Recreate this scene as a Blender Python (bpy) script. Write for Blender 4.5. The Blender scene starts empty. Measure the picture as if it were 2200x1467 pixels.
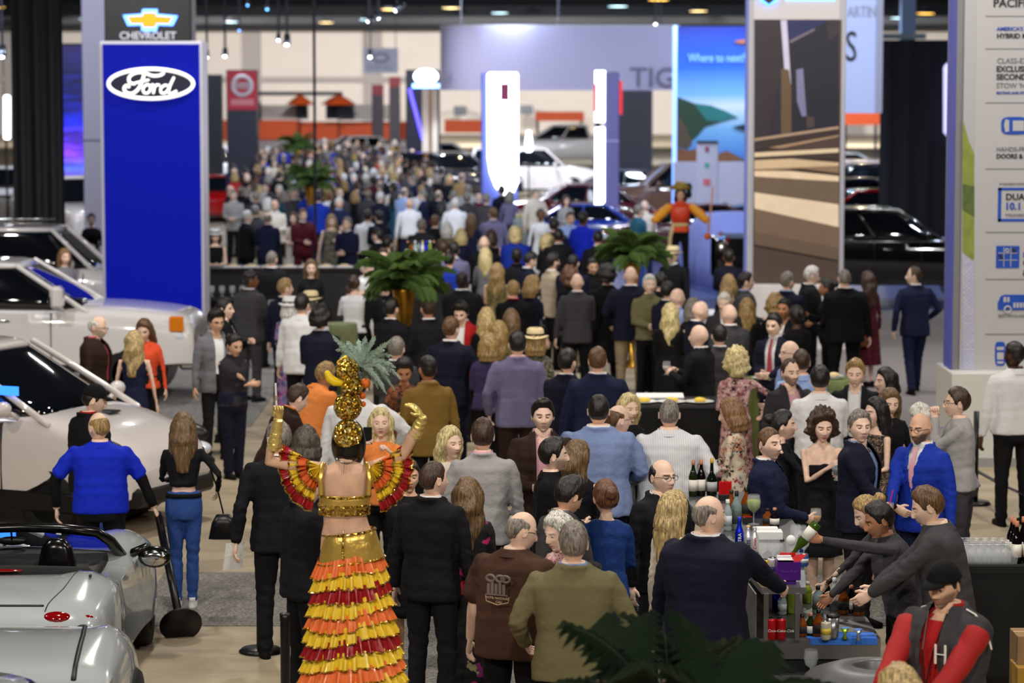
import bpy, bmesh, math, random
import numpy as np
from mathutils import Vector, Matrix
random.seed(7)
PI=math.pi
C=bpy.context.scene.collection
SC=bpy.context.scene
# ---------------------------------------------------------------- camera
F=6000.0; CAMH=4.58; TILT=math.atan(576.5/F)
cam=bpy.data.cameras.new('camera'); co=bpy.data.objects.new('camera',cam); C.objects.link(co)
co.location=(0,0,CAMH); co.rotation_euler=(PI/2-TILT,0,0)
cam.sensor_width=36; cam.lens=36*F/2200; cam.clip_start=.5; cam.clip_end=600
cam.dof.use_dof=True; cam.dof.focus_distance=20.0; cam.dof.aperture_fstop=2.3
SC.camera=co
_ct,_st=math.cos(TILT),math.sin(TILT)
def ray(px,py):
    dx=(px-1100)/F; dy=(733.5-py)/F
    return np.array((dx,_ct+_st*dy,-_st+_ct*dy))
def at(px,py,z=0.):
    d=ray(px,py); t=(z-CAMH)/d[2]; return np.array((0,0,CAMH))+d*t
def atY(px,py,Y):
    d=ray(px,py); return np.array((0,0,CAMH))+d*(Y/d[1])
# ---------------------------------------------------------------- view, world, lights
SC.view_settings.view_transform='Standard'; SC.view_settings.look='None'; SC.view_settings.exposure=1.0; SC.view_settings.gamma=1
SC.view_settings.use_curve_mapping=False
W=bpy.data.worlds.new('world'); SC.world=W; W.use_nodes=True
W.node_tree.nodes['Background'].inputs[0].default_value=(.55,.6,.8,1); W.node_tree.nodes['Background'].inputs[1].default_value=.025
cy=SC.cycles; cy.use_denoising=True; cy.max_bounces=5; cy.diffuse_bounces=2; cy.glossy_bounces=3; cy.transmission_bounces=5; cy.transparent_max_bounces=8; cy.use_adaptive_sampling=True; cy.adaptive_threshold=.03
cy.sample_clamp_indirect=4; cy.caustics_reflective=False; cy.caustics_refractive=False
def lamp(x,y,z,size,power,col=(1,1,1),tx=None,ty=None,tz=0,spread=PI):
    l=bpy.data.lights.new('lamp','AREA'); l.shape='DISK'; l.size=size; l.energy=power; l.color=col; l.spread=spread
    o=bpy.data.objects.new('hall_or_fill_lamp',l); C.objects.link(o); o.location=(x,y,z)  # shared by the overhead hall lamps and the added fill lamps
    d=Vector(((x if tx is None else tx)-x,(y if ty is None else ty)-y,tz-z)); o.rotation_euler=d.to_track_quat('-Z','Y').to_euler(); return o
WARM=(1,.93,.82); NEU=(1,.98,.97); COOL=(.72,.82,1); BLU=(.45,.6,1)
for i,(x,y,p,c,fw) in enumerate([(-7,7,190,WARM,12),(0,5,210,WARM,13),(7,7,190,WARM,12),(-9,20,110,WARM,3),(-3,19,110,WARM,0),(3,19,110,WARM,0),(9,20,110,WARM,3),
    (-9,30,130,NEU,11),(-3,30,130,WARM,0),(3,31,130,WARM,0),(9,29,120,NEU,4),(-10,40,170,NEU,7),(-3,43,150,NEU,4),(4,40,150,NEU,8),(11,40,170,NEU,7),
    (-12,56,260,COOL,12),(-4,58,240,COOL,5),(5,56,260,COOL,14),(13,56,260,COOL,12),(-14,78,420,COOL,16),(-4,76,460,COOL,18),(6,78,460,COOL,18),(16,78,420,COOL,14),
    (-12,105,800,COOL,16),(0,100,700,COOL,10),(12,105,800,COOL,16),(-22,172,5200,NEU,60),(0,172,5200,NEU,60),(22,172,5200,NEU,60),(-9,140,1600,NEU,30),(9,140,1600,COOL,30)]):
    lamp(x,y,8.6 if y<100 else 7.6,.5 if y<100 else 1.2,p*(1.3 if y<50 else .85),c,ty=y+fw,tz=0 if y<165 else 3)  # the strong ones near the back wall are added to brighten it
lamp(5,86,8.2,2,450,COOL,tx=3,ty=100,tz=5)  # added fill lamp that brightens the ribbon banner
_r=random.Random(4)
for i in range(30):  # small spots added over the far stands for sparkling highlights
    y=_r.uniform(56,125); lamp(_r.uniform(-.19,.19)*y,y,_r.uniform(6.6,8.2),.14,60*(y/70)**2,[COOL,(1,.8,.5),NEU,COOL][i%4])

# ---------------------------------------------------------------- mesh helpers
def G(a,s): return np.exp(-(a/s)**2)
def sstep(x,a,b):
    t=np.clip((x-a)/(b-a),0,1); return t*t*(3-2*t)
class M:
    """collects vertices, faces, material indices and four mask channels"""
    def __init__(s): s.v=[]; s.f=[]; s.mi=[]; s.m=[]; s.n=0
    def add(s,v,f,mi=0,mask=None):
        v=np.asarray(v,float); b=s.n
        s.v.append(v); s.n+=len(v)
        if mask is None: mask=np.zeros((len(v),4))
        s.m.append(mask)
        if isinstance(f,np.ndarray): s.f.extend((f+b).tolist())
        else: s.f.extend([[i+b for i in q] for q in f])
        s.mi.extend([mi]*len(f)); return s
    def verts(s): return np.concatenate(s.v) if s.v else np.zeros((0,3))
    def xf(s,fn):
        s.v=[fn(np.concatenate(s.v))]; s.m=[np.concatenate(s.m)]; return s
    def mesh(s,name,smooth=True,attr=False):
        me=bpy.data.meshes.new(name); V=s.verts()
        me.from_pydata(V.tolist(),[],s.f)
        me.polygons.foreach_set('material_index',s.mi)
        if smooth: me.polygons.foreach_set('use_smooth',[True]*len(s.f))
        if attr:
            a=me.attributes.new('Mask','FLOAT_COLOR','POINT')
            a.data.foreach_set('color',np.concatenate(s.m).astype(np.float32).ravel())
        me.update(); return me
def gridf(nr,nc,closed=True):
    i=np.arange(nr-1)[:,None]; j=np.arange(nc if closed else nc-1)[None,:]; k=(j+1)%nc
    return np.stack([i*nc+j,i*nc+k,(i+1)*nc+k,(i+1)*nc+j],-1).reshape(-1,4)
def capped(nr,nc):
    f=gridf(nr,nc).tolist(); f.append(list(range(nc))[::-1]); f.append([ (nr-1)*nc+j for j in range(nc)]); return f
def loft(rings,seg=24):
    """rings: (cx,cy,cz,rx,ry[,power]) stacked horizontally"""
    t=np.arange(seg)*2*PI/seg; out=[]
    for r in rings:
        p=2/(r[5] if len(r)>5 else 2.3); c,s_=np.cos(t),np.sin(t)
        out.append(np.stack([r[0]+r[3]*np.sign(c)*abs(c)**p, r[1]+r[4]*np.sign(s_)*abs(s_)**p, np.full(seg,r[2])],-1))
    return np.concatenate(out),capped(len(rings),seg)
def unit(v):
    v=np.asarray(v,float); n=np.linalg.norm(v); return v/n if n>1e-9 else v
def tube(pts,rad,seg=10,flat=1.0,up=(0,0,1)):
    """swept tube with round ends; rad scalar or list"""
    pts=[np.asarray(p,float) for p in pts]
    if np.isscalar(rad): rad=[rad]*len(pts)
    P=[];R=[]
    d0=unit(pts[1]-pts[0]); d1=unit(pts[-1]-pts[-2])
    P+= [pts[0]-d0*rad[0]*.45]; R+=[rad[0]*.6]
    P+=pts; R+=list(rad); P+=[pts[-1]+d1*rad[-1]*.45]; R+=[rad[-1]*.6]
    t=np.arange(seg)*2*PI/seg; out=[]; u=None
    for i,p in enumerate(P):
        d=unit(P[min(i+1,len(P)-1)]-P[max(i-1,0)])
        if u is None:
            a=np.array(up,float)
            if abs(a@d)>.95: a=np.array((0,1.,0)) if abs(d[1])<.9 else np.array((1.,0,0))
            u=unit(a-d*(a@d))
        else: u=unit(u-d*(u@d))
        w=np.cross(d,u)
        out.append(p+R[i]*(np.cos(t)[:,None]*w+np.sin(t)[:,None]*u*flat))
    return np.concatenate(out),capped(len(P),seg)
def box(x0,x1,y0,y1,z0,z1,b=0):
    if b<=0:
        v=[(x,y,z) for z in (z0,z1) for y in (y0,y1) for x in (x0,x1)]
        return np.array(v,float),[[0,2,3,1],[4,5,7,6],[0,1,5,4],[2,6,7,3],[0,4,6,2],[1,3,7,5]]
    v,f=[],[]
    rs=[]
    def ring(ix,z):
        a=[(x0+ix,y0),(x1-ix,y0),(x1,y0+ix),(x1,y1-ix),(x1-ix,y1),(x0+ix,y1),(x0,y1-ix),(x0,y0+ix)]
        return [(p[0],p[1],z) for p in a]
    def ring2(ix,z):
        return [(min(max(p[0],x0+ix),x1-ix),min(max(p[1],y0+ix),y1-ix),z) for p in [q for q in ring(ix,z)]]
    rs=[ring2(b,z0),ring(b,z0+b),ring(b,z1-b),ring2(b,z1)]
    return np.array(sum(rs,[]),float),capped(4,8)
def lathe(prof,seg=24,c=(0,0,0)):
    t=np.arange(seg)*2*PI/seg
    v=np.concatenate([np.stack([c[0]+r*np.cos(t),c[1]+r*np.sin(t),np.full(seg,c[2]+z)],-1) for r,z in prof])
    return v,capped(len(prof),seg)
def ball(c,r,nu=16,nv=10,sq=(1,1,1)):
    ph=np.linspace(.02,PI-.02,nv)
    v,f=lathe([(math.sin(a),math.cos(a)) for a in ph[::-1]],nu)
    return v*np.array(sq)*r+np.array(c),f
def prism(poly,y0,y1,ax='y'):
    n=len(poly); v=[]
    for y in (y0,y1): v+=[(p[0],y,p[1]) for p in poly]
    f=[list(range(n)),list(range(n,2*n))[::-1]]+[[i,i+n,(i+1)%n+n,(i+1)%n] for i in range(n)]
    v=np.array(v,float)
    if ax=='x': v=v[:,[1,0,2]]
    if ax=='z': v=v[:,[0,2,1]]
    return v,f
def rotz(V,a):
    c,s=math.cos(a),math.sin(a); V=np.array(V,float); x=V[:,0]*c-V[:,1]*s; y=V[:,0]*s+V[:,1]*c
    return np.stack([x,y,V[:,2]],-1)
def rotx(V,a,p=(0,0,0)):
    c,s=math.cos(a),math.sin(a); V=np.array(V,float)-p; y=V[:,1]*c-V[:,2]*s; z=V[:,1]*s+V[:,2]*c
    return np.stack([V[:,0],y,z],-1)+p
def vnoise(V,sc,seed=0):
    """cheap smooth pseudo noise from summed sines"""
    r=np.random.RandomState(seed); o=np.zeros(len(V))
    for k in range(5):
        d=r.normal(size=3); d/=np.linalg.norm(d); o+=np.sin(V@d*sc*(1+.45*k)+r.rand()*6.28)/(1+.5*k)
    return o/2.2
_tmp=None
def remesh(m,vox,it=3,name='m',attr=None):
    """union of closed shells by voxel remeshing, then smoothing; returns a mesh"""
    me=m.mesh('t',False); ob=bpy.data.objects.new('t',me); C.objects.link(ob)
    a=ob.modifiers.new('r','REMESH'); a.mode='VOXEL'; a.voxel_size=vox; a.use_smooth_shade=True
    b=ob.modifiers.new('s','SMOOTH'); b.factor=.5; b.iterations=it
    dg=bpy.context.evaluated_depsgraph_get()
    r=bpy.data.meshes.new_from_object(ob.evaluated_get(dg)); r.name=name
    bpy.data.objects.remove(ob); bpy.data.meshes.remove(me)
    r.materials.clear()
    return r
def getv(me):
    a=np.empty(len(me.vertices)*3,np.float32); me.vertices.foreach_get('co',a); return a.reshape(-1,3).astype(float)
def setv(me,V): me.vertices.foreach_set('co',np.asarray(V,np.float32).ravel()); me.update()
def getn(me):
    a=np.empty(len(me.vertices)*3,np.float32); me.vertex_normals.foreach_get('vector',a); return a.reshape(-1,3).astype(float)
def cut(me,fn):
    """delete the faces whose centre passes fn"""
    bm=bmesh.new(); bm.from_mesh(me)
    cs=np.array([f.calc_center_median()[:] for f in bm.faces])
    k=fn(cs); bmesh.ops.delete(bm,geom=[f for f,q in zip(bm.faces,k) if q],context='FACES')
    bm.to_mesh(me); bm.free()
# ---------------------------------------------------------------- materials
def lin(c):
    if isinstance(c,str): c=PAL[c]
    return tuple(((x/255)/12.92 if x/255<=.04045 else ((x/255+.055)/1.055)**2.4) for x in c)+(1,)
PAL=dict(black=(10,10,13),ink=(17,17,22),navy=(22,28,58),dnavy=(18,20,40),blue=(22,50,160),royal=(16,40,190),lblue=(122,140,184),sky=(150,175,225),
 grey=(110,110,116),dgrey=(62,60,64),lgrey=(160,158,160),char=(44,42,48),white=(225,225,228),cream=(215,205,190),tan=(150,122,84),mustard=(126,98,44),
 olive=(110,104,74),brown=(70,46,36),dbrown=(44,28,24),maroon=(80,22,34),red=(168,28,30),orange=(226,134,66),coral=(226,84,50),pink=(214,160,172),
 rose=(170,70,84),lav=(112,108,142),purple=(56,48,84),khaki=(152,134,108),denim=(44,74,140),ldenim=(90,110,150),gold=(190,150,60),green=(60,90,60),
 beige=(176,160,138),yellow=(230,190,30),dblue=(26,56,120),silver=(176,178,186),teal=(40,90,110),lilac=(150,140,165),
 hbrown=(58,38,24),hdark=(22,16,14),hblond=(176,152,104),hlblond=(208,184,132),hgold=(146,118,72),hgrey=(120,112,104),hdgrey=(74,64,56),hwhite=(205,200,192),hauburn=(96,60,36),hombre=(104,80,52),hred=(126,92,60),hmid=(92,64,38))
_mc={}
def mat(name,col=(128,128,128),rough=.6,metal=0,emit=None,es=1,spec=.5,trans=0,coat=0,bump=0,bs=200,var=0,vs=5,ior=1.45,sheen=0,alpha=1):
    k=(name,str(col),rough,metal,str(emit),es,trans,coat,bump,bs,var,vs)
    if k in _mc: return _mc[k]
    m=bpy.data.materials.new(name); m.use_nodes=True; nt=m.node_tree; b=nt.nodes['Principled BSDF']
    c=lin(col); b.inputs['Base Color'].default_value=c; b.inputs['Roughness'].default_value=rough; b.inputs['Metallic'].default_value=metal
    b.inputs['Specular IOR Level'].default_value=spec; b.inputs['IOR'].default_value=ior
    b.inputs['Transmission Weight'].default_value=trans; b.inputs['Coat Weight'].default_value=coat; b.inputs['Coat Roughness'].default_value=.04
    b.inputs['Sheen Weight'].default_value=sheen; b.inputs['Alpha'].default_value=alpha
    if emit is not None: b.inputs['Emission Color'].default_value=lin(emit); b.inputs['Emission Strength'].default_value=es
    if bump or var:
        tc=nt.nodes.new('ShaderNodeTexCoord'); n=nt.nodes.new('ShaderNodeTexNoise'); nt.links.new(tc.outputs['Object'],n.inputs['Vector'])
    if bump:
        n.inputs['Scale'].default_value=bs; bp=nt.nodes.new('ShaderNodeBump'); bp.inputs['Strength'].default_value=bump; bp.inputs['Distance'].default_value=.01
        nt.links.new(n.outputs['Fac'],bp.inputs['Height']); nt.links.new(bp.outputs['Normal'],b.inputs['Normal'])
    if var:
        n2=nt.nodes.new('ShaderNodeTexNoise'); n2.inputs['Scale'].default_value=vs; n2.inputs['Detail'].default_value=4; nt.links.new(tc.outputs['Object'],n2.inputs['Vector'])
        mx=nt.nodes.new('ShaderNodeMix'); mx.data_type='RGBA'; nt.links.new(n2.outputs['Fac'],mx.inputs[0])
        mx.inputs[6].default_value=tuple(x*(1-var) for x in c[:3])+(1,); mx.inputs[7].default_value=tuple(min(1,x*(1+var)) for x in c[:3])+(1,)
        nt.links.new(mx.outputs[2],b.inputs['Base Color'])
    _mc[k]=m; return m
def nodemat(name,build):
    if name in _mc: return _mc[name]
    m=bpy.data.materials.new(name); m.use_nodes=True; nt=m.node_tree; build(nt,nt.nodes['Principled BSDF']); _mc[name]=m; return m
def ramp(nt,fac,stops,interp='LINEAR'):
    r=nt.nodes.new('ShaderNodeValToRGB'); nt.links.new(fac,r.inputs['Fac']); e=r.color_ramp.elements; r.color_ramp.interpolation=interp
    while len(e)<len(stops): e.new(.5)
    for x,(p,c) in zip(e,stops): x.position=p; x.color=lin(c)
    return r.outputs['Color']
def pattern(name,base,spots,scale=14,seed=0,th=.35):
    """printed cloth: irregular blotches of several colours on a base"""
    def b(nt,bs):
        tc=nt.nodes.new('ShaderNodeTexCoord'); nz=nt.nodes.new('ShaderNodeTexNoise'); nz.inputs['Scale'].default_value=scale*1.3
        ad=nt.nodes.new('ShaderNodeMix'); ad.data_type='RGBA'; ad.inputs[0].default_value=.12
        nt.links.new(tc.outputs['Object'],nz.inputs['Vector']); nt.links.new(tc.outputs['Object'],ad.inputs[6]); nt.links.new(nz.outputs['Color'],ad.inputs[7])
        v=nt.nodes.new('ShaderNodeTexVoronoi'); v.inputs['Scale'].default_value=scale; nt.links.new(ad.outputs[2],v.inputs['Vector'])
        w=nt.nodes.new('ShaderNodeTexWhiteNoise'); nt.links.new(v.outputs['Color'],w.inputs['Vector'])
        n=len(spots); cc=ramp(nt,w.outputs['Value'],[(i/n,c) for i,c in enumerate(spots)],'CONSTANT')
        mk=ramp(nt,v.outputs['Distance'],[(0,(255,)*3),(th,(255,)*3),(th+.06,(0,0,0))])
        mx=nt.nodes.new('ShaderNodeMix'); mx.data_type='RGBA'; nt.links.new(mk,mx.inputs[0]); mx.inputs[6].default_value=lin(base); nt.links.new(cc,mx.inputs[7])
        nt.links.new(mx.outputs[2],bs.inputs['Base Color']); bs.inputs['Roughness'].default_value=.8
    return nodemat(name,b)
def cloth(c):
    if c in PATS: return PATS[c]()
    dark=sum(PAL[c])<150
    return mat('cloth_'+c,c,.82,bump=.35,bs=60,var=.1,vs=9,spec=.25)
PATS=dict(
 blackfloral=lambda:pattern('blackfloral','black',['black',(200,40,110),'black',(190,30,50),'black',(150,40,130),(170,165,120),'black'],9,th=.42),
 pinkfloral=lambda:pattern('pinkfloral',(196,150,150),['ink',(120,50,60),(220,190,185),(150,90,95)],26,th=.5),
 multifloral=lambda:pattern('multifloral',(216,200,180),['ink',(196,110,50),(150,40,40),(216,200,180),(120,120,120),(216,200,180)],24,th=.5),
 purplefloral=lambda:pattern('purplefloral',(150,120,170),['navy',(170,70,130),(70,90,150),'lilac'],18,th=.5),
 lace=lambda:pattern('lace','black',[(190,160,130),'black',(190,160,130)],42,th=.38),
 brownpattern=lambda:pattern('brownpattern',(90,50,26),['hdark',(140,80,40),(60,30,20)],22,th=.5),
 greypattern=lambda:pattern('greypattern',(96,92,80),['ink',(150,144,120),(60,60,50)],30,th=.5),
 goldgreen=lambda:pattern('goldgreen',(96,84,44),[(60,56,30),(140,120,70)],30,th=.5),
 pinstripe=lambda:stripes(),
)
def stripes():
    def b(nt,bs):
        tc=nt.nodes.new('ShaderNodeTexCoord'); w=nt.nodes.new('ShaderNodeTexWave'); w.inputs['Scale'].default_value=22; w.inputs['Distortion'].default_value=.4
        nt.links.new(tc.outputs['Object'],w.inputs['Vector']); nt.links.new(ramp(nt,w.outputs['Fac'],[(0,(150,150,170)),(.25,(222,222,228)),(1,(230,230,234))]),bs.inputs['Base Color']); bs.inputs['Roughness'].default_value=.8
    return nodemat('pinstripe',b)
def skin(tone,hair):
    k='skin_%s_%s'%(tone,hair)
    def b(nt,bs):
        c=SK[tone]; a=nt.nodes.new('ShaderNodeAttribute'); a.attribute_name='Mask'
        sp=nt.nodes.new('ShaderNodeSeparateColor'); nt.links.new(a.outputs['Color'],sp.inputs[0])
        def mx(fac,src,col):
            m=nt.nodes.new('ShaderNodeMix'); m.data_type='RGBA'; nt.links.new(fac,m.inputs[0]); nt.links.new(src,m.inputs[6]); m.inputs[7].default_value=lin(col); return m.outputs[2]
        tc=nt.nodes.new('ShaderNodeTexCoord'); n=nt.nodes.new('ShaderNodeTexNoise'); n.inputs['Scale'].default_value=14; nt.links.new(tc.outputs['Object'],n.inputs['Vector'])
        cur=ramp(nt,n.outputs['Fac'],[(.3,tuple(x*.93 for x in c)),(.7,tuple(min(255,x*1.04) for x in c))])
        cur=mx(sp.outputs[0],cur,(c[0]*.78,c[1]*.45,c[2]*.45))
        hc=PAL[hair]; cur=mx(sp.outputs[1],cur,tuple((h*.8+s*.1) for h,s in zip(hc,c)))
        cur=mx(sp.outputs[2],cur,(196,188,182)); cur=mx(a.outputs['Alpha'],cur,(34,22,16))
        nt.links.new(cur,bs.inputs['Base Color']); bs.inputs['Roughness'].default_value=.5; bs.inputs['Subsurface Weight'].default_value=0
        bs.inputs['Specular IOR Level'].default_value=.25
    return nodemat(k,b)
SK=[(236,200,180),(220,176,148),(184,130,96),(122,80,56),(78,52,38)]
def hairmat(c):
    def b(nt,bs):
        tc=nt.nodes.new('ShaderNodeTexCoord'); mp=nt.nodes.new('ShaderNodeMapping'); mp.inputs['Scale'].default_value=(1,1,.12); nt.links.new(tc.outputs['Object'],mp.inputs[0])
        n=nt.nodes.new('ShaderNodeTexNoise'); n.inputs['Scale'].default_value=90; n.inputs['Detail'].default_value=3; nt.links.new(mp.outputs[0],n.inputs['Vector'])
        q=PAL[c]; nt.links.new(ramp(nt,n.outputs['Fac'],[(.3,tuple(x*.55 for x in q)),(.5,q),(.75,tuple(min(255,x*1.35+8) for x in q))]),bs.inputs['Base Color'])
        bp=nt.nodes.new('ShaderNodeBump'); bp.inputs['Strength'].default_value=.6; bp.inputs['Distance'].default_value=.01; nt.links.new(n.outputs['Fac'],bp.inputs['Height']); nt.links.new(bp.outputs['Normal'],bs.inputs['Normal'])
        bs.inputs['Roughness'].default_value=.42; bs.inputs['Specular IOR Level'].default_value=.5
    return nodemat('hair_'+c,b)
# ---------------------------------------------------------------- objects
def link(name,me,mats,parent=None,loc=None,label=None):
    o=bpy.data.objects.new(name,me); C.objects.link(o)
    if not isinstance(mats,(list,tuple)): mats=[mats]
    while len(me.materials)<len(mats): me.materials.append(None)
    for i,m in enumerate(mats): o.material_slots[i].link='OBJECT'; o.material_slots[i].material=m
    if parent is not None: o.parent=parent
    if loc is not None: o.location=loc
    if label: o['label']=label
    return o
def thing(name,label,cat,loc=(0,0,0),rz=0,group=None):
    o=bpy.data.objects.new(name,None); C.objects.link(o); o.location=loc; o.rotation_euler=(0,0,rz); o.empty_display_size=.1
    o['label']=label; o['category']=cat
    if group: o['group']=group
    return o
def tag(o,label,cat,group=None,kind=None):
    o['label']=label; o['category']=cat
    if group: o['group']=group
    if kind: o['kind']=kind
    return o
def struct(o): o['kind']='structure'; return o
def part(name,shapes,m,parent=None,smooth=False,label=None):
    """shapes: one (v,f) or a list of them -> one mesh object"""
    mm=M()
    if isinstance(shapes,tuple): shapes=[shapes]
    for s in shapes: mm.add(s[0],s[1],s[2] if len(s)>2 else 0)
    return link(name,mm.mesh(name,smooth),m,parent,label=label)
def text(name,s,size,m,parent,loc,rz=0,bold=0,ext=.004,align='LEFT',sx=1,rx=PI/2,shear=0):
    cu=bpy.data.curves.new(name,'FONT'); cu.body=s; cu.size=size; cu.offset=bold*size; cu.extrude=ext; cu.align_x=align; cu.resolution_u=3; cu.shear=shear
    t=bpy.data.objects.new('t',cu); C.objects.link(t); dg=bpy.context.evaluated_depsgraph_get()
    me=bpy.data.meshes.new_from_object(t.evaluated_get(dg)); bpy.data.objects.remove(t); bpy.data.curves.remove(cu)
    me.materials.clear(); o=link(name,me,m,parent,loc); o.rotation_euler=(rx,0,rz); o.scale=(sx,1,1); return o

# small height differences so that neighbours in the crowd do not run into each other (mm)
ADJ={(928,988):6,(600,905):21,(1236,1028):22,(1302,1030):-8,(1286,848):12,(1438,856):14,(1650,915):10,(1768,884):16,(1850,1066):-18,(623,640):10,(988,650):6,(1098,664):-17,(1284,746):7,(1504,696):-41,(1546,696):-17,(1355,571):10,(1187,544):-11,(1454,618):-20,(1686,641):-13,(1712,656):30,(1663,673):31,(812,490):-18,(960,478):17,(1200,492):18,(1150,405):13,(1095,410):19,(1395,590):16,(840,640):2,(760,592):-17,(750,301.1):-8,(897.5,304.4):-12,(885.5,319):7,(526.9,356.8):16,(856.7,359.6):-18,(619.7,374.1):30,(642.9,376.5):14,(688.9,376.2):15,(739.1,372.5):-31,(760.3,373):-28,(785.2,373.3):18,(494.2,397.7):3,(517.6,397.1):-5,(599.7,397):-10,(789.9,388.1):-16,(816,387.2):10,(844.8,387.4):15,(633.5,404.2):-12,(660.5,404.1):4,(877.8,408.7):-12,(941.7,408.1):-7}

# ---------------------------------------------------------------- the hall
def b_floor(nt,bs):
    tc=nt.nodes.new('ShaderNodeTexCoord'); n=nt.nodes.new('ShaderNodeTexNoise'); n.inputs['Scale'].default_value=.9; n.inputs['Detail'].default_value=6; n.inputs['Roughness'].default_value=.62
    mp=nt.nodes.new('ShaderNodeMapping'); mp.inputs['Scale'].default_value=(.6,1.6,1); nt.links.new(tc.outputs['Object'],mp.inputs[0]); nt.links.new(mp.outputs[0],n.inputs['Vector'])
    nt.links.new(ramp(nt,n.outputs['Fac'],[(.3,(142,128,106)),(.5,(162,148,124)),(.7,(178,164,140))]),bs.inputs['Base Color']); bs.inputs['Roughness'].default_value=.6
    n2=nt.nodes.new('ShaderNodeTexNoise'); n2.inputs['Scale'].default_value=60; nt.links.new(tc.outputs['Object'],n2.inputs['Vector']); bp=nt.nodes.new('ShaderNodeBump'); bp.inputs['Strength'].default_value=.15; nt.links.new(n2.outputs['Fac'],bp.inputs['Height']); nt.links.new(bp.outputs['Normal'],bs.inputs['Normal'])
def b_carpet(nt,bs):
    tc=nt.nodes.new('ShaderNodeTexCoord'); n=nt.nodes.new('ShaderNodeTexNoise'); n.inputs['Scale'].default_value=38; n.inputs['Detail'].default_value=5; nt.links.new(tc.outputs['Object'],n.inputs['Vector'])
    nt.links.new(ramp(nt,n.outputs['Fac'],[(.35,(84,82,80)),(.5,(116,113,110)),(.65,(146,143,138))]),bs.inputs['Base Color']); bs.inputs['Roughness'].default_value=.95
part('floor',box(-60,60,-6,215,-.1,0),nodemat('concrete',b_floor))['kind']='structure'
CP=nodemat('carpet',b_carpet)
for i,(a,b_,c,d) in enumerate([(-3.2,7,22.9,25.4),(-.9,1.9,16,22.9),(7.01,12,22,32.3),(-13,-3.4,36,60)]):
    o=part('floor_carpet',box(a,b_,c,d,0,.006),CP); o['kind']='structure'
o=part('floor_carpet',box(3.6,14,36,54,0,.006),mat('pale_carpet',(140,134,132),.95,bump=.3,bs=50,var=.15,vs=20)); o['kind']='structure'
o=part('floor_stage',box(2.2,12,54,75,0,.03),mat('stage_blue',(70,80,130),.35)); o['kind']='structure'
WALL=mat('wall_cream',(196,186,176),.9,var=.06,vs=.4); PIL=mat('wall_pilaster',(150,142,138),.9)
o=part('wall_back',[box(-60,60,210,210.5,0,12)]+[box(x,x+1.2,209.6,210,0,9) +(1,) for x in range(-56,58,9)]+[box(-60,60,209.5,210,3.9,4.3)+(1,)],[WALL,PIL]); o['kind']='structure'
for nm,x in(('wall_left',-60),('wall_right',60)): part(nm,box(x-.5,x,-6,210,0,12) if x<0 else box(x,x+.5,-6,210,0,12),WALL)['kind']='structure'
part('wall_front',box(-60,60,-6.5,-6,0,12),WALL)['kind']='structure'
DK=mat('ceiling_dark',(16,17,20),.8); 
part('ceiling',[box(-60,60,-6,210,11.6,11.8)],DK)['kind']='structure'
part('ceiling_soffit',[box(-60,60,200,209.4,7.65,11.5)],DK)['kind']='structure'
# ceiling ducts, beams and high-bay lamps far down the hall
random.seed(3)
for i in range(11):
    Y=112+i*8.5; z=7.85+.2*(i%3)
    o=part('ceiling_beam',box(-50,50,Y,Y+.5,z,z+.9),mat('beam',(24,26,30),.7)); o['kind']='structure'
ORD=['first','second','third','fourth','fifth','sixth','seventh','eighth','ninth','tenth']
for i in range(24):
    Y=112+8.5*random.randint(1,9)+4.4+random.uniform(-1.5,1.5); px=20+i*94+random.uniform(-30,30); X=(px-1100)*Y/F; z=7.75+random.random()*.35
    col=[(255,196,90),(255,220,150),(190,230,240)][i%3]
    l=thing('bay_lamp','round high bay lamp glowing '+['amber','cream','pale blue'][i%3]+', '+ORD[i//3]+' from left of that colour','ceiling light',(X,Y,z),group=['amber','cream','pale blue'][i%3]+' high bay lamps on the ceiling')
    part('housing',[lathe([(.05,.3),(.12,.28),(.3,.1),(.55,.0)],14),tube([(0,0,.25),(0,0,11.45-z)],.03,5)],mat('lamp_metal',(60,60,62),.5),l,True)
    part('lens',lathe([(.01,-.02),(.5,0),(.5,.02),(.01,.02)],14),mat('lens%d'%(i%3),col,.5,emit=col,es=5),l)
for i in range(14):
    Y=114+i*6.6; px=(i*397)%2300-40; X=(px-1100)*Y/F
    o=part('ceiling_duct',tube([(X-4,Y,9.3),(X+5,Y+.5,9.3)],.3,12),mat('duct%d'%(i%3),[(120,104,70),(92,98,104),(50,60,84)][i%3],.4,.6)); o['kind']='structure'
def pt(px,py,Y): return atY(px,py,Y)
def pX(px,Y,py=400): return pt(px,py,Y)[0]
def pZ(py,Y,px=1100): return pt(px,py,Y)[2]
def rect(x0,y0,x1,y1,Y,d=.3,ground=False,b=0):
    """box whose front face is at depth Y, from pixel edges"""
    zb=0 if ground else pZ(y1,Y); zm=(y0+y1)/2
    return box(pX(x0,Y,zm),pX(x1,Y,zm),Y,Y+d,zb,pZ(y0,Y),b)
def poly(pts,Y,d=.004):
    q=[pt(a,b,Y) for a,b in pts]; return prism([(p[0],p[2]) for p in q],Y-d,Y)
WF=mat('frame_white',(196,194,204),.4); GF=mat('frame_grey',(150,150,166),.45); NV=mat('sign_navy',(8,12,40),.4); BK=mat('sign_black',(8,8,12),.35)
EW=mat('lit_white',(240,244,255),.5,emit=(238,242,255),es=3.2); EB=mat('lit_blue',(90,150,255),.5,emit=(60,120,255),es=4); CW=mat('lit_core',(255,255,255),.5,emit=(252,255,246),es=.6)
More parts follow.
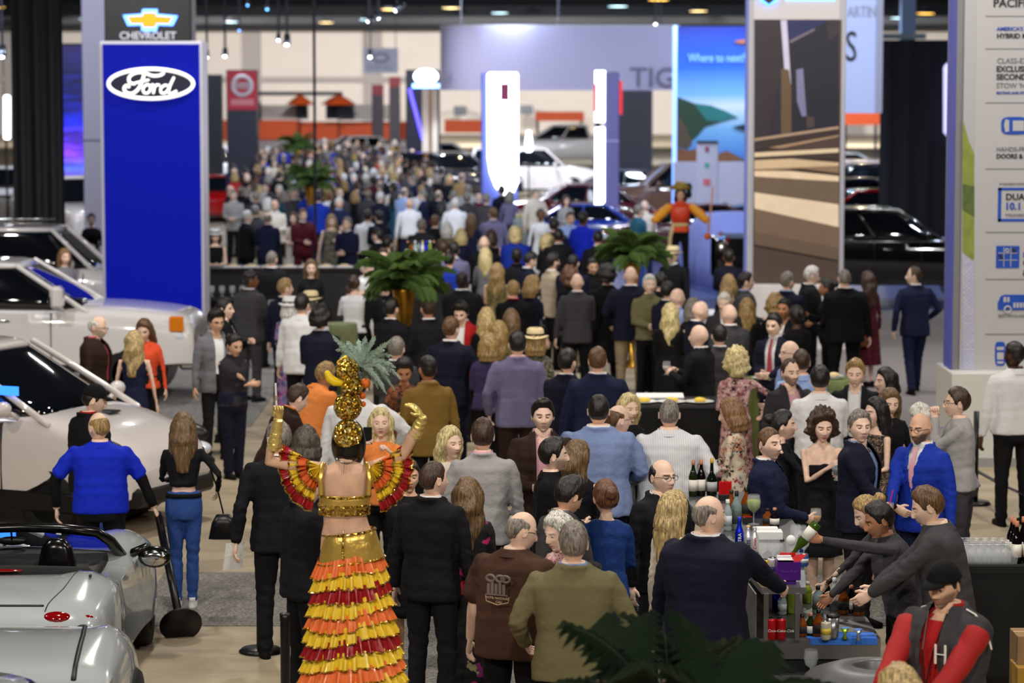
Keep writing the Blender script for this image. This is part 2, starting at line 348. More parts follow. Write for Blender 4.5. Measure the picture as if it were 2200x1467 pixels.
# Ford tower
Y=46.; t=thing('sign_tower','tall royal blue tower with glowing white Ford oval, behind the white pickup','sign',(0,0,0))
part('frame',rect(217,88,436,700,Y,.9,True,.02),WF,t)
part('face',rect(224,95,431,700,Y-.03,.04,True),mat('ford_blue',(0,10,120),.5,spec=.12,emit=(0,16,160),es=.22),t)
em=part('emblem',[prism([(pt(324+87*math.cos(a),180+28.5*math.sin(a),Y-.1)[0],pt(324,180+28.5*math.sin(a),Y-.1)[2]) for a in np.linspace(0,2*PI,48,endpoint=False)],Y-.12,Y-.05)],mat('emblem_dark',(4,8,40),.3),t)
ring=[pt(324+91*math.cos(a),180+32*math.sin(a),Y-.13) for a in np.linspace(0,2*PI,64)]
part('ring',tube(ring,.028,8),CW,em,True)
Z3=2.934
def stroke(pts,r):
    # smooth a polyline given in zoomed pixels
    q=np.array([pt(a/Z3,b/Z3,Y-.16) for a,b in pts]); 
    tt=np.linspace(0,len(q)-1,len(q)*5); i0=np.clip(np.floor(tt).astype(int),0,len(q)-2); u=(tt-i0)[:,None]
    p0=q[np.clip(i0-1,0,None)];p1=q[i0];p2=q[i0+1];p3=q[np.clip(i0+2,None,len(q)-1)]
    c=.5*((2*p1)+(-p0+p2)*u+(2*p0-5*p1+4*p2-p3)*u*u+(-p0+3*p1-3*p2+p3)*u**3)
    return tube(list(c),r*.74,7,up=(0,1,0))
S_=[([(850,528),(818,520),(814,488),(850,462),(905,458),(960,478),(1005,476),(1032,462)],.03),([(910,462),(896,510),(872,560),(836,588),(798,584),(782,560),(795,540),(815,548)],.032),([(855,522),(900,512),(938,504)],.022),
 ([(925,532),(902,556),(908,584),(932,586),(948,562),(942,538),(925,532)],.024),([(958,532),(972,548),(966,588)],.024),([(970,560),(986,536),(1006,538)],.024),
 ([(1040,536),(1014,556),(1016,584),(1040,586),(1062,562)],.024),([(1096,488),(1072,540),(1062,580),(1082,590),(1112,574)],.026),([(1040,536),(1062,542)],.024)]
part('lettering',[stroke(*q) for q in S_],CW,em,True)
# Chevrolet tower
Y=54.; t=thing('sign_tower','black sign tower with lit gold bowtie emblem, rising behind the blue Ford tower','sign')
part('frame',rect(228,-60,414,700,Y,.8,True,.02),BK,t)
bow=[(805,105),(902,100),(908,80),(985,80),(985,100),(1092,108),(1066,150),(988,148),(980,172),(903,172),(900,148),(830,150)]
bow=[(a/Z3,b/Z3) for a,b in bow]; cx_,cy_=322,42.5
e=part('emblem',poly(bow,Y-.1,.08),mat('bow_gold',(214,150,20),.3,.4,emit=(214,140,10),es=.5),t)
part('glow_edge',poly([(cx_+(a-cx_)*1.2,cy_+(b-cy_)*1.5) for a,b in bow],Y-.02,.05),mat('bow_glow',(90,140,255),.5,emit=(80,130,255),es=3),e)
text('lettering','CHEVROLET',.2,mat('letter_lit',(190,190,196),.5,emit=(170,170,180),es=.6),t,(pX(322,Y),Y-.03,pZ(84,Y)),bold=.02,align='CENTER',sx=.98)
# left side: pale pillar, black drapes, LED screen, light tubes
Y=62.; t=thing('pillar','pale grey square pillar at the left, behind the blue tower','pillar'); part('shaft',[rect(178,-80,231,640,Y,.8,True,.02)],mat('pillar_grey',(150,146,160),.7),t); part('shaft_joint',[rect(177,300,232,303,Y-.01,.02)],mat('joint',(90,90,100),.8),t)  # thin darker joint band across the shaft
def curtain(x0,x1,Y,z1,label,m,amp=.06,per=.28):
    n=int((x1-x0)/.03); xs=np.linspace(x0,x1,n); ys=Y+amp*np.sin(xs*2*PI/per)+amp*.4*np.sin(xs*2*PI/per*.43+1)
    v=[(x,y,z) for z in(0,z1) for x,y in zip(xs,ys)]+[(x,y+.03,z) for z in(z1,0) for x,y in zip(xs,ys)]
    o=part('drape',(np.array(v),gridf(4,n,False)),m,None,True); tag(o,label,'curtain'); return o
BC=mat('drape_black',(9,10,16),.75)
curtain(pX(28,51.6),pX(138,51.6),51.6,6.8,'tall black pleated drape hanging left of the blue tower',BC)
curtain(pX(1889,70),pX(2075,70),70.,pZ(86,70),'wide navy black drape wall behind the parked cars at right',mat('drape_navy',(7,8,20),.8),.03,.5)
Y=80.; t=thing('led_screen','blue and purple LED screen glowing between black drape and pale pillar','screen')
part('housing',rect(122,93,185,395,Y,.4,True),BK,t)
def b_led(nt,bs):
    tc=nt.nodes.new('ShaderNodeTexCoord'); sp=nt.nodes.new('ShaderNodeSeparateXYZ'); nt.links.new(tc.outputs['Generated'],sp.inputs[0])
    n=nt.nodes.new('ShaderNodeTexNoise'); mp=nt.nodes.new('ShaderNodeMapping'); mp.inputs['Scale'].default_value=(.2,1,9); nt.links.new(tc.outputs['Generated'],mp.inputs[0]); nt.links.new(mp.outputs[0],n.inputs[0]); n.inputs['Scale'].default_value=2.4
    a=ramp(nt,sp.outputs['Z'],[(0,(150,160,255)),(.12,(60,80,255)),(.2,(120,60,255)),(.32,(90,50,240)),(.42,(20,30,190)),(.55,(8,16,120)),(.8,(8,12,80)),(1,(20,10,70))])
    m=nt.nodes.new('ShaderNodeMix'); m.data_type='RGBA'; m.blend_type='MULTIPLY'; m.inputs[0].default_value=.8; nt.links.new(a,m.inputs[6]); nt.links.new(ramp(nt,n.outputs['Fac'],[(.4,(90,90,90)),(.6,(255,255,255))]),m.inputs[7])
    bs.inputs['Base Color'].default_value=(0,0,0,1); nt.links.new(m.outputs[2],bs.inputs['Emission Color']); bs.inputs['Emission Strength'].default_value=1.3
part('picture',rect(128,97,184,392,Y-.02,.02),nodemat('led',b_led),t)
t=thing('light_tube','upright white glowing light tube at far left edge','lamp'); part('tube',tube([pt(15,208,70),pt(15,296,70)],.085,12),EW,t,True); part('foot',lathe([(.2,0),(.2,.04),(.03,.06),(.03,pZ(300,70))],14,(pX(15,70),70,0)),BK,t)
t=thing('light_tube','small upright glowing light tube standing between the lit pylons','lamp'); part('tube',tube([pt(1136,283,100),pt(1136,300,100),pt(1136,322,100)],[.07,.11,.14],12),EW,t,True); part('foot',lathe([(.3,0),(.3,.04),(.03,.06),(.03,pZ(326,100))],14,(pX(1136,100),100,0)),BK,t)
# red Nissan sign
Y=98.; t=thing('sign_tower','red square Nissan sign on top of a narrow navy tower','sign')
part('frame',rect(487,150,552,420,Y,.8,True),NV,t); part('face',rect(488,152,552,236,Y-.05,.05),mat('nissan_red',(176,26,44),.5),t)
ms=mat('letter_silver',(196,190,198),.4); RG=[pt(520+20*math.cos(a),184+20*math.sin(a),Y-.08) for a in np.linspace(0,2*PI,40)]
e=part('emblem',[tube(RG,.07,8),rect(496,178,544,190,Y-.1,.04)],ms,t); text('lettering','NISSAN',.2,mat('letter_red',(150,20,40),.5),e,(pX(520,Y),Y-.11,pZ(188.5,Y)),bold=.02,align='CENTER',sx=1.1)
part('plate',rect(496,213,545,226,Y-.06,.02),mat('plate_pink',(200,120,130),.5),t)
part('cabinet',rect(443,160,476,400,Y+1,.6,True),mat('cabinet',(10,14,30),.5),t)
# food court with orange fascia far at the back
OR=mat('fascia_orange',(232,92,36),.6); OD=mat('fascia_dark',(26,26,38),.6)
t=thing('food_stand','long concession stand with orange fascia along the far back wall','stand')
Y=170.; part('fascia',[rect(440,258,640,302,Y,1),rect(560,262,885,300,Y+2,1),rect(955,258,1040,285,Y+1,1)],OR,t); part('beam',[rect(552,197,735,205,Y-1,.5),rect(730,205,736,258,Y-1,.5),rect(553,220,560,258,Y-1,.5),rect(700,222,760,256,Y,1),rect(637,224,660,256,Y,1)],OD,t)
part('counter',[rect(552,300,885,345,Y,3,True)],mat('counter_pale',(170,160,160),.6),t); part('upper_panel',rect(560,226,640,256,Y+.5,.5),mat('panel_cream',(190,180,172),.7),t); part('upper_panel',rect(735,225,860,258,Y+.5,.5),mat('panel_cream',(190,180,172),.7),t)
for i,(a,b_,c) in enumerate([(645,205,30),(727,200,38)]):
    o=thing('parasol',['smaller','larger'][i]+' orange parasol standing above the concession counter','parasol'); q=pt(a,225,Y-3); part('canopy',lathe([(c*Y/F*1.0,0),(c*Y/F*.55,.35),(.03,.62)],10,tuple(q)),OR,o); part('pole',tube([(q[0],q[1],0.02),(q[0],q[1],q[2]+.6)],.04,8),OD,o)
for i,(a,b_,c,d) in enumerate([(799,182,824,252),(836,165,860,262)]):
    o=thing('banner_stand',['short','tall'][i]+' dark banner stand with maroon head by the orange concession','banner'); part('panel',rect(a,b_+22,c,d+40,160-i*2,.2,True),mat('banner_dark',(60,52,60),.7),o); part('head',rect(a,b_,c,b_+22,160-i*2-.02,.2),mat('banner_maroon',(120,24,36),.6),o)
for i,(a,b_,c,d) in enumerate([(975,228,1003,248),(1118,226,1145,246)]):
    o=thing('wall_monitor','dark wall monitor on the far wall '+['left of','right of']  [i]+' the lit white pylon','monitor'); part('screen',rect(a,b_,c,d,204,.3),mat('monitor',(10,16,36),.3),o); part('mount',rect(a+8,b_+6,c-8,d-6,204.3,5.2),OD,o)
t=thing('fascia_board','orange fascia board below the hanging white ribbon banner','board'); part('panel',rect(1150,240,1255,260,168,.6),OR,t); part('upright',[rect(1152,258,1158,330,168.1,.3,True),rect(1246,258,1252,330,168.1,.3,True)],OD,t)
t=thing('fascia_board','orange fascia board right of the photo tower, beyond the cars','board'); part('panel',rect(1812,243,1892,268,120,.6),OR,t); part('upright',[rect(1815,266,1819,330,120.1,.3,True),rect(1880,266,1884,330,120.1,.3,True)],OD,t)
t=thing('black_cabinet','tall black cabinet wall behind the second lit pylon','cabinet'); part('body',rect(1330,192,1402,330,125,1.2,True),NV,t); part('door',rect(1336,200,1398,320,124.97,.03),mat('cab_door',(12,14,34),.5),t)
t=thing('hanging_sign','white hanging sign with grey oval emblem, before the far wall','sign'); Y=135.; part('panel',rect(780,103,855,157,Y,.15),mat('sign_pale',(190,190,206),.6),t)
part('emblem',tube([pt(818+16*math.cos(a),124+9*math.sin(a),Y-.03) for a in np.linspace(0,2*PI,24)],.06,6),GF,t,True); text('lettering','SUBARU',.34,GF,t,(pX(818,Y),Y-.02,pZ(149,Y)),bold=.01,align='CENTER')
part('cable',[tube([pt(785,103,Y+.07),pt(785,-165,Y+.07)],.02,5),tube([pt(850,103,Y+.07),pt(850,-165,Y+.07)],.02,5)],OD,t)
# Toyota tower
Y=104.; t=thing('sign_tower','dark blue tower crowned by a glowing white oval emblem, left of the ribbon banner','sign')
part('frame',rect(872,150,944,400,Y,1,True,.03),NV,t); e=part('emblem',tube([pt(915+21*math.cos(a),164+11*math.sin(a),Y-.15) for a in np.linspace(0,2*PI,36)],.09,8),EW,t,True)
part('inner_ring',[tube([pt(915+9*math.cos(a),164+11*math.sin(a),Y-.15) for a in np.linspace(0,2*PI,24)],.06,6),tube([pt(915+15*math.cos(a),159+4*math.sin(a),Y-.15) for a in np.linspace(0,2*PI,24)],.06,6)],EW,e,True)
part('lit_bar',rect(886,180,944,189,Y-.12,.1),mat('lit_soft',(160,190,255),.5,emit=(120,170,255),es=3),t)
part('pilaster',[rect(907,192,921,345,Y-.3,.3,True),rect(928,192,940,345,Y-.3,.3,True)],mat('pilaster_cream',(206,190,176),.6),t); part('seam',rect(921,192,928,345,Y-.1,.1,True),mat('seam_gold',(170,140,90),.5),t)
part('neon_strip',tube([pt(880,192,Y-.2),pt(909,300,Y-.2)],.06,6),mat('neon',(90,80,255),.5,emit=(80,70,255),es=2),t)
# ribbon banner
Y=100.; t=thing('ribbon_banner','huge pale lavender ribbon banner with rounded left end hung under the ceiling','banner')
xl,xr=pX(944,Y),pX(1460,Y); zt,zb=pZ(58,Y),pZ(194,Y); path=[(xr,Y+.4),(xl+3.5,Y)]+[(xl+1.6-1.6*math.sin(a)*1.0+.0,Y+1.6-1.6*math.cos(a)) for a in np.linspace(0,PI,14)]+[(xr,Y+3.2)]
n=len(path); v=np.array([(x,y,z) for z in(zb,zt) for x,y in path]); part('skin',(v,gridf(2,n,False)),mat('ribbon',(150,148,178),.7),t,True)
v=np.array([(x,y,z) for z in(zt,zt+.08) for x,y in path]); part('rail',(v,gridf(2,n,False)),GF,t)
text('lettering','TIG',1.0,mat('letter_grey',(88,88,110),.6),t,(pX(1352,Y),Y-.06+.25,pZ(187,Y)),bold=.015,sx=1.05); part('cable',[tube([pt(x,58,Y+1.5),pt(x,-265,Y+1.5)],.03,5) for x in(990,1200,1420)],OD,t)
text('small_mark','ii',.5,mat('letter_grey',(88,88,110),.6),t,(pX(958,Y),Y+.35,pZ(172,Y)))
# lit pylons
Y=88.; t=thing('lit_pylon','glowing white pylon with curved foot and small maroon mark, above the crowd','pylon')
part('frame',rect(1034,157,1112,470,Y,.9,True,.05),mat('pylon_side',(96,110,200),.4),t)
cv=[(1047+4,156),(1110,156),(1113,160),(1113,392),(1100,420),(1078,418),(1064,400),(1053,372),(1048,340),(1047,160)]
part('lit_face',poly(cv,Y-.02,.12),mat('lit_bright',(255,255,255),.5,emit=(236,240,255),es=4),t)
e=part('mark',rect(1075,179,1094,216,Y-.16,.02),mat('mark_maroon',(120,20,60),.5),t); part('caption',rect(1071,235,1097,238.5,Y-.16,.02),mat('mark_dark',(20,40,60),.5),t)
Y=76.; t=thing('lit_pylon','slimmer lit pylon seen edge on, lavender side with red blocks','pylon')
part('frame',rect(1299,155,1330,540,Y,1.4,True,.03),mat('pylon_lav',(120,116,178),.4),t); part('lit_face',[rect(1279,152,1300,262,Y+.05,.3),rect(1279,274,1300,520,Y+.05,.3)],mat('lit_bright',(255,255,255),.5,emit=(236,240,255),es=4),t)
part('red_block',[rect(1276,180,1282,240,Y-.03,.25),rect(1330,174,1337,246,Y+.1,.3)],mat('block_red',(226,40,50),.4,emit=(220,30,40),es=.4),t); part('seam',[rect(1299,301,1330,304,Y-.01,.02),rect(1299,449,1330,452,Y-.01,.02)],mat('seam_lav',(190,190,235),.4),t); part('notch',rect(1278,262,1290,274,Y,.3),NV,t)
# travel poster
Y=80.; t=thing('poster_wall','blue travel poster of a mountain lake reading Where to next?, in a lit frame','poster')
part('base',rect(1448,348,1640,470,Y-.3,1.0,True),mat('base_white',(178,178,200),.5),t); part('frame',[rect(1446,55,1454,400,Y-.1,.3,True)],mat('frame_lit',(170,200,255),.4,emit=(110,160,255),es=.9),t)
def b_sky(nt,bs):
    tc=nt.nodes.new('ShaderNodeTexCoord'); sp=nt.nodes.new('ShaderNodeSeparateXYZ'); nt.links.new(tc.outputs['Generated'],sp.inputs[0])
    nt.links.new(ramp(nt,sp.outputs['Z'],[(.0,(40,110,200)),(.25,(110,170,220)),(.42,(200,215,235)),(.5,(110,170,235)),(.7,(20,90,200)),(1,(8,30,120))]),bs.inputs['Base Color']); bs.inputs['Roughness'].default_value=.4
Q=lambda a,b: (1460+a/Z3,b/Z3)
pc=part('picture',rect(1453,57,1640,350,Y-.05,.05),nodemat('poster_sky',b_sky),t)
PL=[([(1453,207)]+[Q(90,650),Q(200,665),Q(290,700),Q(370,740),Q(260,770),Q(160,800),Q(110,860),Q(60,900)]+[(1453,300)],(30,60,40)),([Q(90,650),Q(200,665),Q(290,700),Q(370,740),Q(260,765),Q(170,760)],(30,110,110)),([(1453,240),Q(40,800),Q(80,900),Q(50,940),(1453,315)],(80,66,50)),
 ([(1453,318),Q(60,950),Q(130,930),Q(200,985),Q(300,950),Q(400,1000),Q(440,1026),(1453,349)],(120,76,44)),([Q(300,1020),Q(430,1000),(1640,349),(1600,349)],(70,90,90)),([Q(330,800),Q(440,775),(1640,262),(1640,290),Q(440,835)],(24,40,60)),([Q(340,262),Q(380,250),(1640,82),(1640,92),Q(380,275)],(150,90,60))]
for k,(pp,c_) in enumerate(PL): part('landscape',poly(pp,Y-.055-.004*k,.01),mat('print%d'%k,c_,.5),pc)
text('lettering','Where to next?',.34,mat('letter_pale',(120,170,240),.5,emit=(90,140,230),es=.5),t,(pX(1476,Y),Y-.09,pZ(133,Y)),bold=.005,sx=.74)
t=thing('info_kiosk','slim white standing kiosk with small square logos before the poster wall','kiosk'); Y=73.
part('panel',rect(1497,307,1543,470,Y,.15,True,.02),mat('kiosk_white',(200,200,222),.5),t); part('logo',rect(1511,384,1526,398,Y-.02,.02),mat('logo_red',(216,110,120),.5),t,label='pinkish red square logo'); part('logo',rect(1514,350,1523,360,Y-.02,.02),mat('logo_green',(60,170,150),.5),t,label='green logo'); part('logo',rect(1515,315,1523,327,Y-.02,.02),mat('logo_maroon',(150,60,80),.5),t,label='maroon logo'); part('clamp',rect(1497,303,1543,308,Y-.05,.2),OD,t)
# photo tower
Y=46.5; t=thing('photo_tower','tall photo tower showing blurred road and skyscrapers, on a white plinth','display tower')
part('plinth',rect(1588,612,1818,760,Y-.3,1.5,True,.01),mat('plinth_white',(214,208,204),.5),t)
part('frame',rect(1607,-90,1816,612,Y,.7,False,.015),mat('tower_frame',(176,174,180),.4),t)
part('lit_edge',rect(1603,-90,1608,612,Y+.1,.3),mat('edge_blue',(120,130,200),.5,emit=(90,110,255),es=.06),t)  # left edge strip, bluish in its colour and a faint emission
pc=part('picture',rect(1620,43,1805,612,Y-.04,.04),mat('photo_ground',(76,60,50),.6,var=.12,vs=3),t)
hd_=part('header',rect(1620,-90,1805,42,Y-.04,.04),mat('header_cream',(196,190,188),.5),t)
sh=[Q(505,-20),Q(620,-20),Q(612,8),Q(562,34),Q(512,8)]
part('emblem',[poly(sh,Y-.06,.03)],EB,hd_); part('emblem_core',[poly([(a_+(1652-a_)*.3,b_-2) for a_,b_ in sh],Y-.1,.03)],BK,hd_); part('lit_line',rect(1688,-6,1794,2,Y-.06,.03),mat('lit_thin',(120,180,255),.5,emit=(110,170,255),es=1.5),hd_)
def RP(a,b): return (1460+a/Z3,b/Z3)
PH=[([(472,127),(1005,127),(1005,800),(472,870)],(34,28,40)),([(650,127),(945,127),(700,262)],(28,34,80)),([(690,262),(930,135),(1003,150),(1003,800),(690,840)],(22,20,34)),([(472,127),(640,127),(640,440),(560,860),(472,872)],(44,32,36)),
 ([(637,127),(676,127),(703,530),(668,535)],(196,190,210)),([(640,430),(690,440),(704,560),(705,835),(640,850)],(96,74,50)),([(735,440),(778,430),(800,730),(772,735),(740,640)],(120,116,150)),([(930,127),(1003,127),(1003,210),(935,262)],(46,38,44)),([(690,258),(850,178),(855,190),(700,272)],(110,100,110)),([(800,730),(850,740),(850,800),(800,810)],(70,54,50)),
 ([(472,872),(1003,795),(1003,812),(472,890)],(170,140,116)),([(472,892),(1003,815),(1003,850),(600,930),(472,955)],(50,36,32)),([(560,930),(1003,850),(1003,862),(640,935)],(160,130,100)),([(640,938),(1003,865),(1003,935),(640,945)],(74,54,46)),([(472,962),(1003,934),(1003,960),(472,990)],(220,196,160)),([(472,990),(1003,962),(1003,1004),(472,1006)],(60,44,36)),
 ([(472,1010),(700,1000),(1003,1025),(1003,1045),(472,1066)],(206,178,140)),([(472,1066),(1003,1046),(1003,1092),(760,1062),(472,1090)],(140,112,84)),([(472,1078),(700,1078),(1003,1110),(1003,1144),(472,1112)],(232,206,170)),([(472,1114),(1003,1146),(1003,1286),(472,1212)],(110,90,72)),([(472,1212),(1003,1288),(1003,1432),(472,1314)],(232,208,176)),([(472,1316),(1003,1434),(1003,1560),(472,1460)],(118,94,74)),([(472,1460),(1003,1560),(1003,1640),(472,1540)],(104,84,68))]
m_=M()
ml=[]
for k,(pp,c_) in enumerate(PH):
    v,f=poly([RP(a,b) for a,b in pp],Y-.042-.0012*k,.003); m_.add(v,f,k); ml.append(mat('photo%d'%k,c_,.55,var=.12,vs=6))
link('photograph',m_.mesh('photograph',False),ml,pc)
# slim sports-car sign right of it
Y=62.; t=thing('sign_tower','pale blue hanging sign with grey and black lettering right of the photo tower','sign')
part('panel',rect(1790,-60,1886,243,Y,.3),mat('sign_ice',(180,190,226),.5),t); part('frame',[rect(1884,-60,1897,243,Y-.05,.5)],GF,t)
text('lettering','ARTIN',.36,GF,t,(pX(1816,Y),Y-.02,pZ(37,Y)),sx=.62); text('large_letter','S',.95,mat('letter_black',(20,22,40),.5),t,(pX(1812,Y),Y-.02,pZ(131,Y)),sx=.62)
part('cable',[tube([pt(1800,-60,Y+.15),pt(1800,-524,Y+.15)],.02,5)],OD,t)
t=thing('pillar','slim blue grey pillar rising above the navy drape wall','pillar'); part('shaft',rect(1938,-80,1968,90,76,.5,True),mat('pillar_blue',(90,110,140),.6),t); part('bracket',rect(1895,72,1990,84,75.9,.3),mat('bracket',(100,112,120),.6),t)
t=thing('frame_sign','rounded white lit frame around a brown panel on the navy drape','sign'); Y=69.85
q=[(2033,145),(2037,140),(2120,140),(2120,292),(2040,292),(2033,284)]; part('lit_frame',tube([pt(a,b,Y) for a,b in q+[q[0]]],.075,8),mat('lit_lav',(200,200,240),.5,emit=(180,180,230),es=.7),t,True); part('panel',rect(2040,152,2118,284,Y+.02,.05),mat('panel_brown',(86,56,60),.5),t)
# right hand information wall
Y=32.7; t=thing('info_wall','grey white information wall of blue car icons and black lettering, far right','display wall')
PW=mat('info_face',(176,174,176),.6)
part('plinth',rect(2044,802,2420,996,Y-.35,1.2,True,.008),mat('plinth_pale',(206,204,200),.5),t); part('kick_board',rect(2042,984,2420,997,Y-.37,.03,True),mat('kick',(150,150,150),.6),t)
part('frame',rect(2052,-60,2420,802,Y+.02,.7,False),mat('info_frame',(120,118,124),.4),t); part('lit_edge',rect(2048,-60,2054,802,Y+.05,.5),mat('edge_violet',(84,90,160),.5,emit=(60,70,210),es=.05),t)  # blue light on the wall's left side, put into colour and faint emission
ph=part('photo_strip',rect(2068,-60,2093,802,Y-.004,.02),mat('strip_sky',(168,168,172),.6),t)
part('meadow',[poly([(2068,255),(2080,300),(2093,330),(2093,560),(2068,540)],Y-.006,.003)],mat('meadow',(126,140,60),.8,var=.35,vs=9),ph); part('hedge',[poly([(2068,395),(2093,400),(2093,465),(2068,450)],Y-.01,.003)],mat('hedge',(84,100,50),.8,var=.4,vs=14),ph)
def b_brick(nt,bs):
    tc=nt.nodes.new('ShaderNodeTexCoord'); mp=nt.nodes.new('ShaderNodeMapping'); mp.inputs['Rotation'].default_value=(PI/2,0,0); nt.links.new(tc.outputs['Object'],mp.inputs[0]); b=nt.nodes.new('ShaderNodeTexBrick'); nt.links.new(mp.outputs[0],b.inputs['Vector']); b.inputs['Scale'].default_value=9
    b.inputs['Color1'].default_value=lin((176,178,200)); b.inputs['Color2'].default_value=lin((190,190,206)); b.inputs['Mortar'].default_value=lin((120,124,170)); nt.links.new(b.outputs['Color'],bs.inputs['Base Color'])
part('paving',[poly([(2068,545),(2093,565),(2093,801),(2068,801)],Y-.008,.003)],nodemat('paving',b_brick),ph)
part('face',rect(2093,-60,2420,801,Y-.008,.03),PW,t)
lb=mat('info_black',(16,18,28),.5); lg=mat('info_grey',(110,110,116),.5); lu=mat('info_blue',(16,70,170),.5)
def T(s,px,py,capx,m,b=.0,sx=1): # capx: capital height in pixels
    sz=capx/183.5/.73; return text('lettering',s,sz,m,t,(pX(px,Y,py),Y-.012,pZ(py,Y,px)),bold=b,ext=.002,sx=sx)
T('PACIFICA',2133,15,18,lb,.02)
T("AMERICA'S FIRST",2141,66,8.5,lu,.018); T('HYBRID MINIVAN',2141,82,10.5,lb,.022); T('CLASS-EXCLUSIVE',2141,136,12,lg,.0,.95); T('EXCLUSIVE',2140,154,12.5,lb,.025,.95); T('SECOND-ROW',2140,171,12.5,lb,.025,.95); T("STOW 'N GO",2140,189,11.5,lg,0,.95); T('SEATING AND STORAGE',2140,202,5.5,lu,.025)
T('HANDS-FREE',2140,325,10,lg,0,.95); T('DOORS & LIFTGATE',2140,340,10,lb,.025,.95); T('AVAILABLE UCONNECT',2146,397,5,lg); T('DUAL',2160,429,14,lb,.022); T('10.1',2158,450,15.5,lu,.03); T('TOUCHSCREENS',2159,465,6.5,lg)
T('BEST-IN-CLASS',2144,681,6.5,lg); T('L',2197,552,11,lu,.03); T('O',2197,570,13,lb,.03); T('&',2197,576+16,13,lb,.03)
part('rule',[rect(2117,y,2420,y+1.6,Y-.012,.004) for y in(34,104,220,362,498,599,717)],lg,t)
fr=[(2144,404),(2420,404),(2420,476),(2144,476)]; part('icon_screen',[rect(2144,403,2420,409,Y-.012,.004),rect(2144,470,2420,476,Y-.012,.004),rect(2144,403,2151,476,Y-.012,.004)],lu,t)
def topcar(x,y,w,h,vert):
    P_=[]; 
    for a in np.linspace(0,2*PI,28,endpoint=False):
        c,s=math.cos(a),math.sin(a); P_.append((x+w/2*abs(c)**.5*np.sign(c),y+h/2*abs(s)**.5*np.sign(s)))
    return P_
o=part('icon_car',[poly(topcar(2180,270,58,38,0),Y-.01,.004)],lu,t); part('icon_window',[poly([(2160,256),(2168,258),(2168,282),(2160,284),(2157,270)],Y-.015,.003),poly([(2176,259),(2200,259),(2200,281),(2176,281)],Y-.015,.003)],PW,o)
o=part('icon_car',[poly(topcar(2149,760,23,52,1),Y-.01,.004)],lu,t); part('icon_window',[poly([(2141,745),(2157,745),(2156,752),(2142,752)],Y-.015,.003),poly([(2142,757),(2156,757),(2156,772),(2142,772)],Y-.015,.003),poly([(2142,776),(2156,776),(2155,781),(2143,781)],Y-.015,.003)],PW,o)
o=part('icon_grid',rect(2140,528,2190,576,Y-.012,.004),lu,t); part('icon_line',[rect(2145,543,2186,544.5,Y-.016,.003),rect(2145,558,2186,559.5,Y-.016,.003),rect(2156,531,2157.5,573,Y-.016,.003),rect(2171,531,2172.5,573,Y-.016,.003)],PW,o)
part('icon_ring',tube([pt(2164+3.6*math.cos(a),538+3.6*math.sin(a),Y-.015) for a in np.linspace(0,2*PI,18)],.007,6),PW,o); part('icon_cross',sum([[tube([pt(a-4,b-4,Y-.015),pt(a+4,b+4,Y-.015)],.008,5),tube([pt(a-4,b+4,Y-.015),pt(a+4,b-4,Y-.015)],.008,5)] for a,b in((2178,537),(2150,551))],[]),lb,o)
o=part('icon_van',[poly([(2144,666),(2143,652),(2150,636),(2158,633),(2215,633),(2240,650),(2240,666)],Y-.012,.004)],lu,t); part('icon_wheel',[tube([pt(2165+7*math.cos(a),665+7*math.sin(a),Y-.018) for a in np.linspace(0,2*PI,18)],.01,6),rect(2156,638,2162,649,Y-.018,.003),rect(2164,638,2169,649,Y-.018,.003)]+[rect(2177+i*7,650,2182+i*7,661,Y-.018,.003) for i in range(5)],PW,o)
# spot lamps hung from the rig
def spot(px,py,Y,s,label,col=(235,242,255),es=14,aim=(0,-.5,-.8)):
    q=pt(px,py,Y); t=thing('spotlight',label,'spotlight',tuple(q)); d=unit(aim); s_=s*Y/F
    part('can',tube([-d*s_*2.2,-d*s_*1.2,d*s_*.1],[s_*.75,s_*.85,s_],14),mat('can_chrome',(120,124,134),.25,.9),t,True)
    part('lens',tube([d*s_*.05,d*s_*.2],s_*.8,14),mat('spotlens',col,.5,emit=col,es=es),t); part('yoke',tube([(s_*.1,0,s_*1.2),(s_*.1,0,2.5)],.03,6),OD,t)
spot(616,92,70,9,'bright white spotlight with blue glare, above the far crowd')
spot(598,84,72,6,'smaller bright spotlight just left of the glaring one above the far crowd')
spot(483,118,74,7,'pale spotlight hanging right of the blue tower'); spot(444,121,72,6,'white spotlight hanging close to the edge of the blue tower')
spot(792,45,66,6,'chrome spotlight at the top of the photo, left of its twin',aim=(-.6,-.5,-.5),es=5); spot(812,38,66,6,'chrome spotlight at the top of the photo, middle of the cluster',aim=(.5,-.5,-.8),es=5); spot(852,20,66,9,'larger chrome spotlight angled left at the top edge',aim=(-.7,-.4,-.6),es=5)
spot(514,64,90,4,'tiny blue spotlight above the red sign',(90,150,255),8); spot(532,10,90,4,'tiny blue spotlight at the top edge left of centre',(90,160,255),8); spot(574,18,92,5,'paired tiny blue spotlight near the top edge',(90,160,255),8); spot(4,118,60,10,'glaring blue white spotlight cut by the left edge')
spot(795,120,120,6,'small white spotlight before the hanging white sign'); spot(1408,50,110,5,'small white spotlight above the ribbon banner',(255,244,220),9)
t=thing('rig_pole','thin dark vertical pole rising through the far crowd','pole'); part('pole',tube([(pX(677,58),58,0),(pX(677,58),58,6.9)],.03,8),OD,t); part('base_plate',lathe([(.25,0),(.25,.03),(.03,.05)],16,(pX(677,58),58,0)),OD,t)

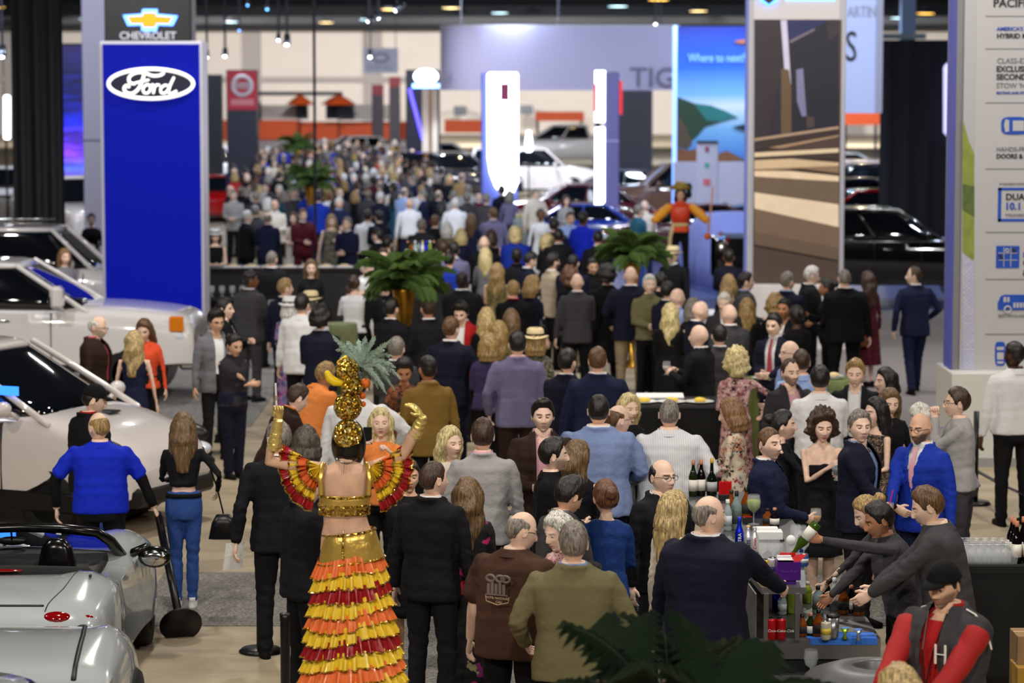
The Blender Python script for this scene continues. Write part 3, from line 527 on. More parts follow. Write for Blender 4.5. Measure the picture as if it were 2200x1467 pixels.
# ---------------------------------------------------------------- cars
GL=mat('car_glass',(10,14,20),.04,coat=1,spec=.8); TY=mat('tyre',(14,14,15),.75); CHR=mat('chrome',(200,202,206),.12,1); TRIM=mat('car_trim',(12,12,14),.4); LENS=mat('lens_clear',(220,225,235),.05,coat=1); RIM=mat('rim_silver',(150,152,158),.25,.8); RIMD=mat('rim_dark',(28,28,32),.3,.6); RED=mat('lens_red',(130,6,10),.1,coat=1); AMB=mat('lens_amber',(230,130,20),.15,coat=1)
def paint(n,c,r=.18): return mat('paint_'+n,c,r,coat=1,spec=.5)
def interp(st,n):
    st=np.array(st,float); x=np.linspace(0,1,n); k=len(st)-1; u=x*k; i=np.clip(u.astype(int),0,k-1); f=(u-i)[:,None]
    p0=st[np.clip(i-1,0,k)];p1=st[i];p2=st[i+1];p3=st[np.clip(i+2,0,k)]
    return .5*((2*p1)+(-p0+p2)*f+(2*p0-5*p1+4*p2-p3)*f*f+(-p0+3*p1-3*p2+p3)*f**3)
def carbody(st,n=44,sh=.45):
    """st rows: x, sill z, shoulder z, centre z, half width at sill, half width at shoulder"""
    R=interp(st,n); out=[]
    for x,zs,zb,zt,ws,wb in R:
        h=[(0,zs),(ws*.8,zs),(ws,zs+.06),(wb*1.01,zs+(zb-zs)*.45),(wb,zs+(zb-zs)*.75),(wb*.975,zb-.03)]
        for a in np.linspace(.25,PI/2,7): h.append((wb*.965*math.cos(a)**sh if a<PI/2-.01 else 0,zb-.03+(zt-zb+.03)*math.sin(a)))
        h+= [(-y,z) for y,z in h[-2:0:-1]]
        out.append([(x,-y,z) for y,z in h])
    nc=len(out[0]); return np.array(sum(out,[])),capped(len(out),nc)
def wheel(parent,x,y,r,w,side,rim=RIM,n=5):
    t=link('wheel',(lambda mm:mm.mesh('wheel'))(M().add(*rotx_(lathe([(r*.6,-w/2),(r*.93,-w/2),(r,-w*.35),(r,w*.35),(r*.93,w/2),(r*.6,w/2),(r*.6,-w/2)],32)))),TY,parent,(x,y,r))
    sh=[rotx_(lathe([(.02,-w*.1),(r*.62,-w*.1),(r*.66,w*.35),(r*.62,w*.3),(r*.58,-w*.02),(.02,-w*.02)],28))]
    o=part('rim_well',sh,mat('rim_inside',(16,16,18),.5),t,True)
    sp=[]
    for i in range(n):
        a=2*PI*i/n+.3; c,s=math.cos(a),math.sin(a)
        for q in(-.1,.1): a2=a+q; sp.append(tube([(r*.1*c,w*.30*side*-1,r*.1*s),(r*.6*math.cos(a2),w*.36*-side,r*.6*math.sin(a2))],[.035,.025],6))
    sp.append(tube([(0,w*.2*-side,0),(0,w*.36*-side,0)],.06,10)); ring=[(r*.63*math.cos(a),w*.34*-side,r*.63*math.sin(a)) for a in np.linspace(0,2*PI,33)]; sp.append(tube(ring,.018,6)); part('rim',sp,rim,t,True)
def rotx_(vf): v,f=vf; return v[:,[0,2,1]],f
def arches(me_obj,xs,r,W,parent):
    """cut the wheel arches out of the body with a boolean"""
    mm=M()
    for x in xs: v,f=lathe([(r*1.17,-W*1.2),(r*1.17,W*1.2)],36); mm.add(v[:,[0,2,1]]+np.array((x,0,r*1.02)),[q[::-1] for q in f])
    # two cutters as slots only near the sides
    mm=M()
    for x in xs:
        for s in(-1,1):
            a,b_=sorted((s*W*.62,s*W*1.3)); v,f=lathe([(r*1.17,a),(r*1.17,b_)],36); mm.add(v[:,[0,2,1]]+np.array((x,0,r*1.02)),f)
    c=bpy.data.objects.new('cut',mm.mesh('cut',False)); C.objects.link(c)
    bmx=bmesh.new(); bmx.from_mesh(c.data); bmesh.ops.recalc_face_normals(bmx,faces=bmx.faces); bmx.to_mesh(c.data); bmx.free()
    bmx=bmesh.new(); bmx.from_mesh(me_obj.data); bmesh.ops.recalc_face_normals(bmx,faces=bmx.faces); bmx.to_mesh(me_obj.data); bmx.free()
    md=me_obj.modifiers.new('b','BOOLEAN'); md.operation='DIFFERENCE'; md.object=c; md.solver='EXACT'
    dg=bpy.context.evaluated_depsgraph_get(); me=bpy.data.meshes.new_from_object(me_obj.evaluated_get(dg)); me_obj.modifiers.clear(); old=me_obj.data; mats=[s.material for s in me_obj.material_slots]
    me_obj.data=me; bpy.data.objects.remove(c); me.materials.clear(); me.materials.append(mats[0]); me_obj.material_slots[0].link='OBJECT'; me_obj.material_slots[0].material=mats[0]
    try: me.set_sharp_from_angle(angle=.6)
    except Exception: pass
    [part('wheel_well',q_,TRIM,parent) for q_ in [rotx_(lathe([(r*1.15,-W*.86),(r*1.15,W*.86)],24)) and (lambda vf:(vf[0]+np.array((x,0,r*1.02)),vf[1]))(rotx_(lathe([(r*1.15,-W*.60),(r*1.15,W*.60)],24))) for x in xs]]
TYPES=dict(
 sedan=dict(L=4.7,W=.91,r=.33,wx=(.95,3.75),st=[(0,.32,.62,.66,.62,.66),(.06,.24,.72,.78,.8,.84),(.5,.2,.86,.94,.88,.9),(1.3,.19,.92,1.0,.9,.91),(2.6,.19,.92,.98,.9,.915),(3.4,.2,.88,.98,.9,.91),(4.2,.22,.74,.84,.86,.87),(4.6,.26,.6,.66,.72,.74),(4.7,.32,.5,.54,.55,.58)],gh=(.45,1.25,2.55,3.5,.9,1.45,.8,.58)),
 suv=dict(L=4.8,W=.96,r=.38,wx=(.95,3.8),st=[(0,.42,.9,.96,.75,.78),(.05,.32,1.0,1.05,.88,.9),(.5,.28,1.08,1.12,.94,.95),(1.6,.26,1.08,1.12,.95,.96),(2.8,.26,1.06,1.12,.95,.96),(3.6,.27,1.0,1.12,.95,.95),(4.4,.3,.92,1.02,.9,.9),(4.74,.34,.8,.86,.78,.8),(4.8,.42,.66,.7,.66,.68)],gh=(.05,.35,2.9,3.65,1.06,1.76,.86,.68)),
 pickup=dict(L=5.9,W=1.02,r=.42,wx=(1.25,5.02),st=[(0,.55,1.3,1.3,.92,.95),(.05,.5,1.36,1.36,.98,1.0),(2.0,.46,1.36,1.36,1.0,1.01),(3.2,.44,1.3,1.34,1.0,1.015),(4.2,.44,1.26,1.36,1.0,1.01),(5.0,.46,1.2,1.33,1.0,1.0),(5.7,.5,1.1,1.24,.96,.97),(5.88,.5,1.0,1.1,.92,.93),(5.9,.55,.9,.95,.88,.9)],gh=(1.75,1.95,3.45,4.5,1.3,1.96,.94,.74)),
 van=dict(L=4.9,W=.93,r=.34,wx=(.95,3.95),st=[(0,.36,1.1,1.15,.82,.84),(.05,.3,1.14,1.18,.9,.91),(1.5,.26,1.16,1.2,.92,.93),(3.0,.26,1.14,1.2,.92,.93),(3.8,.26,1.06,1.2,.91,.92),(4.4,.28,.92,1.06,.88,.88),(4.78,.32,.74,.86,.78,.79),(4.9,.4,.6,.66,.62,.64)],gh=(.04,.15,2.75,4.0,1.14,1.83,.86,.72)),
)
CARS=[]
def clash(x,y,m=.3):
    for cx,cy,a,L,W in CARS:
        dx,dy=x-cx,y-cy; u=dx*math.cos(a)+dy*math.sin(a); v=-dx*math.sin(a)+dy*math.cos(a)
        if abs(u)<L/2+m and abs(v)<W+m: return True
def car(kind,col,px,py,head,label,z0=0,sc=1.,rim=RIM,cut_=True,pos=None,far=False,racks=False,name='car',group=None):
    """px,py: where the car's middle meets the floor in the photograph; head 0 = nose to +X"""
    T_=TYPES[kind]; L=T_['L']; P0=at(px,py,z0) if pos is None else np.array(pos)
    t=thing({'pickup':'pickup_truck','van':'minivan'}.get(kind,'car'),label,'pickup truck' if kind=='pickup' else('van' if kind=='van' else 'car'),(P0[0],P0[1],z0),math.radians(head),group); t.scale=(sc,)*3
    off=np.array((-L/2,0,0)); W=T_['W']; CARS.append((P0[0],P0[1],math.radians(head),L*sc,W*sc))
    v,f=carbody(T_['st'],44 if not far else 20); b=part('body',(v+off,f),col,t,True)
    if cut_ and not far: arches(b,[x-L/2 for x in T_['wx']],T_['r'],W,t)
    x0,x1,x2,x3,zb,zr,w0,w1=T_['gh']; g=[]
    # greenhouse: glass cabin, painted roof, pillars
    def ringg(k,infl=0):
        xa=x0+(x1-x0)*k-infl; xb=x3+(x2-x3)*k+infl; w=w0+(w1-w0)*k**1.3+infl; n=28; tt=np.arange(n)*2*PI/n; c,s=np.cos(tt),np.sin(tt); p=.34
        return np.stack([(xa+xb)/2+(xb-xa)/2*np.sign(c)*abs(c)**p-L/2,w*np.sign(s)*abs(s)**p,np.full(n,zb-.04+(zr-zb)*k)],-1)
    ks=[0,.3,.6,.85,.97]; v=np.concatenate([ringg(k) for k in ks]); part('windows',(v,capped(len(ks),28)),GL,t,True)
    v=np.concatenate([ringg(.93,.012),ringg(1.0,.012),ringg(1.03,-.06),ringg(1.05,-.25)]); part('roof',(v,capped(4,28)),col,t,True)
    pl=[]
    for s in(-1,1):
        A=lambda k,fx: (x0+(x1-x0)*k+(x3+(x2-x3)*k-x0-(x1-x0)*k)*fx-L/2, s*(w0+(w1-w0)*k**1.3+.006)*.985, zb-.04+(zr-zb)*k)
        corner=lambda k,e:(( x3+(x2-x3)*k if e else x0+(x1-x0)*k)-L/2+(-.06 if e else .06),s*((w0+(w1-w0)*k**1.3)*.965+.012),zb-.04+(zr-zb)*k)
        pl+=[tube([corner(k,1) for k in(0,.3,.6,.97)],.036,8),tube([corner(k,0) for k in(0,.3,.6,.97)],.055,8)]
        pl+=[tube([A(k,fx) for k in(0,.3,.6,.97)],.035,6) for fx in((.52,) if kind!='pickup' else(.5,))]
    [part('window_pillar',q_,col,t,True) for q_ in pl]
    for i,x in enumerate(T_['wx']):
        for s in(-1,1): wheel(t,x-L/2,s*(W-.12),T_['r'],.22 if not far else .2,-s,rim)
    st=T_['st']; zf=st[-2][3]; 
    hz=(st[-2][1]+st[-2][3])/2+.08; 
    for s in(-1,1):
        part('headlight',ball((L/2-.2,s*(W-.2),hz+.05),1,14,10,(.16,.17,.085)),LENS,t,True); part('taillight',ball((-L/2+.1,s*(W-.13),st[1][2]-.1),1,12,8,(.1,.1,.14)),RED,t,True)
        m=part('mirror',[ball((x3-L/2-.45,s*(W+.13),zb+.12),1,12,8,(.08,.11,.08)),tube([(x3-L/2-.42,s*(W-.08),zb+.02),(x3-L/2-.45,s*(W+.1),zb+.1)],.03,6)],col if not far else TRIM,t,True)
        if not far: part('side_sill',box(T_['wx'][0]-L/2+T_['r']*1.25,T_['wx'][1]-L/2-T_['r']*1.25,min(s*W*.93,s*W*.99),max(s*W*.93,s*W*.99),st[2][1]-.02,st[2][1]+.1,.02),TRIM,t); [part('door_handle',tube([(x,s*(W+.005),zb-.14),(x+.16,s*(W+.005),zb-.14)],.014,6),CHR if kind=='pickup' else col,t,True) for x in(-.75,.25)]; [part('door_seam',box(x,x+.008,min(s*W*.96,s*W*1.017),max(s*W*.96,s*W*1.017),.4,zb-.03),TRIM,t) for x in(-.95,.05,.98)]
    part('grille',ball((L/2-.09,0,hz-.06),1,16,8,(.1,W*.55,.15)),TRIM,t,True); part('bumper',box(L/2-.22,L/2+.02,-W*.8,W*.8,st[-1][1]-.1,st[-1][1]+.1,.04),TRIM if kind!='pickup' else CHR,t)
    if racks: part('roof_rail',[tube([(-L/2+x1+.2,s*w1*.9,zr+.04),(-L/2+x2-.2,s*w1*.9,zr+.05)],.022,6) for s in(-1,1)],CHR,t,True)
    if kind=='pickup': part('truck_bed',box(-L/2+.12,-L/2+1.7,-.85,.85,1.33,1.372),TRIM,t)
    return t
WH=paint('white',(226,222,222),.2); SIL=paint('silver',(160,166,172)); BLK=paint('black',(5,6,9),.1); RD=paint('red',(150,10,16)); NVY=paint('navy',(10,16,40)); BRN=paint('bronze',(92,66,52)); WT=paint('pearl',(212,206,206)); GRY=paint('graphite',(60,64,74)); MAR=paint('maroon',(74,12,22)); BLU_=paint('blue',(16,50,150))
# white pickup in front of the blue tower (its own wheel arch, mirror and lamps)
t=car('pickup',WH,130,845,0,'large white pickup truck nosing right in front of the blue tower',sc=1.0,racks=False,pos=(-7.38,39.6,0))
part('tow_mirror',[box(1.02,1.2,-1.36,-1.1,1.34,1.66,.05)],WH,t); part('mirror_glass',box(1.0,1.03,-1.34,-1.12,1.36,1.52),TRIM,t); part('marker_lamp',box(2.62,2.82,-1.0,-.93,1.0,1.22,.02),AMB,t)
car('suv',WH,60,705,0,'white SUV with black roof rails, parked behind the large white pickup',pos=(-8.5,49.2,0),racks=True,sc=1.1)
car('pickup',WT,150,560,-60,'white truck cab half hidden between black drape and blue tower',pos=(-11.2,70,0),far=True,sc=1.05)
t=car('van',WT,120,1000,-24,'white small van with open dark windows, behind the silver roadster',pos=(-5.62,28.9,0),sc=1.0)
for s in(-1,1): part('headlamp_cluster',[ball((2.05+.07*i,s*(.72-.05*i),.86-.02*i),.05,8,6) for i in range(4)],CHR,t,True); 
part('window_sticker',box(-.1,.32,-.935,-.925,1.15,1.36),mat('sticker',(220,190,150),.6),t); part('bonnet_scoop',box(1.55,1.75,-.1,.1,1.145,1.165,.01),TRIM,t)
part('dashboard_screen',box(.75,1.15,-.865,-.85,1.38,1.47),mat('tab_lit',(60,140,255),.4,emit=(40,110,255),es=1.2),t)
for sd in(-1,1):
    part('headlamp_housing',ball((2.02,sd*.80,.86),1,18,12,(.34,.12,.13)),TRIM,t,True); part('headlamp_crystal',[ball((1.86+.06*i,sd*(.885-.006*i),.90-.035*(i%3)),.03,8,6) for i in range(8)],CHR,t,True); part('turn_signal',ball((1.93,sd*.885,.80),1,10,7,(.09,.03,.04)),AMB,t,True)
    part('lower_cladding',box(-1.9,2.0,min(sd*.9,sd*.945),max(sd*.9,sd*.945),.24,.44,.02),TRIM,t)
# the silver roadster at lower left, seen from behind
t=thing('roadster','silver open roadster with black soft interior, seen from behind at lower left','car',(-3.74,21.0,0),math.radians(91))
SL=paint('ceramic',(172,178,182),.16)
st=[(-1.98,.40,.62,.66,.60,.62),(-1.93,.30,.74,.80,.76,.79),(-1.75,.24,.83,.90,.83,.85),(-1.4,.22,.87,.945,.86,.87),(-1.0,.21,.88,.955,.87,.865),(-.6,.2,.85,.86,.86,.84),(.0,.2,.83,.84,.85,.83),(.55,.2,.86,.92,.86,.84),(1.0,.2,.84,.93,.87,.86),(1.5,.22,.74,.84,.84,.84),(1.85,.28,.6,.68,.72,.74),(1.93,.36,.5,.54,.55,.58)]
v,f=carbody(st,60,.4); b=part('body',(v,f),SL,t,True); arches(b,[-1.17,1.14],.31,.86,t)
from mathutils.bvhtree import BVHTree
def onto(ob,pts,dz=.002):
    """lay points on top of a body surface"""
    bt=BVHTree.FromPolygons([v.co[:] for v in ob.data.vertices],[p.vertices[:] for p in ob.data.polygons]); o_=[]
    for p in pts:
        h=bt.ray_cast(Vector((p[0],p[1],3)),Vector((0,0,-1)))[0]; o_.append((p[0],p[1],(h.z if h else p[2])+dz))
    return o_
def dense(pts,n=5): return [tuple(np.array(a)+(np.array(b)-np.array(a))*k/n) for a,b in zip(pts[:-1],pts[1:]) for k in range(n)]+[pts[-1]]
def bump_(o,fn): V=getv(o.data); setv(o.data,fn(V))
bump_(b,lambda V:V+np.stack([0*V[:,0],0*V[:,0],.06*G(V[:,0]+1.15,.42)*G(abs(V[:,1])-.66,.16)*(V[:,2]>.7)+.05*G(V[:,0]-1.15,.4)*G(abs(V[:,1])-.66,.16)*(V[:,2]>.6)],-1)+np.stack([0*V[:,0],np.sign(V[:,1])*.03*(G(V[:,0]+1.17,.4)+G(V[:,0]-1.14,.4))*sstep(abs(V[:,1]),.7,.85),0*V[:,0]],-1))
part('cockpit',[box(-.72,.5,-.64,.64,.8,.885,.03)],mat('cabin_black',(8,8,9),.6),t,True); 
part('tonneau',[(lambda vf:(vf[0],vf[1]))(tube([(-.78,y,.90+.02*math.cos(y*2)) for y in np.linspace(-.62,.62,13)],.07,8))],mat('soft_top',(22,22,24),.9),t,True)
wf=[(.42,-.72,.84),(.2,-.66,1.0),(.08,-.57,1.09),(.05,-.3,1.125),(.04,0,1.135),(.05,.3,1.125),(.08,.57,1.09),(.2,.66,1.0),(.42,.72,.84)]
part('windscreen_frame',tube(wf,[.045,.042,.04,.038,.038,.038,.04,.042,.045],8),mat('gloss_black',(8,8,9),.2),t,True)
q=[(.44,-.70,.86),(.22,-.64,.99),(.09,-.5,1.085),(.06,0,1.12),(.09,.5,1.085),(.22,.64,.99),(.44,.70,.86),(.5,0,.9)]; me=M().add(np.array(q),[[0,1,2,3,7],[3,4,5,6,7]]).mesh('windscreen',False); link('windscreen',me,mat('clear_glass',(190,200,205),.02,trans=1,ior=1.1),t)
part('rear_view_mirror',[ball((.12,0.08,1.02),1,14,8,(.025,.12,.035)),tube([(.07,.08,1.11),(.1,.08,1.03)],.008,5)],TRIM,t,True)
for s in(-1,1):
    h=part('headrest',[(lambda vf:(vf[0]*np.array((1,1,1)),vf[1]))(loft([(-.42,s*.34,.84,.10,.145,3),(-.42,s*.34,.95,.09,.14,3),(-.43,s*.34,1.06,.075,.115,2.6),(-.44,s*.34,1.12,.05,.07,2.2),(-.44,s*.34,1.13,.02,.03,2)],20))],mat('gloss_black',(8,8,9),.2),t,True)
    part('seat',loft([(-.2,s*.34,.82,.3,.22,3),(-.2,s*.34,.9,.28,.21,3)],16),mat('cabin_black',(8,8,9),.6),t,True)
    part('door_mirror',[ball((.42,s*.97,.84),1,16,10,(.085,.13,.085)),tube([(.42,s*.8,.87),(.42,s*.92,.92)],.035,8)],mat('gloss_black',(8,8,9),.2),t,True); part('mirror_glass',ball((.345,s*.975,.84),1,14,8,(.02,.10,.058)),CHR,t,True)
    part('taillight',[ball((-1.86,s*.54,.80),1,18,12,(.07,.12,.055)),ball((-1.79,s*.70,.79),1,18,12,(.09,.11,.05))],RED,t,True,label='dark red round tail light pair')
    part('seam',tube(onto(b,dense([(-.72,s*.60,.93),(-1.1,s*.585,.958),(-1.5,s*.54,.935),(-1.78,s*.47,.885),(-1.86,s*.46,.80)]),.0),.005,5),TRIM,t,True)
    part('side_strake',ball((-1.28,s*.70,1.0),1,8,6,(.04,.012,.012)),TRIM,t,True)
    for x in(-1.17,1.14): wheel(t,x,s*.76,.31,.2,-s,RIMD,7)
part('third_brake_light',ball((-.86,0,.965),1,16,8,(.03,.16,.012)),RED,t,True); part('aerial_fin',ball((-1.3,-.02,.97),1,12,8,(.06,.03,.03)),SL,t,True)
part('boot_gap',tube(onto(b,[(-1.80,y,.872) for y in np.linspace(-.44,.44,15)],.0),.011,6),TRIM,t,True)
part('emblem',[tube([(-1.925,.045*math.cos(a)*1.25,.815+.045*math.sin(a)) for a in np.linspace(0,2*PI,24)],.005,5),tube([(-1.93,.05,.835),(-1.935,.015,.815),(-1.935,0,.805),(-1.935,-.015,.815),(-1.93,-.05,.835)],.005,5)],CHR,t,True)
part('bumper_trim',box(-1.985,-1.9,-.42,.42,.60,.66,.01),TRIM,t)
# nose of a second silver sports car right behind it
t=thing('sports_car','silver sports car bonnet and front wheel, cut by the bottom left corner','car',(-3.28,16.6,0),math.radians(91))
st=[(-1.9,.40,.7,.74,.6,.62),(-1.7,.24,.83,.90,.83,.85),(-1.0,.21,.88,.95,.87,.865),(.0,.2,.85,.86,.85,.83),(.4,.2,.90,.96,.86,.84),(.9,.2,.88,1.0,.87,.86),(1.35,.22,.84,.98,.87,.86),(1.75,.26,.76,.9,.8,.8),(1.98,.34,.62,.74,.6,.62),(2.03,.4,.56,.62,.45,.5)]
v,f=carbody(st,60,.42); b=part('body',(v,f),SL,t,True); arches(b,[-1.17,1.17],.385,.86,t)
bump_(b,lambda V:V+np.stack([0*V[:,0],0*V[:,0],.07*G(V[:,0]-1.15,.45)*G(abs(V[:,1])-.70,.13)*(V[:,2]>.6)+.05*G(V[:,0]+1.15,.4)*G(abs(V[:,1])-.66,.16)*(V[:,2]>.6)],-1))
for s in(-1,1):
    part('bonnet_gap',tube(onto(b,dense([(.2,s*.60,.955),(.95,s*.56,.975),(1.35,s*.52,.965),(1.65,s*.46,.925),(1.84,s*.38,.87)]),.0),.017,6),TRIM,t,True)
    for x in(-1.17,1.17): wheel(t,x,s*.79,.375,.2,-s,RIMD,7)
    part('headlight',ball((1.78,s*.62,.74),1,14,8,(.14,.14,.05)),LENS,t,True)
part('cabin',[(lambda r:loft(r,24))([(-1.0,0,.84,.95,.68,2.6),(-1.0,0,1.0,.75,.62,2.6),(-1.05,0,1.1,.5,.55,2.6),(-1.07,0,1.12,.35,.45,2.5)])],GL,t,True); part('roof',[(lambda r:loft(r,24))([(-1.07,0,1.08,.5,.56,2.6),(-1.07,0,1.135,.4,.5,2.5),(-1.07,0,1.145,.2,.3,2.2)])],SL,t,True)
# cars beyond
D=dict(cut_=True)
car('pickup',BLK,1925,660,0,'large black pickup truck with chrome window trim, behind the pale carpet',pos=(7.0,55.3,.03),sc=.98,z0=.03)
bt_=bpy.data.objects['pickup_truck.002'] if 'pickup_truck.002' in bpy.data.objects else None
for sd in(-1,1): part('window_trim',[tube([(-1.2,sd*.965,1.31),(1.5,sd*.965,1.31)],.022,6),tube([(1.45,sd*.95,1.33),(.55,sd*.77,1.95),(-.9,sd*.77,1.95),(-1.2,sd*.93,1.33)],.02,6)],CHR,bt_,True)
car('sedan',RD,1880,500,188,'bright red hatchback just behind the large black pickup',pos=(9.0,72.4,.03),z0=.03,sc=1.1)
car('sedan',NVY,1990,470,180,'dark sedan between the red hatchback and navy drape',pos=(12.9,64,.03),z0=.03,far=True)
car('suv',NVY,1870,440,180,'navy SUV with small white placard, behind the red hatchback',pos=(10.2,82.8,0),far=True,sc=1.1)
car('sedan',RD,2015,380,0,'deep red car roof against the navy drape, beyond the dark sedan',pos=(12.6,67.6,.6),z0=.6,far=True,sc=.8)
car('suv',WT,1840,370,180,'white SUV framed between photo tower and navy drape',pos=(11.2,92,0),far=True)
car('sedan',SIL,1850,330,0,'silver sedan far back below the orange fascia board at right',pos=(13.6,112,0),far=True)
car('suv',NVY,1600,470,180,'dark blue SUV nosing left beside the photo tower',pos=(7.97,76,0))
car('suv',BRN,1370,430,185,'bronze brown SUV behind the second lit pylon',pos=(5.2,86,0),sc=1.05)
car('sedan',MAR,1200,480,180,'dark maroon sedan under bright highlights, between the lit pylons',pos=(1.75,80,0))
car('suv',WT,1170,400,0,'pale SUV right of the glowing pylon, behind the maroon sedan',pos=(.75,104,0),sc=1.05)
car('sedan',GRY,1260,400,180,'dark bronze coupe between pale SUV and second pylon',pos=(3.3,92,0))
car('pickup',WH,1220,330,180,'white pickup far back between the two lit pylons',pos=(2.5,134,0),far=True,sc=1.1)
car('sedan',MAR,1400,470,180,'dark red car low behind the fern at centre right',pos=(4.3,69.5,0),sc=.95)
car('sedan',BLU_,1190,500,180,'blue car hidden in the crowd before the maroon sedan',pos=(1.5,72.5,0),far=True,sc=.85)
car('suv',NVY,980,390,0,'navy SUV left of the glowing pylon, behind the crowd',pos=(-2.0,101,0),far=True)
car('sedan',SIL,985,330,0,'silver sedan far back left of the glowing pylon',pos=(-2.9,128,0),far=True)
car('sedan',WH,800,320,20,'white sedan glittering left of the dark blue emblem tower',pos=(-6.8,135,0),far=True,sc=1.1)
car('sedan',WH,860,330,-10,'white car nosing toward the dark blue emblem tower',pos=(-4.7,124,0),far=True,sc=1.0)
car('suv',WH,470,340,90,'white SUV glittering right of the blue tower, farthest of the three',pos=(-11.9,112,0),far=True)
car('sedan',WH,465,400,80,'white sedan right of the blue tower, middle of the three',pos=(-12.0,101,0),far=True)
car('sedan',RD,470,430,100,'dark red car right of the blue tower, nearest of the three',pos=(-9.2,88,0),far=True)
car('suv',WT,20,400,0,'pale SUV at the far left edge behind the black drape',pos=(-15.4,86,0),far=True)
t=thing('draped_car','car hidden under a cloth cover coloured as if lit blue beside the photo tower','car',(4.75,60.5,.03),math.radians(100))
v,f=loft([(0,0,0,2.5,1.1,3),(0,0,.5,2.4,1.05,3),(0,0,.95,2.2,.98,2.8),(-.2,0,1.25,1.3,.85,2.6),(-.2,0,1.52,.9,.7,2.6),(-.2,0,1.56,.5,.4,2.4)],72); th_=np.arctan2(v[:,1],v[:,0]); k_=.045*np.sin(th_*22)*np.clip(1-v[:,2],0,1); v[:,0]+=k_*np.cos(th_); v[:,1]+=k_*np.sin(th_)
part('cover',(v,f),mat('cover_blue_lit',(126,136,200),.6),t,True); part('hem',loft([(0,0,.0,2.53,1.13,3),(0,0,.03,2.53,1.13,3)],48),mat('cover_hem',(90,98,160),.6),t,True)  # blue light on the cloth is put into the cover and hem colours

# ---------------------------------------------------------------- people
def headsurf(az,el,sex='m',feat=1.0):
    """az: 0 = front(+y), el: -pi/2..pi/2. Centre of the head at the origin, metres for a 1.75 m person."""
    d=np.stack([np.sin(az)*np.cos(el),np.cos(az)*np.cos(el),np.sin(el)],-1)
    a,b,c=.0765,.097,.119
    r=1/np.sqrt((d[:,0]/a)**2+(d[:,1]/b)**2+(d[:,2]/c)**2); V=d*r[:,None]
    x,y,z=V[:,0].copy(),V[:,1].copy(),V[:,2].copy(); lo=sstep(-z,.0,.115)
    x*=1-(.26 if sex=='m' else .38)*lo; fr=y>0
    y=np.where(fr,y*(1-.04*lo)+.012*lo,y*(1-.55*sstep(-z,.01,.1)))
    y=np.where(~fr&(z>0),y*1.03,y)
    V=np.stack([x,y,z],-1)
    f=sstep(y,.03,.06)*feat; ax=abs(x)
    k=sstep(y,.055,.088); y=y-k*.006*G(z-.045,.05)
    n=.0215*G(x,.0105+.006*sstep(-z,.0,.03))*sstep(z,-.045,-.032)*(1-sstep(z,-.025,.03)*.85)*(1-sstep(z,.03,.04))
    n+=.007*G(ax-.013,.007)*G(z+.034,.008)
    y=y+f*(n-.015*G(ax-.031,.017)*G(z-.006,.013)+.007*G(ax-.03,.022)*G(z-.026,.009)+.007*G(x,.02)*(G(z+.056,.006)+G(z+.069,.007))-.004*G(x,.02)*G(z+.0625,.003)
        +.012*G(x,.026)*G(z+.098,.016)+.004*G(ax-.043,.018)*G(z+.02,.02)-.004*G(x,.03)*G(z+.082,.008))
    return np.stack([x,y,z],-1),d
def hgrid(n,mr):
    # azimuth denser at the front
    u=np.linspace(-1,1,n,endpoint=False); az=PI*(u*.45+.55*u**3); el=np.linspace(-PI/2+.03,PI/2-.03,mr)
    A,E=np.meshgrid(az,el); return A.ravel(),E.ravel()
def hairmask(az,el,V,style):
    """signed mask, above 0 = hair"""
    a=abs(az); z=V[:,2]
    line=np.interp(a,[0,.5,.95,1.25,1.45,1.75,2.2,PI],[.075,.07,.045,-.005,-.01,.03,-.05,-.062])
    if style in('balding','ring'):
        line=np.interp(a,[0,.6,1.1,1.4,1.6,1.9,2.4,PI],[.2,.2,.13,.02,.0,.03,-.045,-.06])
        top=np.interp(a,[0,1.0,1.4,2.2,PI],[-.1,.0,.055,.075,.06 if style=='ring' else .085]); m=np.minimum((z-line)/.02,(top-z)/.02); return m
    if style=='receding': line=np.interp(a,[0,.35,.6,1.1,1.3,1.45,1.75,2.2,PI],[.088,.1,.105,.06,0,-.01,.03,-.05,-.062])
    if style in('long','bob','wavy','curly','bun'):
        line=np.interp(a,[0,.5,.9,1.1,1.3,2,PI],[.078,.068,.04,-.02,-.07,-.1,-.1])
        if style=='bun': line=np.interp(a,[0,.5,.95,1.25,1.5,1.8,2.3,PI],[.08,.07,.05,.0,.01,.0,-.055,-.06])
    return (z-line)/.016
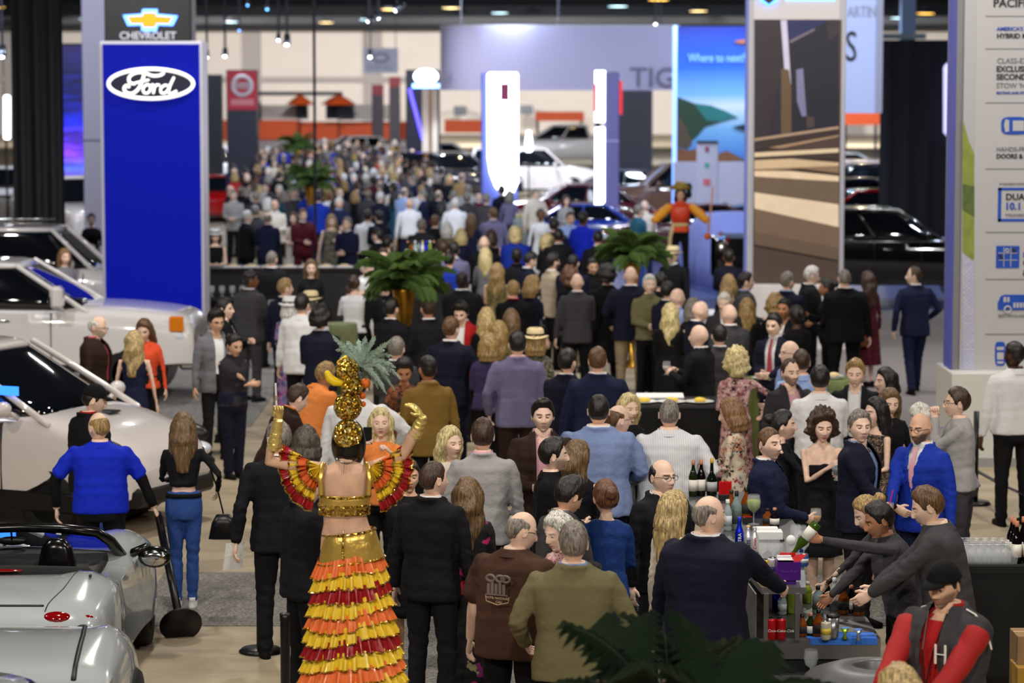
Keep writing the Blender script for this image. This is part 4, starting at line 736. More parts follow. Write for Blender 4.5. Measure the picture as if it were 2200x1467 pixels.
def mkhead(m,sex,lod,beard=0):
    n,mr={0:(64,56),1:(40,34),2:(20,16)}[lod]
    A,E=hgrid(n,mr); V,d=headsurf(A,E,sex); x,y,z=V.T; ax=abs(x); mk=np.zeros((len(V),4)); f=(y>.04)
    mk[:,0]=f*np.clip(1.4*G(x,.02 if sex=='m' else .021)*G(z+.0625,.0095),0,1)*(.5 if sex=='m' else .95)
    mk[:,1]=f*np.clip(1.3*sstep(.026-abs(ax-.032),0,.012)*G(z-.0255-.05*np.clip(.032-ax,-.02,.02)*.3,.0042),0,1)
    if lod>0: mk[:,3]=f*G(ax-.031,.011)*G(z-.006,.0055)*.8
    mk[:,3]+=f*.7*G(x,.021)*G(z+.0627,.0021)+f*.45*G(ax-.009,.0045)*G(z+.040,.0028)
    if beard:
        q=sstep(-z-.03+.02*sstep(ax,.03,.06),0,.02)*sstep(y,.0,.02)*(1-G(x,.019)*G(z+.0625,.008)*.9); mk[:,1]=np.maximum(mk[:,1],q*beard)
    m.add(V,capped(mr,n),0,mk)
    if lod==0:
        for s in(-1,1):
            v,ff=ball((0,0,0),.0122,22,18); mk2=np.zeros((len(v),4)); mk2[:,2]=1
            mk2[:,3]=np.clip((.0072-np.hypot(v[:,0],v[:,2]+.0005))/.0016,0,1)*(v[:,1]>0); v2=v+np.array((s*.031,.0725,.005)); m.add(v2,ff,0,mk2)
            lid=ball((s*.031,.0728,.0088),.0134,12,8,(1.08,.93,.55)); m.add(lid[0],lid[1]); lid=ball((s*.031,.0715,-.0015),.0125,12,8,(1.05,.9,.4)); m.add(lid[0],lid[1])
    for s in(-1,1):
        k={0:(14,10),1:(10,7),2:(6,4)}[lod]
        v,ff=ball((0,0,0),1,*k); v=v*np.array((.009,.018,.032)); 
        dd=np.hypot(v[:,1]/.018,v[:,2]/.032); v[:,0]-=s*0; v[:,0]+=s*.006*(dd**3)-s*.004*(1-dd)
        v=rotz(rotx(v*.86,-.2),-s*.28)+np.array((s*.077,-.008,-.004)); m.add(v,ff)
def mkhair(style,lod,sex='m',seed=0):
    if style=='bald': return None
    m=M(); n,mr={0:(64,40),1:(40,26),2:(20,14)}[lod]
    A=np.tile(np.linspace(-PI,PI,n,endpoint=False),mr); E=np.repeat(np.linspace(-PI/2+.05,PI/2-.03,mr),n)
    V,d=headsurf(A,E,sex,0.)
    if style=='fade': st='short'
    else: st=style
    mk=hairmask(A,E,V,st)
    th={'short':.014,'buzz':.004,'fade':.013,'receding':.010,'balding':.007,'ring':.007,'long':.02,'bob':.026,'wavy':.022,'curly':.045,'bun':.014,'afro':.05,'quiff':.018,'thick':.024}.get(style,.014)
    t=np.where(mk>0,th*np.clip(mk*.8+.25,0,1),-.006*np.clip(-mk,0,1)-.001)
    if style in('short','fade','quiff','thick','receding'):
        t=t*(.5+.7*sstep(V[:,2],-.03,.08)) if style!='fade' else t*(.12+1.0*sstep(V[:,2],.02,.07)); t=np.where(mk>0,t,-.006)
        if style in('quiff','thick'): t+=np.where(mk>0,.018*G(A,.8)*sstep(V[:,2],.05,.08)*(1-sstep(V[:,2],.09,.118)*.6),0)
    nz=vnoise(V*np.array((1,1,.5)),95,seed)*.35+vnoise(V*np.array((1,1,.3)),240,seed+3)*.25
    if style in('curly','afro'): nz=vnoise(V,120,seed)*.55+vnoise(V,260,seed+1)*.3
    t=np.where(mk>0,t*(1+nz*.6),t)
    V2=V+d*t[:,None]; V2[:,2]+=np.where(mk>0,t*.25*sstep(V[:,2],0,.1),0)
    m.add(V2,capped(mr,n))
    if style in('long','wavy','bob','curly'):
        zb={'long':-.34,'wavy':-.36,'bob':-.15,'curly':-.13}[style]; sg={0:48,1:30,2:16}[lod]; nr={0:22,1:14,2:8}[lod]
        zs=np.linspace(.085,zb,nr); tt=np.arange(sg)*2*PI/sg; out=[]
        for z in zs:
            k=(0.085-z)/(0.085-zb); hl=np.sqrt(max(0.05,1-(max(z,-.02)/.125)**2))
            w=.103*hl if z>-.02 else .103+.010*math.sin(k*PI); dep=.122*hl
            if style in('curly',): w*=1.16; dep*=1.12
            if style=='bob': w*=1.06
            if k>.6 and style!='bob': w*=1-.45*(k-.6)/.4
            if k>.8: w*=.92
            cyy=-.008 if z>-.02 else -.012-.028*min(1,(-.02-z)/.12)
            c,s=np.cos(tt),np.sin(tt); yy=cyy+dep*s*(1 if z>-.1 else .8)
            # the front is pulled back to leave the face free
            front=s>-.15; lim=.028 if z<.06 else .05; yy=np.where(front,np.minimum(yy,lim-(.03*sstep(-z,.03,.12))),yy)
            g=.004*np.sin(tt*11+seed+k*4)+.004*np.sin(tt*23+k*9)+(.008*np.sin(k*14+tt*2+seed) if style in('wavy','curly') else .003*np.sin(k*8+seed))
            if style=='curly': g=g*1.6+.006*np.sin(tt*9+k*22)
            out.append(np.stack([(w+g)*c,yy+g*s,np.full(sg,z)],-1))
        m.add(np.concatenate(out),capped(nr,sg))
    if style=='bun':
        v,f=ball((0,-.115,.05),.045,16,12); v=v+unit((0,-1,.4))*0+ (vnoise(v,150,seed)*.004)[:,None]; m.add(v,f)
    return m
def mkhand(m,W,d,n,side,pose,sc,lod,mask=None,shrink=1):
    """hand at wrist W pointing along d with palm normal n"""
    d=unit(d); n=unit(np.asarray(n)-d*(np.asarray(n)@d)); u=np.cross(d,n)*side  # u: towards the thumb
    S=sc; sg=7 if lod==0 else 5
    tip=W+d*.085*S
    m.add(*tube([W-d*.02*S,W+d*.02*S,W+d*.055*S,W+d*.088*S],[.026*S,.034*S,.041*S,.038*S],10 if lod==0 else 6,.42,up=n))
    c={'relax':.45,'grip':1.25,'flat':.08,'point':.3,'pinch':.9,'spread':.15}[pose]
    for i,(o,L) in enumerate([(.029,.072),(.010,.08),(-.010,.074),(-.029,.058)]):
        cc=c*(1+.12*i); 
        if pose=='spread': u2=unit(d+u*(o*9))
        else: u2=d
        p=W+d*.086*S+u*o*S; P=[p]; a=0
        for k,l in enumerate((.45,.32,.23)):
            a+=cc*(.55 if k==0 else .8); dirv=u2*math.cos(a)+n*math.sin(a); p=p+dirv*L*l*S; P.append(p)
        m.add(*tube(P,[.0092*S,.0088*S,.0078*S,.0066*S],sg))
    tb=W+d*.028*S+u*.03*S; a=.7 if pose!='grip' else .45
    t1=tb+unit(d*math.cos(a)+u*math.sin(a)*1.0+n*(.35 if pose!='grip' else .9))*.034*S
    t2=t1+unit(d+u*(.35 if pose!='grip' else -.35)+n*(.3 if pose!='grip' else .8))*.03*S
    m.add(*tube([tb-u*.012*S,t1,t2],[.014*S,.0108*S,.0082*S],sg))
ARM=dict(down=(.158,.02,.49),hold=(.06,.17,.69),belly=(.025,.135,.62),cross=(-.05,.125,.655),phone=(.05,.19,.80),mouth=(.015,.12,.845),pocket=(.125,.05,.505),
  reach=(.10,.31,.73),counter=(.10,.27,.585),raise_=(.26,.02,1.04),out=(.3,.2,.6),back=(.04,-.09,.56),side=(.2,.12,.6),hip=(.15,.04,.56),low=(.1,.16,.55),phonelow=(.05,.18,.62))
_cache={}; PEOPLE=[]
def ik(S,Wt,la,lb,pole):
    v=Wt-S; L=np.linalg.norm(v); mx=(la+lb)*.998
    if L>mx: v=v*mx/L; L=mx
    a=(la*la-lb*lb+L*L)/(2*L); hgt=math.sqrt(max(la*la-a*a,0)); d=v/L; p=unit(np.asarray(pole)-d*(np.asarray(pole)@d))
    return S+d*a+p*hgt, S+v
try: ADJ
except NameError: ADJ={}
def person(x,yt,h,f,spec,label,group=None,z0=0,lod=None,name='person',hold=None):
    """x, yt: where the top of the head shows in the photograph; h height; f facing (0 = back to us, 90 = to the right)"""
    h+=ADJ.get((x,yt),0)/1000
    o=dict(s='m',o='suit',c='ink/black/white',hr='short:hbrown',hd='0',hp='0',b='1',a='down,down',ln='0',sk='0',x='',hem='.28',st='0',hair2='',tw='0',neck='.79')
    for t in spec.split():
        k,v=t.split('=',1); o[k]=v
    s=o['s']; out=o['o']; cols=o['c'].split('/'); hs,hc=o['hr'].split(':'); b=float(o['b']); lean=math.radians(float(o['ln'])); ext=o['x'].split(',') if o['x'] else []
    ex={e.split(':')[0]:(e.split(':')+[''])[1] for e in ext}
    aL,aR=o['a'].split(','); b*= 1 if s=='m' else .93
    sp=(yt-157)/(CAMH-h)
    if z0==0 and 'DUMP' in globals(): DUMP.append((x,yt,h,b,lean))
    if lod is None: lod=0 if sp>215 else(1 if sp>135 else 2)
    H=1.75; vox={0:.0145,1:.021,2:.034}[lod]; sg={0:28,1:20,2:12}[lod]
    hd=math.radians(float(o['hd'])); hp=math.radians(float(o['hp'])); tall=h/H; hs_=1.085/tall**.5  # heads vary less than bodies
    open_='open' in ex; longc='coat' in ex
    if lod==2: hd=round(hd,0); f+=0
    key=(lod,s,out,hs,round(hd,1),round(hp,1),round(b,2),o['a'],round(lean,2),o['hem'],tuple(sorted(ext)),o['st'],o['neck'],round(hs_,2),o['tw'])
    if lod==2: key=(lod,s,out,hs,round(hd,0),round(b,1),o['a'],round(lean,1),tuple(sorted(ex.keys())),o['hem'])
    Z=lambda t:t*H
    def bend(V):
        if lean==0: return V
        V=np.array(V,float); t=sstep(V[:,2],Z(.46),Z(.60)); a=-lean*t; py,pz=-.0,Z(.5)
        y=V[:,1]-py; z=V[:,2]-pz; c,s_=np.cos(a),np.sin(a)
        return np.stack([V[:,0],py+y*c-z*s_-0*t,pz+y*s_+z*c],-1)
    hpivot=np.array((0,.0,Z(.862)))
    def headx(V):
        V=np.array(V,float)*hs_; V[:,2]+=Z(.9205); V[:,1]+=.018
        V=rotx(V,-hp,hpivot); V=rotz(V-hpivot,-hd)+hpivot; return bend(V)
    top=headx(np.array([[0,-.01,.129]]))[0]; face=headx(np.array([[0,.1,-.06]]))[0]
    # ---------------- arms
    sw=(.108 if s=='m' else .096)*(1+(b-1)*.6); arms={}
    for sd,ap in((-1,aL),(1,aR)):
        S=np.array((sd*Z(sw),0,Z(.803)))
        if ap.startswith('@'):
            q=[float(k) for k in ap[1:].split(':')]; tg=np.array((sd*Z(q[0]),Z(q[1]),Z(q[2])))
        else:
            q=ARM[ap]; tg=np.array((sd*Z(q[0]*(1+(b-1)*.7 if ap in('down','pocket') else 1)),Z(q[1]),Z(q[2])))
        pole=(sd*.75,-.75,-.75) if not ap.startswith(('raise','@.2','@.3')) else (sd*1.,-.2,-.3)
        E,Wr=ik(S,tg,Z(.168),Z(.148),pole); arms[sd]=(S,E,Wr,ap)
    hands={}
    for sd in(-1,1):
        S,E,Wr,ap=arms[sd]; q=bend(np.array([E,Wr,Wr+unit(Wr-E)*.1])); hands[sd]=q[2]
    if key not in _cache:
        R={}
        lw=b if b<1.05 else 1+(b-1)*.6
        # ---------------- body: head, neck, trunk, arms, hands, legs
        cov=out not in('dress','slip','costume'); ka=1 if out in('dress','slip','costume') else .82; kl=.78 if cov else 1
        m=M(); hm=M(); mkhead(hm,s,lod,float(ex['beard'] or 1) if 'beard' in ex else 0); hm.xf(headx)
        nr=.060 if s=='m' else .047; nr*=(1+(b-1)*.7)
        nk=[(0,-.012,Z(.80),nr*1.25,nr*1.15,2),(0,-.008,Z(.835),nr*1.05,nr*1.05,2),(0,.002,Z(.865),nr,nr*1.02,2)]
        bare=out in('dress','slip','tank','costume')
        TR=[(0,0,.47,.098,.07),(0,0,.53,.1,.072),(0,0,.62,.082,.06),(0,.004,.72,.096,.066),(0,0,.775,.100,.06),(0,0,.81,.088,.046),(0,0,.832,.05,.036),(0,0,.85,.034,.03)]
        if s=='f': TR=[(0,0,.47,.098,.074),(0,0,.52,.1,.076),(0,0,.63,.07,.052),(0,.006,.725,.084,.066),(0,0,.775,.088,.054),(0,0,.81,.078,.040),(0,0,.83,.044,.034),(0,0,.85,.03,.028)]
        tb=M(); w_=b
        v,ff=loft([(r[0],Z(r[1]),Z(r[2]),Z(r[3])*w_*(.97 if ka==1 else .85),Z(r[4])*w_*(.95 if ka==1 else .8)) for r in TR],sg); tb.add(v,ff)
        v,ff=loft(nk,sg); tb.add(v,ff)
        hh=M()
        for sd in(-1,1):
            S,E,Wr,ap=arms[sd]; r0=.046 if s=='m' else .037; r0*=lw
            kf=1 if out in('tee','polo') or(out=='top' and 'short' in ex) else ka
            tb.add(*tube([S-(0,0,.005),S+(E-S)*.4,E,E+(Wr-E)*.3,Wr],[r0*.95*ka**1.6,r0*.9*ka,r0*.78*kf,r0*.8*kf,r0*.56],12 if lod<2 else 8))
            ps='grip' if ap in('hold','phone','phonelow','mouth') else('flat' if ap in('counter','flat') else('relax'))
            if sd in((hold or {}).keys()): ps='grip'
            mkhand(hh,Wr,Wr-E,(-sd,.25,0) if abs((Wr-E)[2])<.75*np.linalg.norm(Wr-E) and ap!='counter' else((-sd,.1,0) if ap!='counter' else (0,0,-1)),sd if True else 1,ps,1.0 if s=='m' else .9,lod)
        stl=float(o['st'])*.01
        legs={}
        for sd in(-1,1):
            fx=.052+.018*(b-1); fy=stl*sd
            hipj=np.array((sd*Z(.05)*w_,0,Z(.5))); an=np.array((sd*Z(fx+(.015 if s=='m' else -.012)),Z(fy),Z(.045))); kn=(hipj+an)/2+np.array((0,.02+abs(stl)*.2,.01)); legs[sd]=(hipj,kn,an)
            r=.075 if s=='m' else .078; tb.add(*tube([hipj,hipj*.5+kn*.5,kn,kn*.6+an*.4,an,an-(0,0,.03)],[r*lw*kl,r*.8*lw*kl,.053*kl,.054*kl,.036*kl,.035*kl],12 if lod<2 else 8))
        tb.xf(bend); hh.xf(bend)
        if (bare or out in('tee','top') ) and lod<2:
            bmn=remesh(tb,vox*1.0,3,'body'); V=getv(bmn); fs=[list(p.vertices) for p in bmn.polygons]; m.add(V,fs); bpy.data.meshes.remove(bmn)
        else: m.add(tb.verts(),tb.f)
        m.add(hh.verts(),hh.f); m.add(hm.verts(),hm.f,0,np.concatenate(hm.m))
        R['body']=m.mesh('body',True,True)
        R['legs']=legs
        # ---------------- hair
        hr=mkhair('buzz' if ('cap' in ex or ('hat' in ex and hs=='short')) else hs,lod,s,len(label)%7)
        if hr: hr.xf(headx); R['hair']=hr.mesh('hair')
        # ---------------- legs wear
        def trousers(slim=False):
            t=M(); v,ff=loft([(0,0,Z(.46),Z(.085)*w_,Z(.07)*w_),(0,0,Z(.5),Z(.103)*w_,Z(.078)*w_),(0,0,Z(.56),Z(.1)*w_,Z(.074)*w_),(0,0,Z(.605),Z(.09)*w_,Z(.066)*w_)],sg); t.add(v,ff)
            for sd in(-1,1):
                a,k,n=legs[sd]; r=(.09,.082,.068,.064,.06) if not slim else(.092,.078,.058,.058,.042)
                t.add(*tube([a,a*.5+k*.5,k,k*.5+n*.5,n-(0,0,.015)],[r[0]*lw,r[1]*lw,r[2]*(lw*.5+.5),r[3],r[4]],14 if lod<2 else 8))
            t.xf(bend); me=remesh(t,vox*1.15,2,'trousers') if lod<2 else t.mesh('trousers')
            if lod<2:
                V=getv(me); N=getn(me); w=vnoise(V*np.array((1,1,1.6)),34,3)*.004*sstep(V[:,2],-.1,.3)+.004*np.sin(V[:,2]*70+V[:,0]*20)*G(V[:,2]-Z(.27),.12)+.005*np.sin(V[:,2]*80)*G(V[:,2]-Z(.07),.07); setv(me,V+N*w[:,None])
            return me
        def shoe(sd,heel=0):
            a=legs[sd][2]; t=M(); L=.27 if s=='m' else .235; w=.045 if s=='m' else .037
            v,ff=loft([(0,.07,0,w*.95,L/2,2.6),(0,.07,.02,w,L/2*1.0,2.6),(0,.075,.04,w*.95,L/2*.96,2.4),(0,.03,.07,w*.8,L/2*.6,2.2),(0,-.01,.10,w*.75,.045,2)],14 if lod<2 else 8)
            t.add(v+np.array((a[0],a[1]-.03,0)),ff); return t.mesh('shoe')
        # ---------------- upper wear
        TM=[(0,.0,.455,.112,.082),(0,0,.5,.112,.082),(0,0,.56,.105,.078),(0,0,.62,.098,.074),(0,.003,.70,.108,.078),(0,.002,.755,.116,.076),(0,-.002,.79,.117,.066),(0,-.004,.815,.103,.054),(0,-.006,.833,.065,.044),(0,-.007,.85,.043,.039)]
        TF=[(0,.0,.455,.108,.082),(0,0,.5,.108,.083),(0,0,.56,.096,.074),(0,0,.63,.080,.062),(0,.008,.70,.090,.074),(0,.008,.735,.095,.076),(0,0,.78,.1,.062),(0,-.002,.812,.09,.05),(0,-.004,.832,.055,.04),(0,-.006,.848,.038,.034)]
        T=TM if s=='m' else TF
        def torso(hem=.455,infl=1.0,topz=.86,sleeve=1.0,slv=1,collar=True,flare=1.0,boxy=0,jc=False):
            """remeshed garment with sleeves to the given share of the arm"""
            t=M(); rr=[]
            for r in T:
                if r[2]<hem-.001 or r[2]>topz: continue
                rx,ry=r[3],r[4]
                if boxy: q=sstep(np.array(.72-r[2]),0.,.08); rx=rx*(1-q*boxy)+.116*q*boxy; ry=ry*(1-q*boxy)+.084*q*boxy
                rr.append((0,Z(r[1]),Z(r[2]),Z(rx)*w_*infl,Z(ry)*w_*infl,2.5 if s=='m' else 2.2))
            if hem<.45:
                r=rr[0]; n=4
                rr=[(0,0,Z(hem+(.455-hem)*i/n),r[3]*(1+(flare-1)*(1-i/n)),r[4]*(1+(flare*1.1-1)*(1-i/n)),2.1) for i in range(n)]+rr
            v,ff=loft(rr,sg+8); t.add(v,ff)
            if slv:
                for sd in(-1,1):
                    S,E,Wr,ap=arms[sd]; r0=(.06 if s=='m' else .046)*lw*slv; pts=[S+np.array((-sd*.02,0,.0)),S+(E-S)*.35,E,E+(Wr-E)*.35,Wr-unit(Wr-E)*.0]; rd=[r0*1.03,r0*.97,r0*.84,r0*.8,r0*.62]
                    if sleeve<.75: q=sleeve/.5; e=S+(E-S)*min(q,.95); pts=[pts[0],S+(e-S)*.5,e]; rd=[r0,r0*1.05,r0*1.12]
                    t.add(*tube(pts,rd,16 if lod<2 else 9))
            if jc:
                for sd in(-1,1):
                    q=nr; t.add(*tube([(0,-q*1.42-.008,Z(.853)),(sd*q*.85,-q*1.2-.006,Z(.853)),(sd*q*1.38,-.012,Z(.849)),(sd*q*1.22,q*.85,Z(.833)),(sd*q*.95,q*1.35,Z(.81))],[.019,.019,.018,.016,.012],10,.75))
            t.xf(bend)
            if lod==2: return t.mesh('c')
            me=remesh(t,vox,3,'c'); V=getv(me); N=getn(me)
            # folds: across the elbows and small of the back
            w=vnoise(V*np.array((1.25,1,.55)),24,5+len(label)%5)*.007+vnoise(V*np.array((.8,1,1.1)),52,9)*.003
            for sd in(-1,1):
                E=bend(arms[sd][1][None])[0]; dd=np.linalg.norm(V-E,axis=1); w+=.004*np.sin((V[:,2]*1.0+V[:,0]*sd*.5)*120)*G(dd,.09)
            setv(me,V+N*w[:,None]); return me
        def opening(me,top=.85,bot=.64,wt=.034,lapel=True,wb=0.):
            """cut the front V and raise lapels"""
            if lod==2:
                return
            V=getv(me); N=getn(me); zz=(V[:,2]); L0=bend(np.array([[0,.1,Z(bot)],[0,.1,Z(top)]])); 
            def hw(Vv):
                a=L0[0][2]; c=L0[1][2]; t=np.clip((Vv[:,2]-a)/(c-a),0,1); return Z(wb)+(Z(wt)-Z(wb))*t, (Vv[:,2]>a if wb==0 else np.ones(len(Vv),bool))
            # work in the unbent frame where the front is y>0
            fr=(V[:,1]-np.interp(V[:,2],[Z(.5),L0[1][2]],[0,bend(np.array([[0,-.01,Z(.84)]]))[0][1]]))>.015
            w,ok=hw(V); dx=abs(V[:,0])-w; lap=fr&ok&(dx>0)&(dx<.038*np.clip((V[:,2]-L0[0][2])/.2+.15,0.15,1))
            V2=V+N*(np.where(lap,.011,0)[:,None]); snap=fr&ok&(abs(dx)<vox*.55); V2[snap,0]=np.sign(V[snap,0])*w[snap]; setv(me,V2)
            def fn(c):
                w,ok=hw(c); yy=np.interp(c[:,2],[Z(.5),L0[1][2]],[0,bend(np.array([[0,-.01,Z(.84)]]))[0][1]]); return (c[:,1]-yy>.01)&ok&(abs(c[:,0])<w-.001)
            cut(me,fn)
        def shirtunder(col=None,z1=.85):
            t=M(); v,ff=loft([(0,Z(r[1]),Z(r[2])-(.012 if r[2]>.78 else 0),Z(r[3])*w_*(.91 if r[2]<.77 else .86),Z(r[4])*w_*.9,2.4) for r in T if r[2]>.49],sg); t.add(v,ff)
            cr=nr*1.16; zc=Z(.846)
            v,ff=loft([(0,-.008,zc-.03,cr*1.02,cr*1.02,2),(0,-.006,zc+.004,cr*1.06,cr*1.06,2),(0,-.004,zc+.030,cr*1.02,cr*1.04,2),(0,-.004,zc+.028,cr*.9,cr*.92,2)],sg); t.add(v,ff[:-2])
            me=t.mesh('shirt')
            if 'tie' not in ex and lod<2 and s=='m': cut(me,lambda c:(c[:,1]>0)&(c[:,2]>Z(.77))&(abs(c[:,0])<(c[:,2]-Z(.77))*.42+.004))
            setv(me,bend(getv(me))); return me
        def cuffs():
            t=M()
            for sd in(-1,1):
                S,E,Wr,ap=arms[sd]; d=unit(Wr-E); t.add(*tube([Wr-d*.02,Wr+d*.014],[.031,.031],10))
            t.xf(bend); return t
        def tie():
            t=M(); n=8; vs=[]
            for i in range(n+1):
                k=i/n; z=Z(.838)*(1-k)+Z(.6 if open_ else .655)*k; ry=np.interp(z/H,[r[2] for r in T],[r[4] for r in T])*H*w_*.95; yc=Z(.003)
                wd=.017 if i==0 else (.012+.026*k if i<n else .004); 
                for q in(-1,0,1): vs.append((q*wd,yc+ry+.007-(.004 if q else 0),z))
            v=np.array(vs); ff=[[i*3+j,i*3+j+1,(i+1)*3+j+1,(i+1)*3+j] for i in range(n) for j in(0,1)]; t.add(v,ff); t.xf(bend); return t.mesh('tie')
        if out in('suit','coatdress'):
            hem=.455 if not longc else .27
            j=torso(hem,1.0 if s=='m' else 1.0,flare=1.12,jc=True)
            R['shirt']=shirtunder()
            if lod<2:
                if open_: opening(j,.85,.40,.036,True,.03)
                else: opening(j,.85,.63,.034)
            else: R['shirtfront']=1
            R['jacket']=j; R['trousers']=trousers()
            if 'tie' in ex: R['tie']=tie()
        elif out in('shirt','tee','sweater','polo'):
            hem=.455 if 'untuck' in ex else .50
            R['shirt']=torso(hem,.985 if out!='sweater' else 1.0,sleeve=1 if out in('shirt','sweater') else .42,slv=.95 if out!='tee' else 1.12,boxy=.5 if 'untuck' in ex or b>1.1 else 0)
            if out!='sweater': 
                t=M(); cr=nr*1.2; zc=Z(.845); v,ff=loft([(0,-.008,zc-.03,cr*1.35,cr*1.35,2),(0,-.006,zc+.004,cr*1.12,cr*1.12,2),(0,-.004,zc+.02,cr*1.04,cr*1.06,2),(0,-.004,zc+.018,cr*.93,cr*.95,2)],sg); t.add(v,ff[:-2]); t.xf(bend); R['collar']=t.mesh('collar')
            R['trousers']=trousers('slim' in ex)
        elif out=='top':
            R['blouse']=torso(.565 if 'belt' in ex else .47,.98 if 'belt' in ex else 1.05,sleeve=1 if 'short' not in ex else .4,slv=.92,topz=.84); R['trousers']=trousers(True)
        elif out in('dress','slip','dressl'):
            hem=float(o['hem']); tz={'dress':.815,'slip':float(o['neck']),'dressl':.845}[out]
            R['dress']=torso(hem,.985,topz=tz,sleeve=1,slv=.95 if out=='dressl' else 0,flare=1.0+(.455-hem)*1.1)
            if out=='slip':
                pass
        if 'belt' in ex:
            t=M(); v,ff=loft([(0,0,Z(.575),Z(.1)*w_,Z(.077)*w_),(0,0,Z(.597),Z(.098)*w_,Z(.0755)*w_)],sg); t.add(v,ff); t.xf(bend); R['belt']=t.mesh('belt')
        if lod<2 or 1:
            for sd in(-1,1): R['shoe%d'%sd]=shoe(sd)
        if 'glasses' in ex:
            t=M()
            for sd in(-1,1):
                a=np.linspace(0,2*PI,15); P=np.stack([sd*.033+.023*np.cos(a),.101-.35*abs(.0)+0*a-.004*np.cos(a)*sd,.006+.0165*np.sin(a)],-1)
                t.add(*tube(list(P),.0016,5)); t.add(*tube([(sd*.056,.098,.01),(sd*.079,.03,.01),(sd*.082,-.01,.0)],.0018,5))
            t.add(*tube([(-.01,.105,.01),(.01,.105,.01)],.0016,5)); t.xf(headx); R['glasses']=t.mesh('glasses')
        if 'hat' in ex:
            t=M(); v,ff=lathe([(.145,.05),(.148,.054),(.112,.062),(.098,.066),(.094,.10),(.089,.135),(.07,.15),(.02,.145)],28); v=v*np.array((1,1.12,1)); v[:,2]+=.012*np.cos(np.arctan2(v[:,0],v[:,1])*2)*-1*(np.hypot(v[:,0],v[:,1])>.12); t.add(v,ff); t.xf(headx); R['hat']=t.mesh('hat')
            t=M(); v,ff=lathe([(.1,.066),(.098,.09),(.094,.09)],28); v=v*np.array((1,1.12,1)); t.add(v,ff[:-2]); t.xf(headx); R['hat_band']=t.mesh('hat_band')
        if 'cap' in ex:
            t=M(); A,E=hgrid(40,14); k=E>-9; V,d=headsurf(A,np.interp(E,[-PI/2,PI/2],[.32,PI/2-.02]),s,0.); V=V+d*.015; V[:,2]+=.004; t.add(V,capped(14,40)); 
            a=np.linspace(-.75,.75,13); r0=np.stack([.09*np.sin(a),.098*np.cos(a)+.0,np.full(13,.05)],-1); r1=np.stack([.095*np.sin(a),.098*np.cos(a)+.075*np.cos(a*1.5),.035+0*a],-1); v=np.concatenate([r0,r1,r1-(0,0,.004),r0-(0,0,.004)]); t.add(v,gridf(4,13,False)); t.xf(headx); R['cap']=t.mesh('cap')
        _cache[key]=R
    R=_cache[key]
    # ---------------- place
    rz=-math.radians(f); sc=tall; topw=rotz(top[None]*sc,rz)[0]; P=at(x,yt,topw[2]+z0)
    root=thing(name,label,'person',(P[0]-topw[0],P[1]-topw[1],z0),rz,group); root.scale=(sc,)*3
    sk=skin(int(o['sk']),hc); link('body',R['body'],sk,root)
    if 'hair' in R: link('hair',R['hair'],hairmat(hc),root)
    c0=cloth(cols[0]); c1=cloth(cols[1] if len(cols)>1 else 'black'); c2=cloth(cols[2] if len(cols)>2 else 'white')
    if 'jacket' in R:
        link('jacket',R['jacket'],c0,root); link('shirt',R['shirt'],c2,root)
    elif 'shirt' in R:
        link('shirt',R['shirt'],c0,root); 
        if 'collar' in R: link('collar',R['collar'],c0,root)
    if 'trousers' in R: link('trousers',R['trousers'],c1,root)
    if 'blouse' in R: link('blouse',R['blouse'],c0,root)
    if 'dress' in R: link('dress',R['dress'],c0,root)
    if 'belt' in R: link('belt',R['belt'],cloth('black'),root)
    if 'tie' in R: link('tie',R['tie'],cloth(ex['tie'] or 'red'),root)
    shc=cloth(cols[3]) if len(cols)>3 else cloth('black')
    for sd in(-1,1):
        if 'shoe%d'%sd in R: link('shoe',R['shoe%d'%sd],shc,root)
    if 'glasses' in R: link('glasses',R['glasses'],mat('frame_black',(20,20,22),.3),root)
    if 'hat' in R: link('hat',R['hat'],mat('straw',ex['hat'] and PAL[ex['hat']] or (226,206,160),.8,bump=.4,bs=120),root); link('hat_band',R['hat_band'],cloth('dbrown'),root)
    if 'cap' in R: link('cap',R['cap'],cloth(ex['cap'] or 'black'),root)
    def wpt(l): q=rotz(np.asarray(l,float)[None]*sc,rz)[0]; return q+np.array(root.location)
    A_L={k:[wpt(bend(np.asarray(q)[None])[0])-P0_ for q in v[:3]] for P0_ in [np.array(root.location)] for k,v in arms.items()}; A_L={k:[rotz((q/sc)[None],-rz)[0] for q in v] for k,v in A_L.items()}
    info=dict(arms=A_L,root=root,hand={k:wpt(v) for k,v in hands.items()},top=wpt(top),pt=lambda l:wpt(bend(np.asarray(l,float)[None]*np.array((H,H,H)))[0]),face=wpt(face),rz=rz,sc=sc,R=R)
    PEOPLE.append(info); return info
P=person

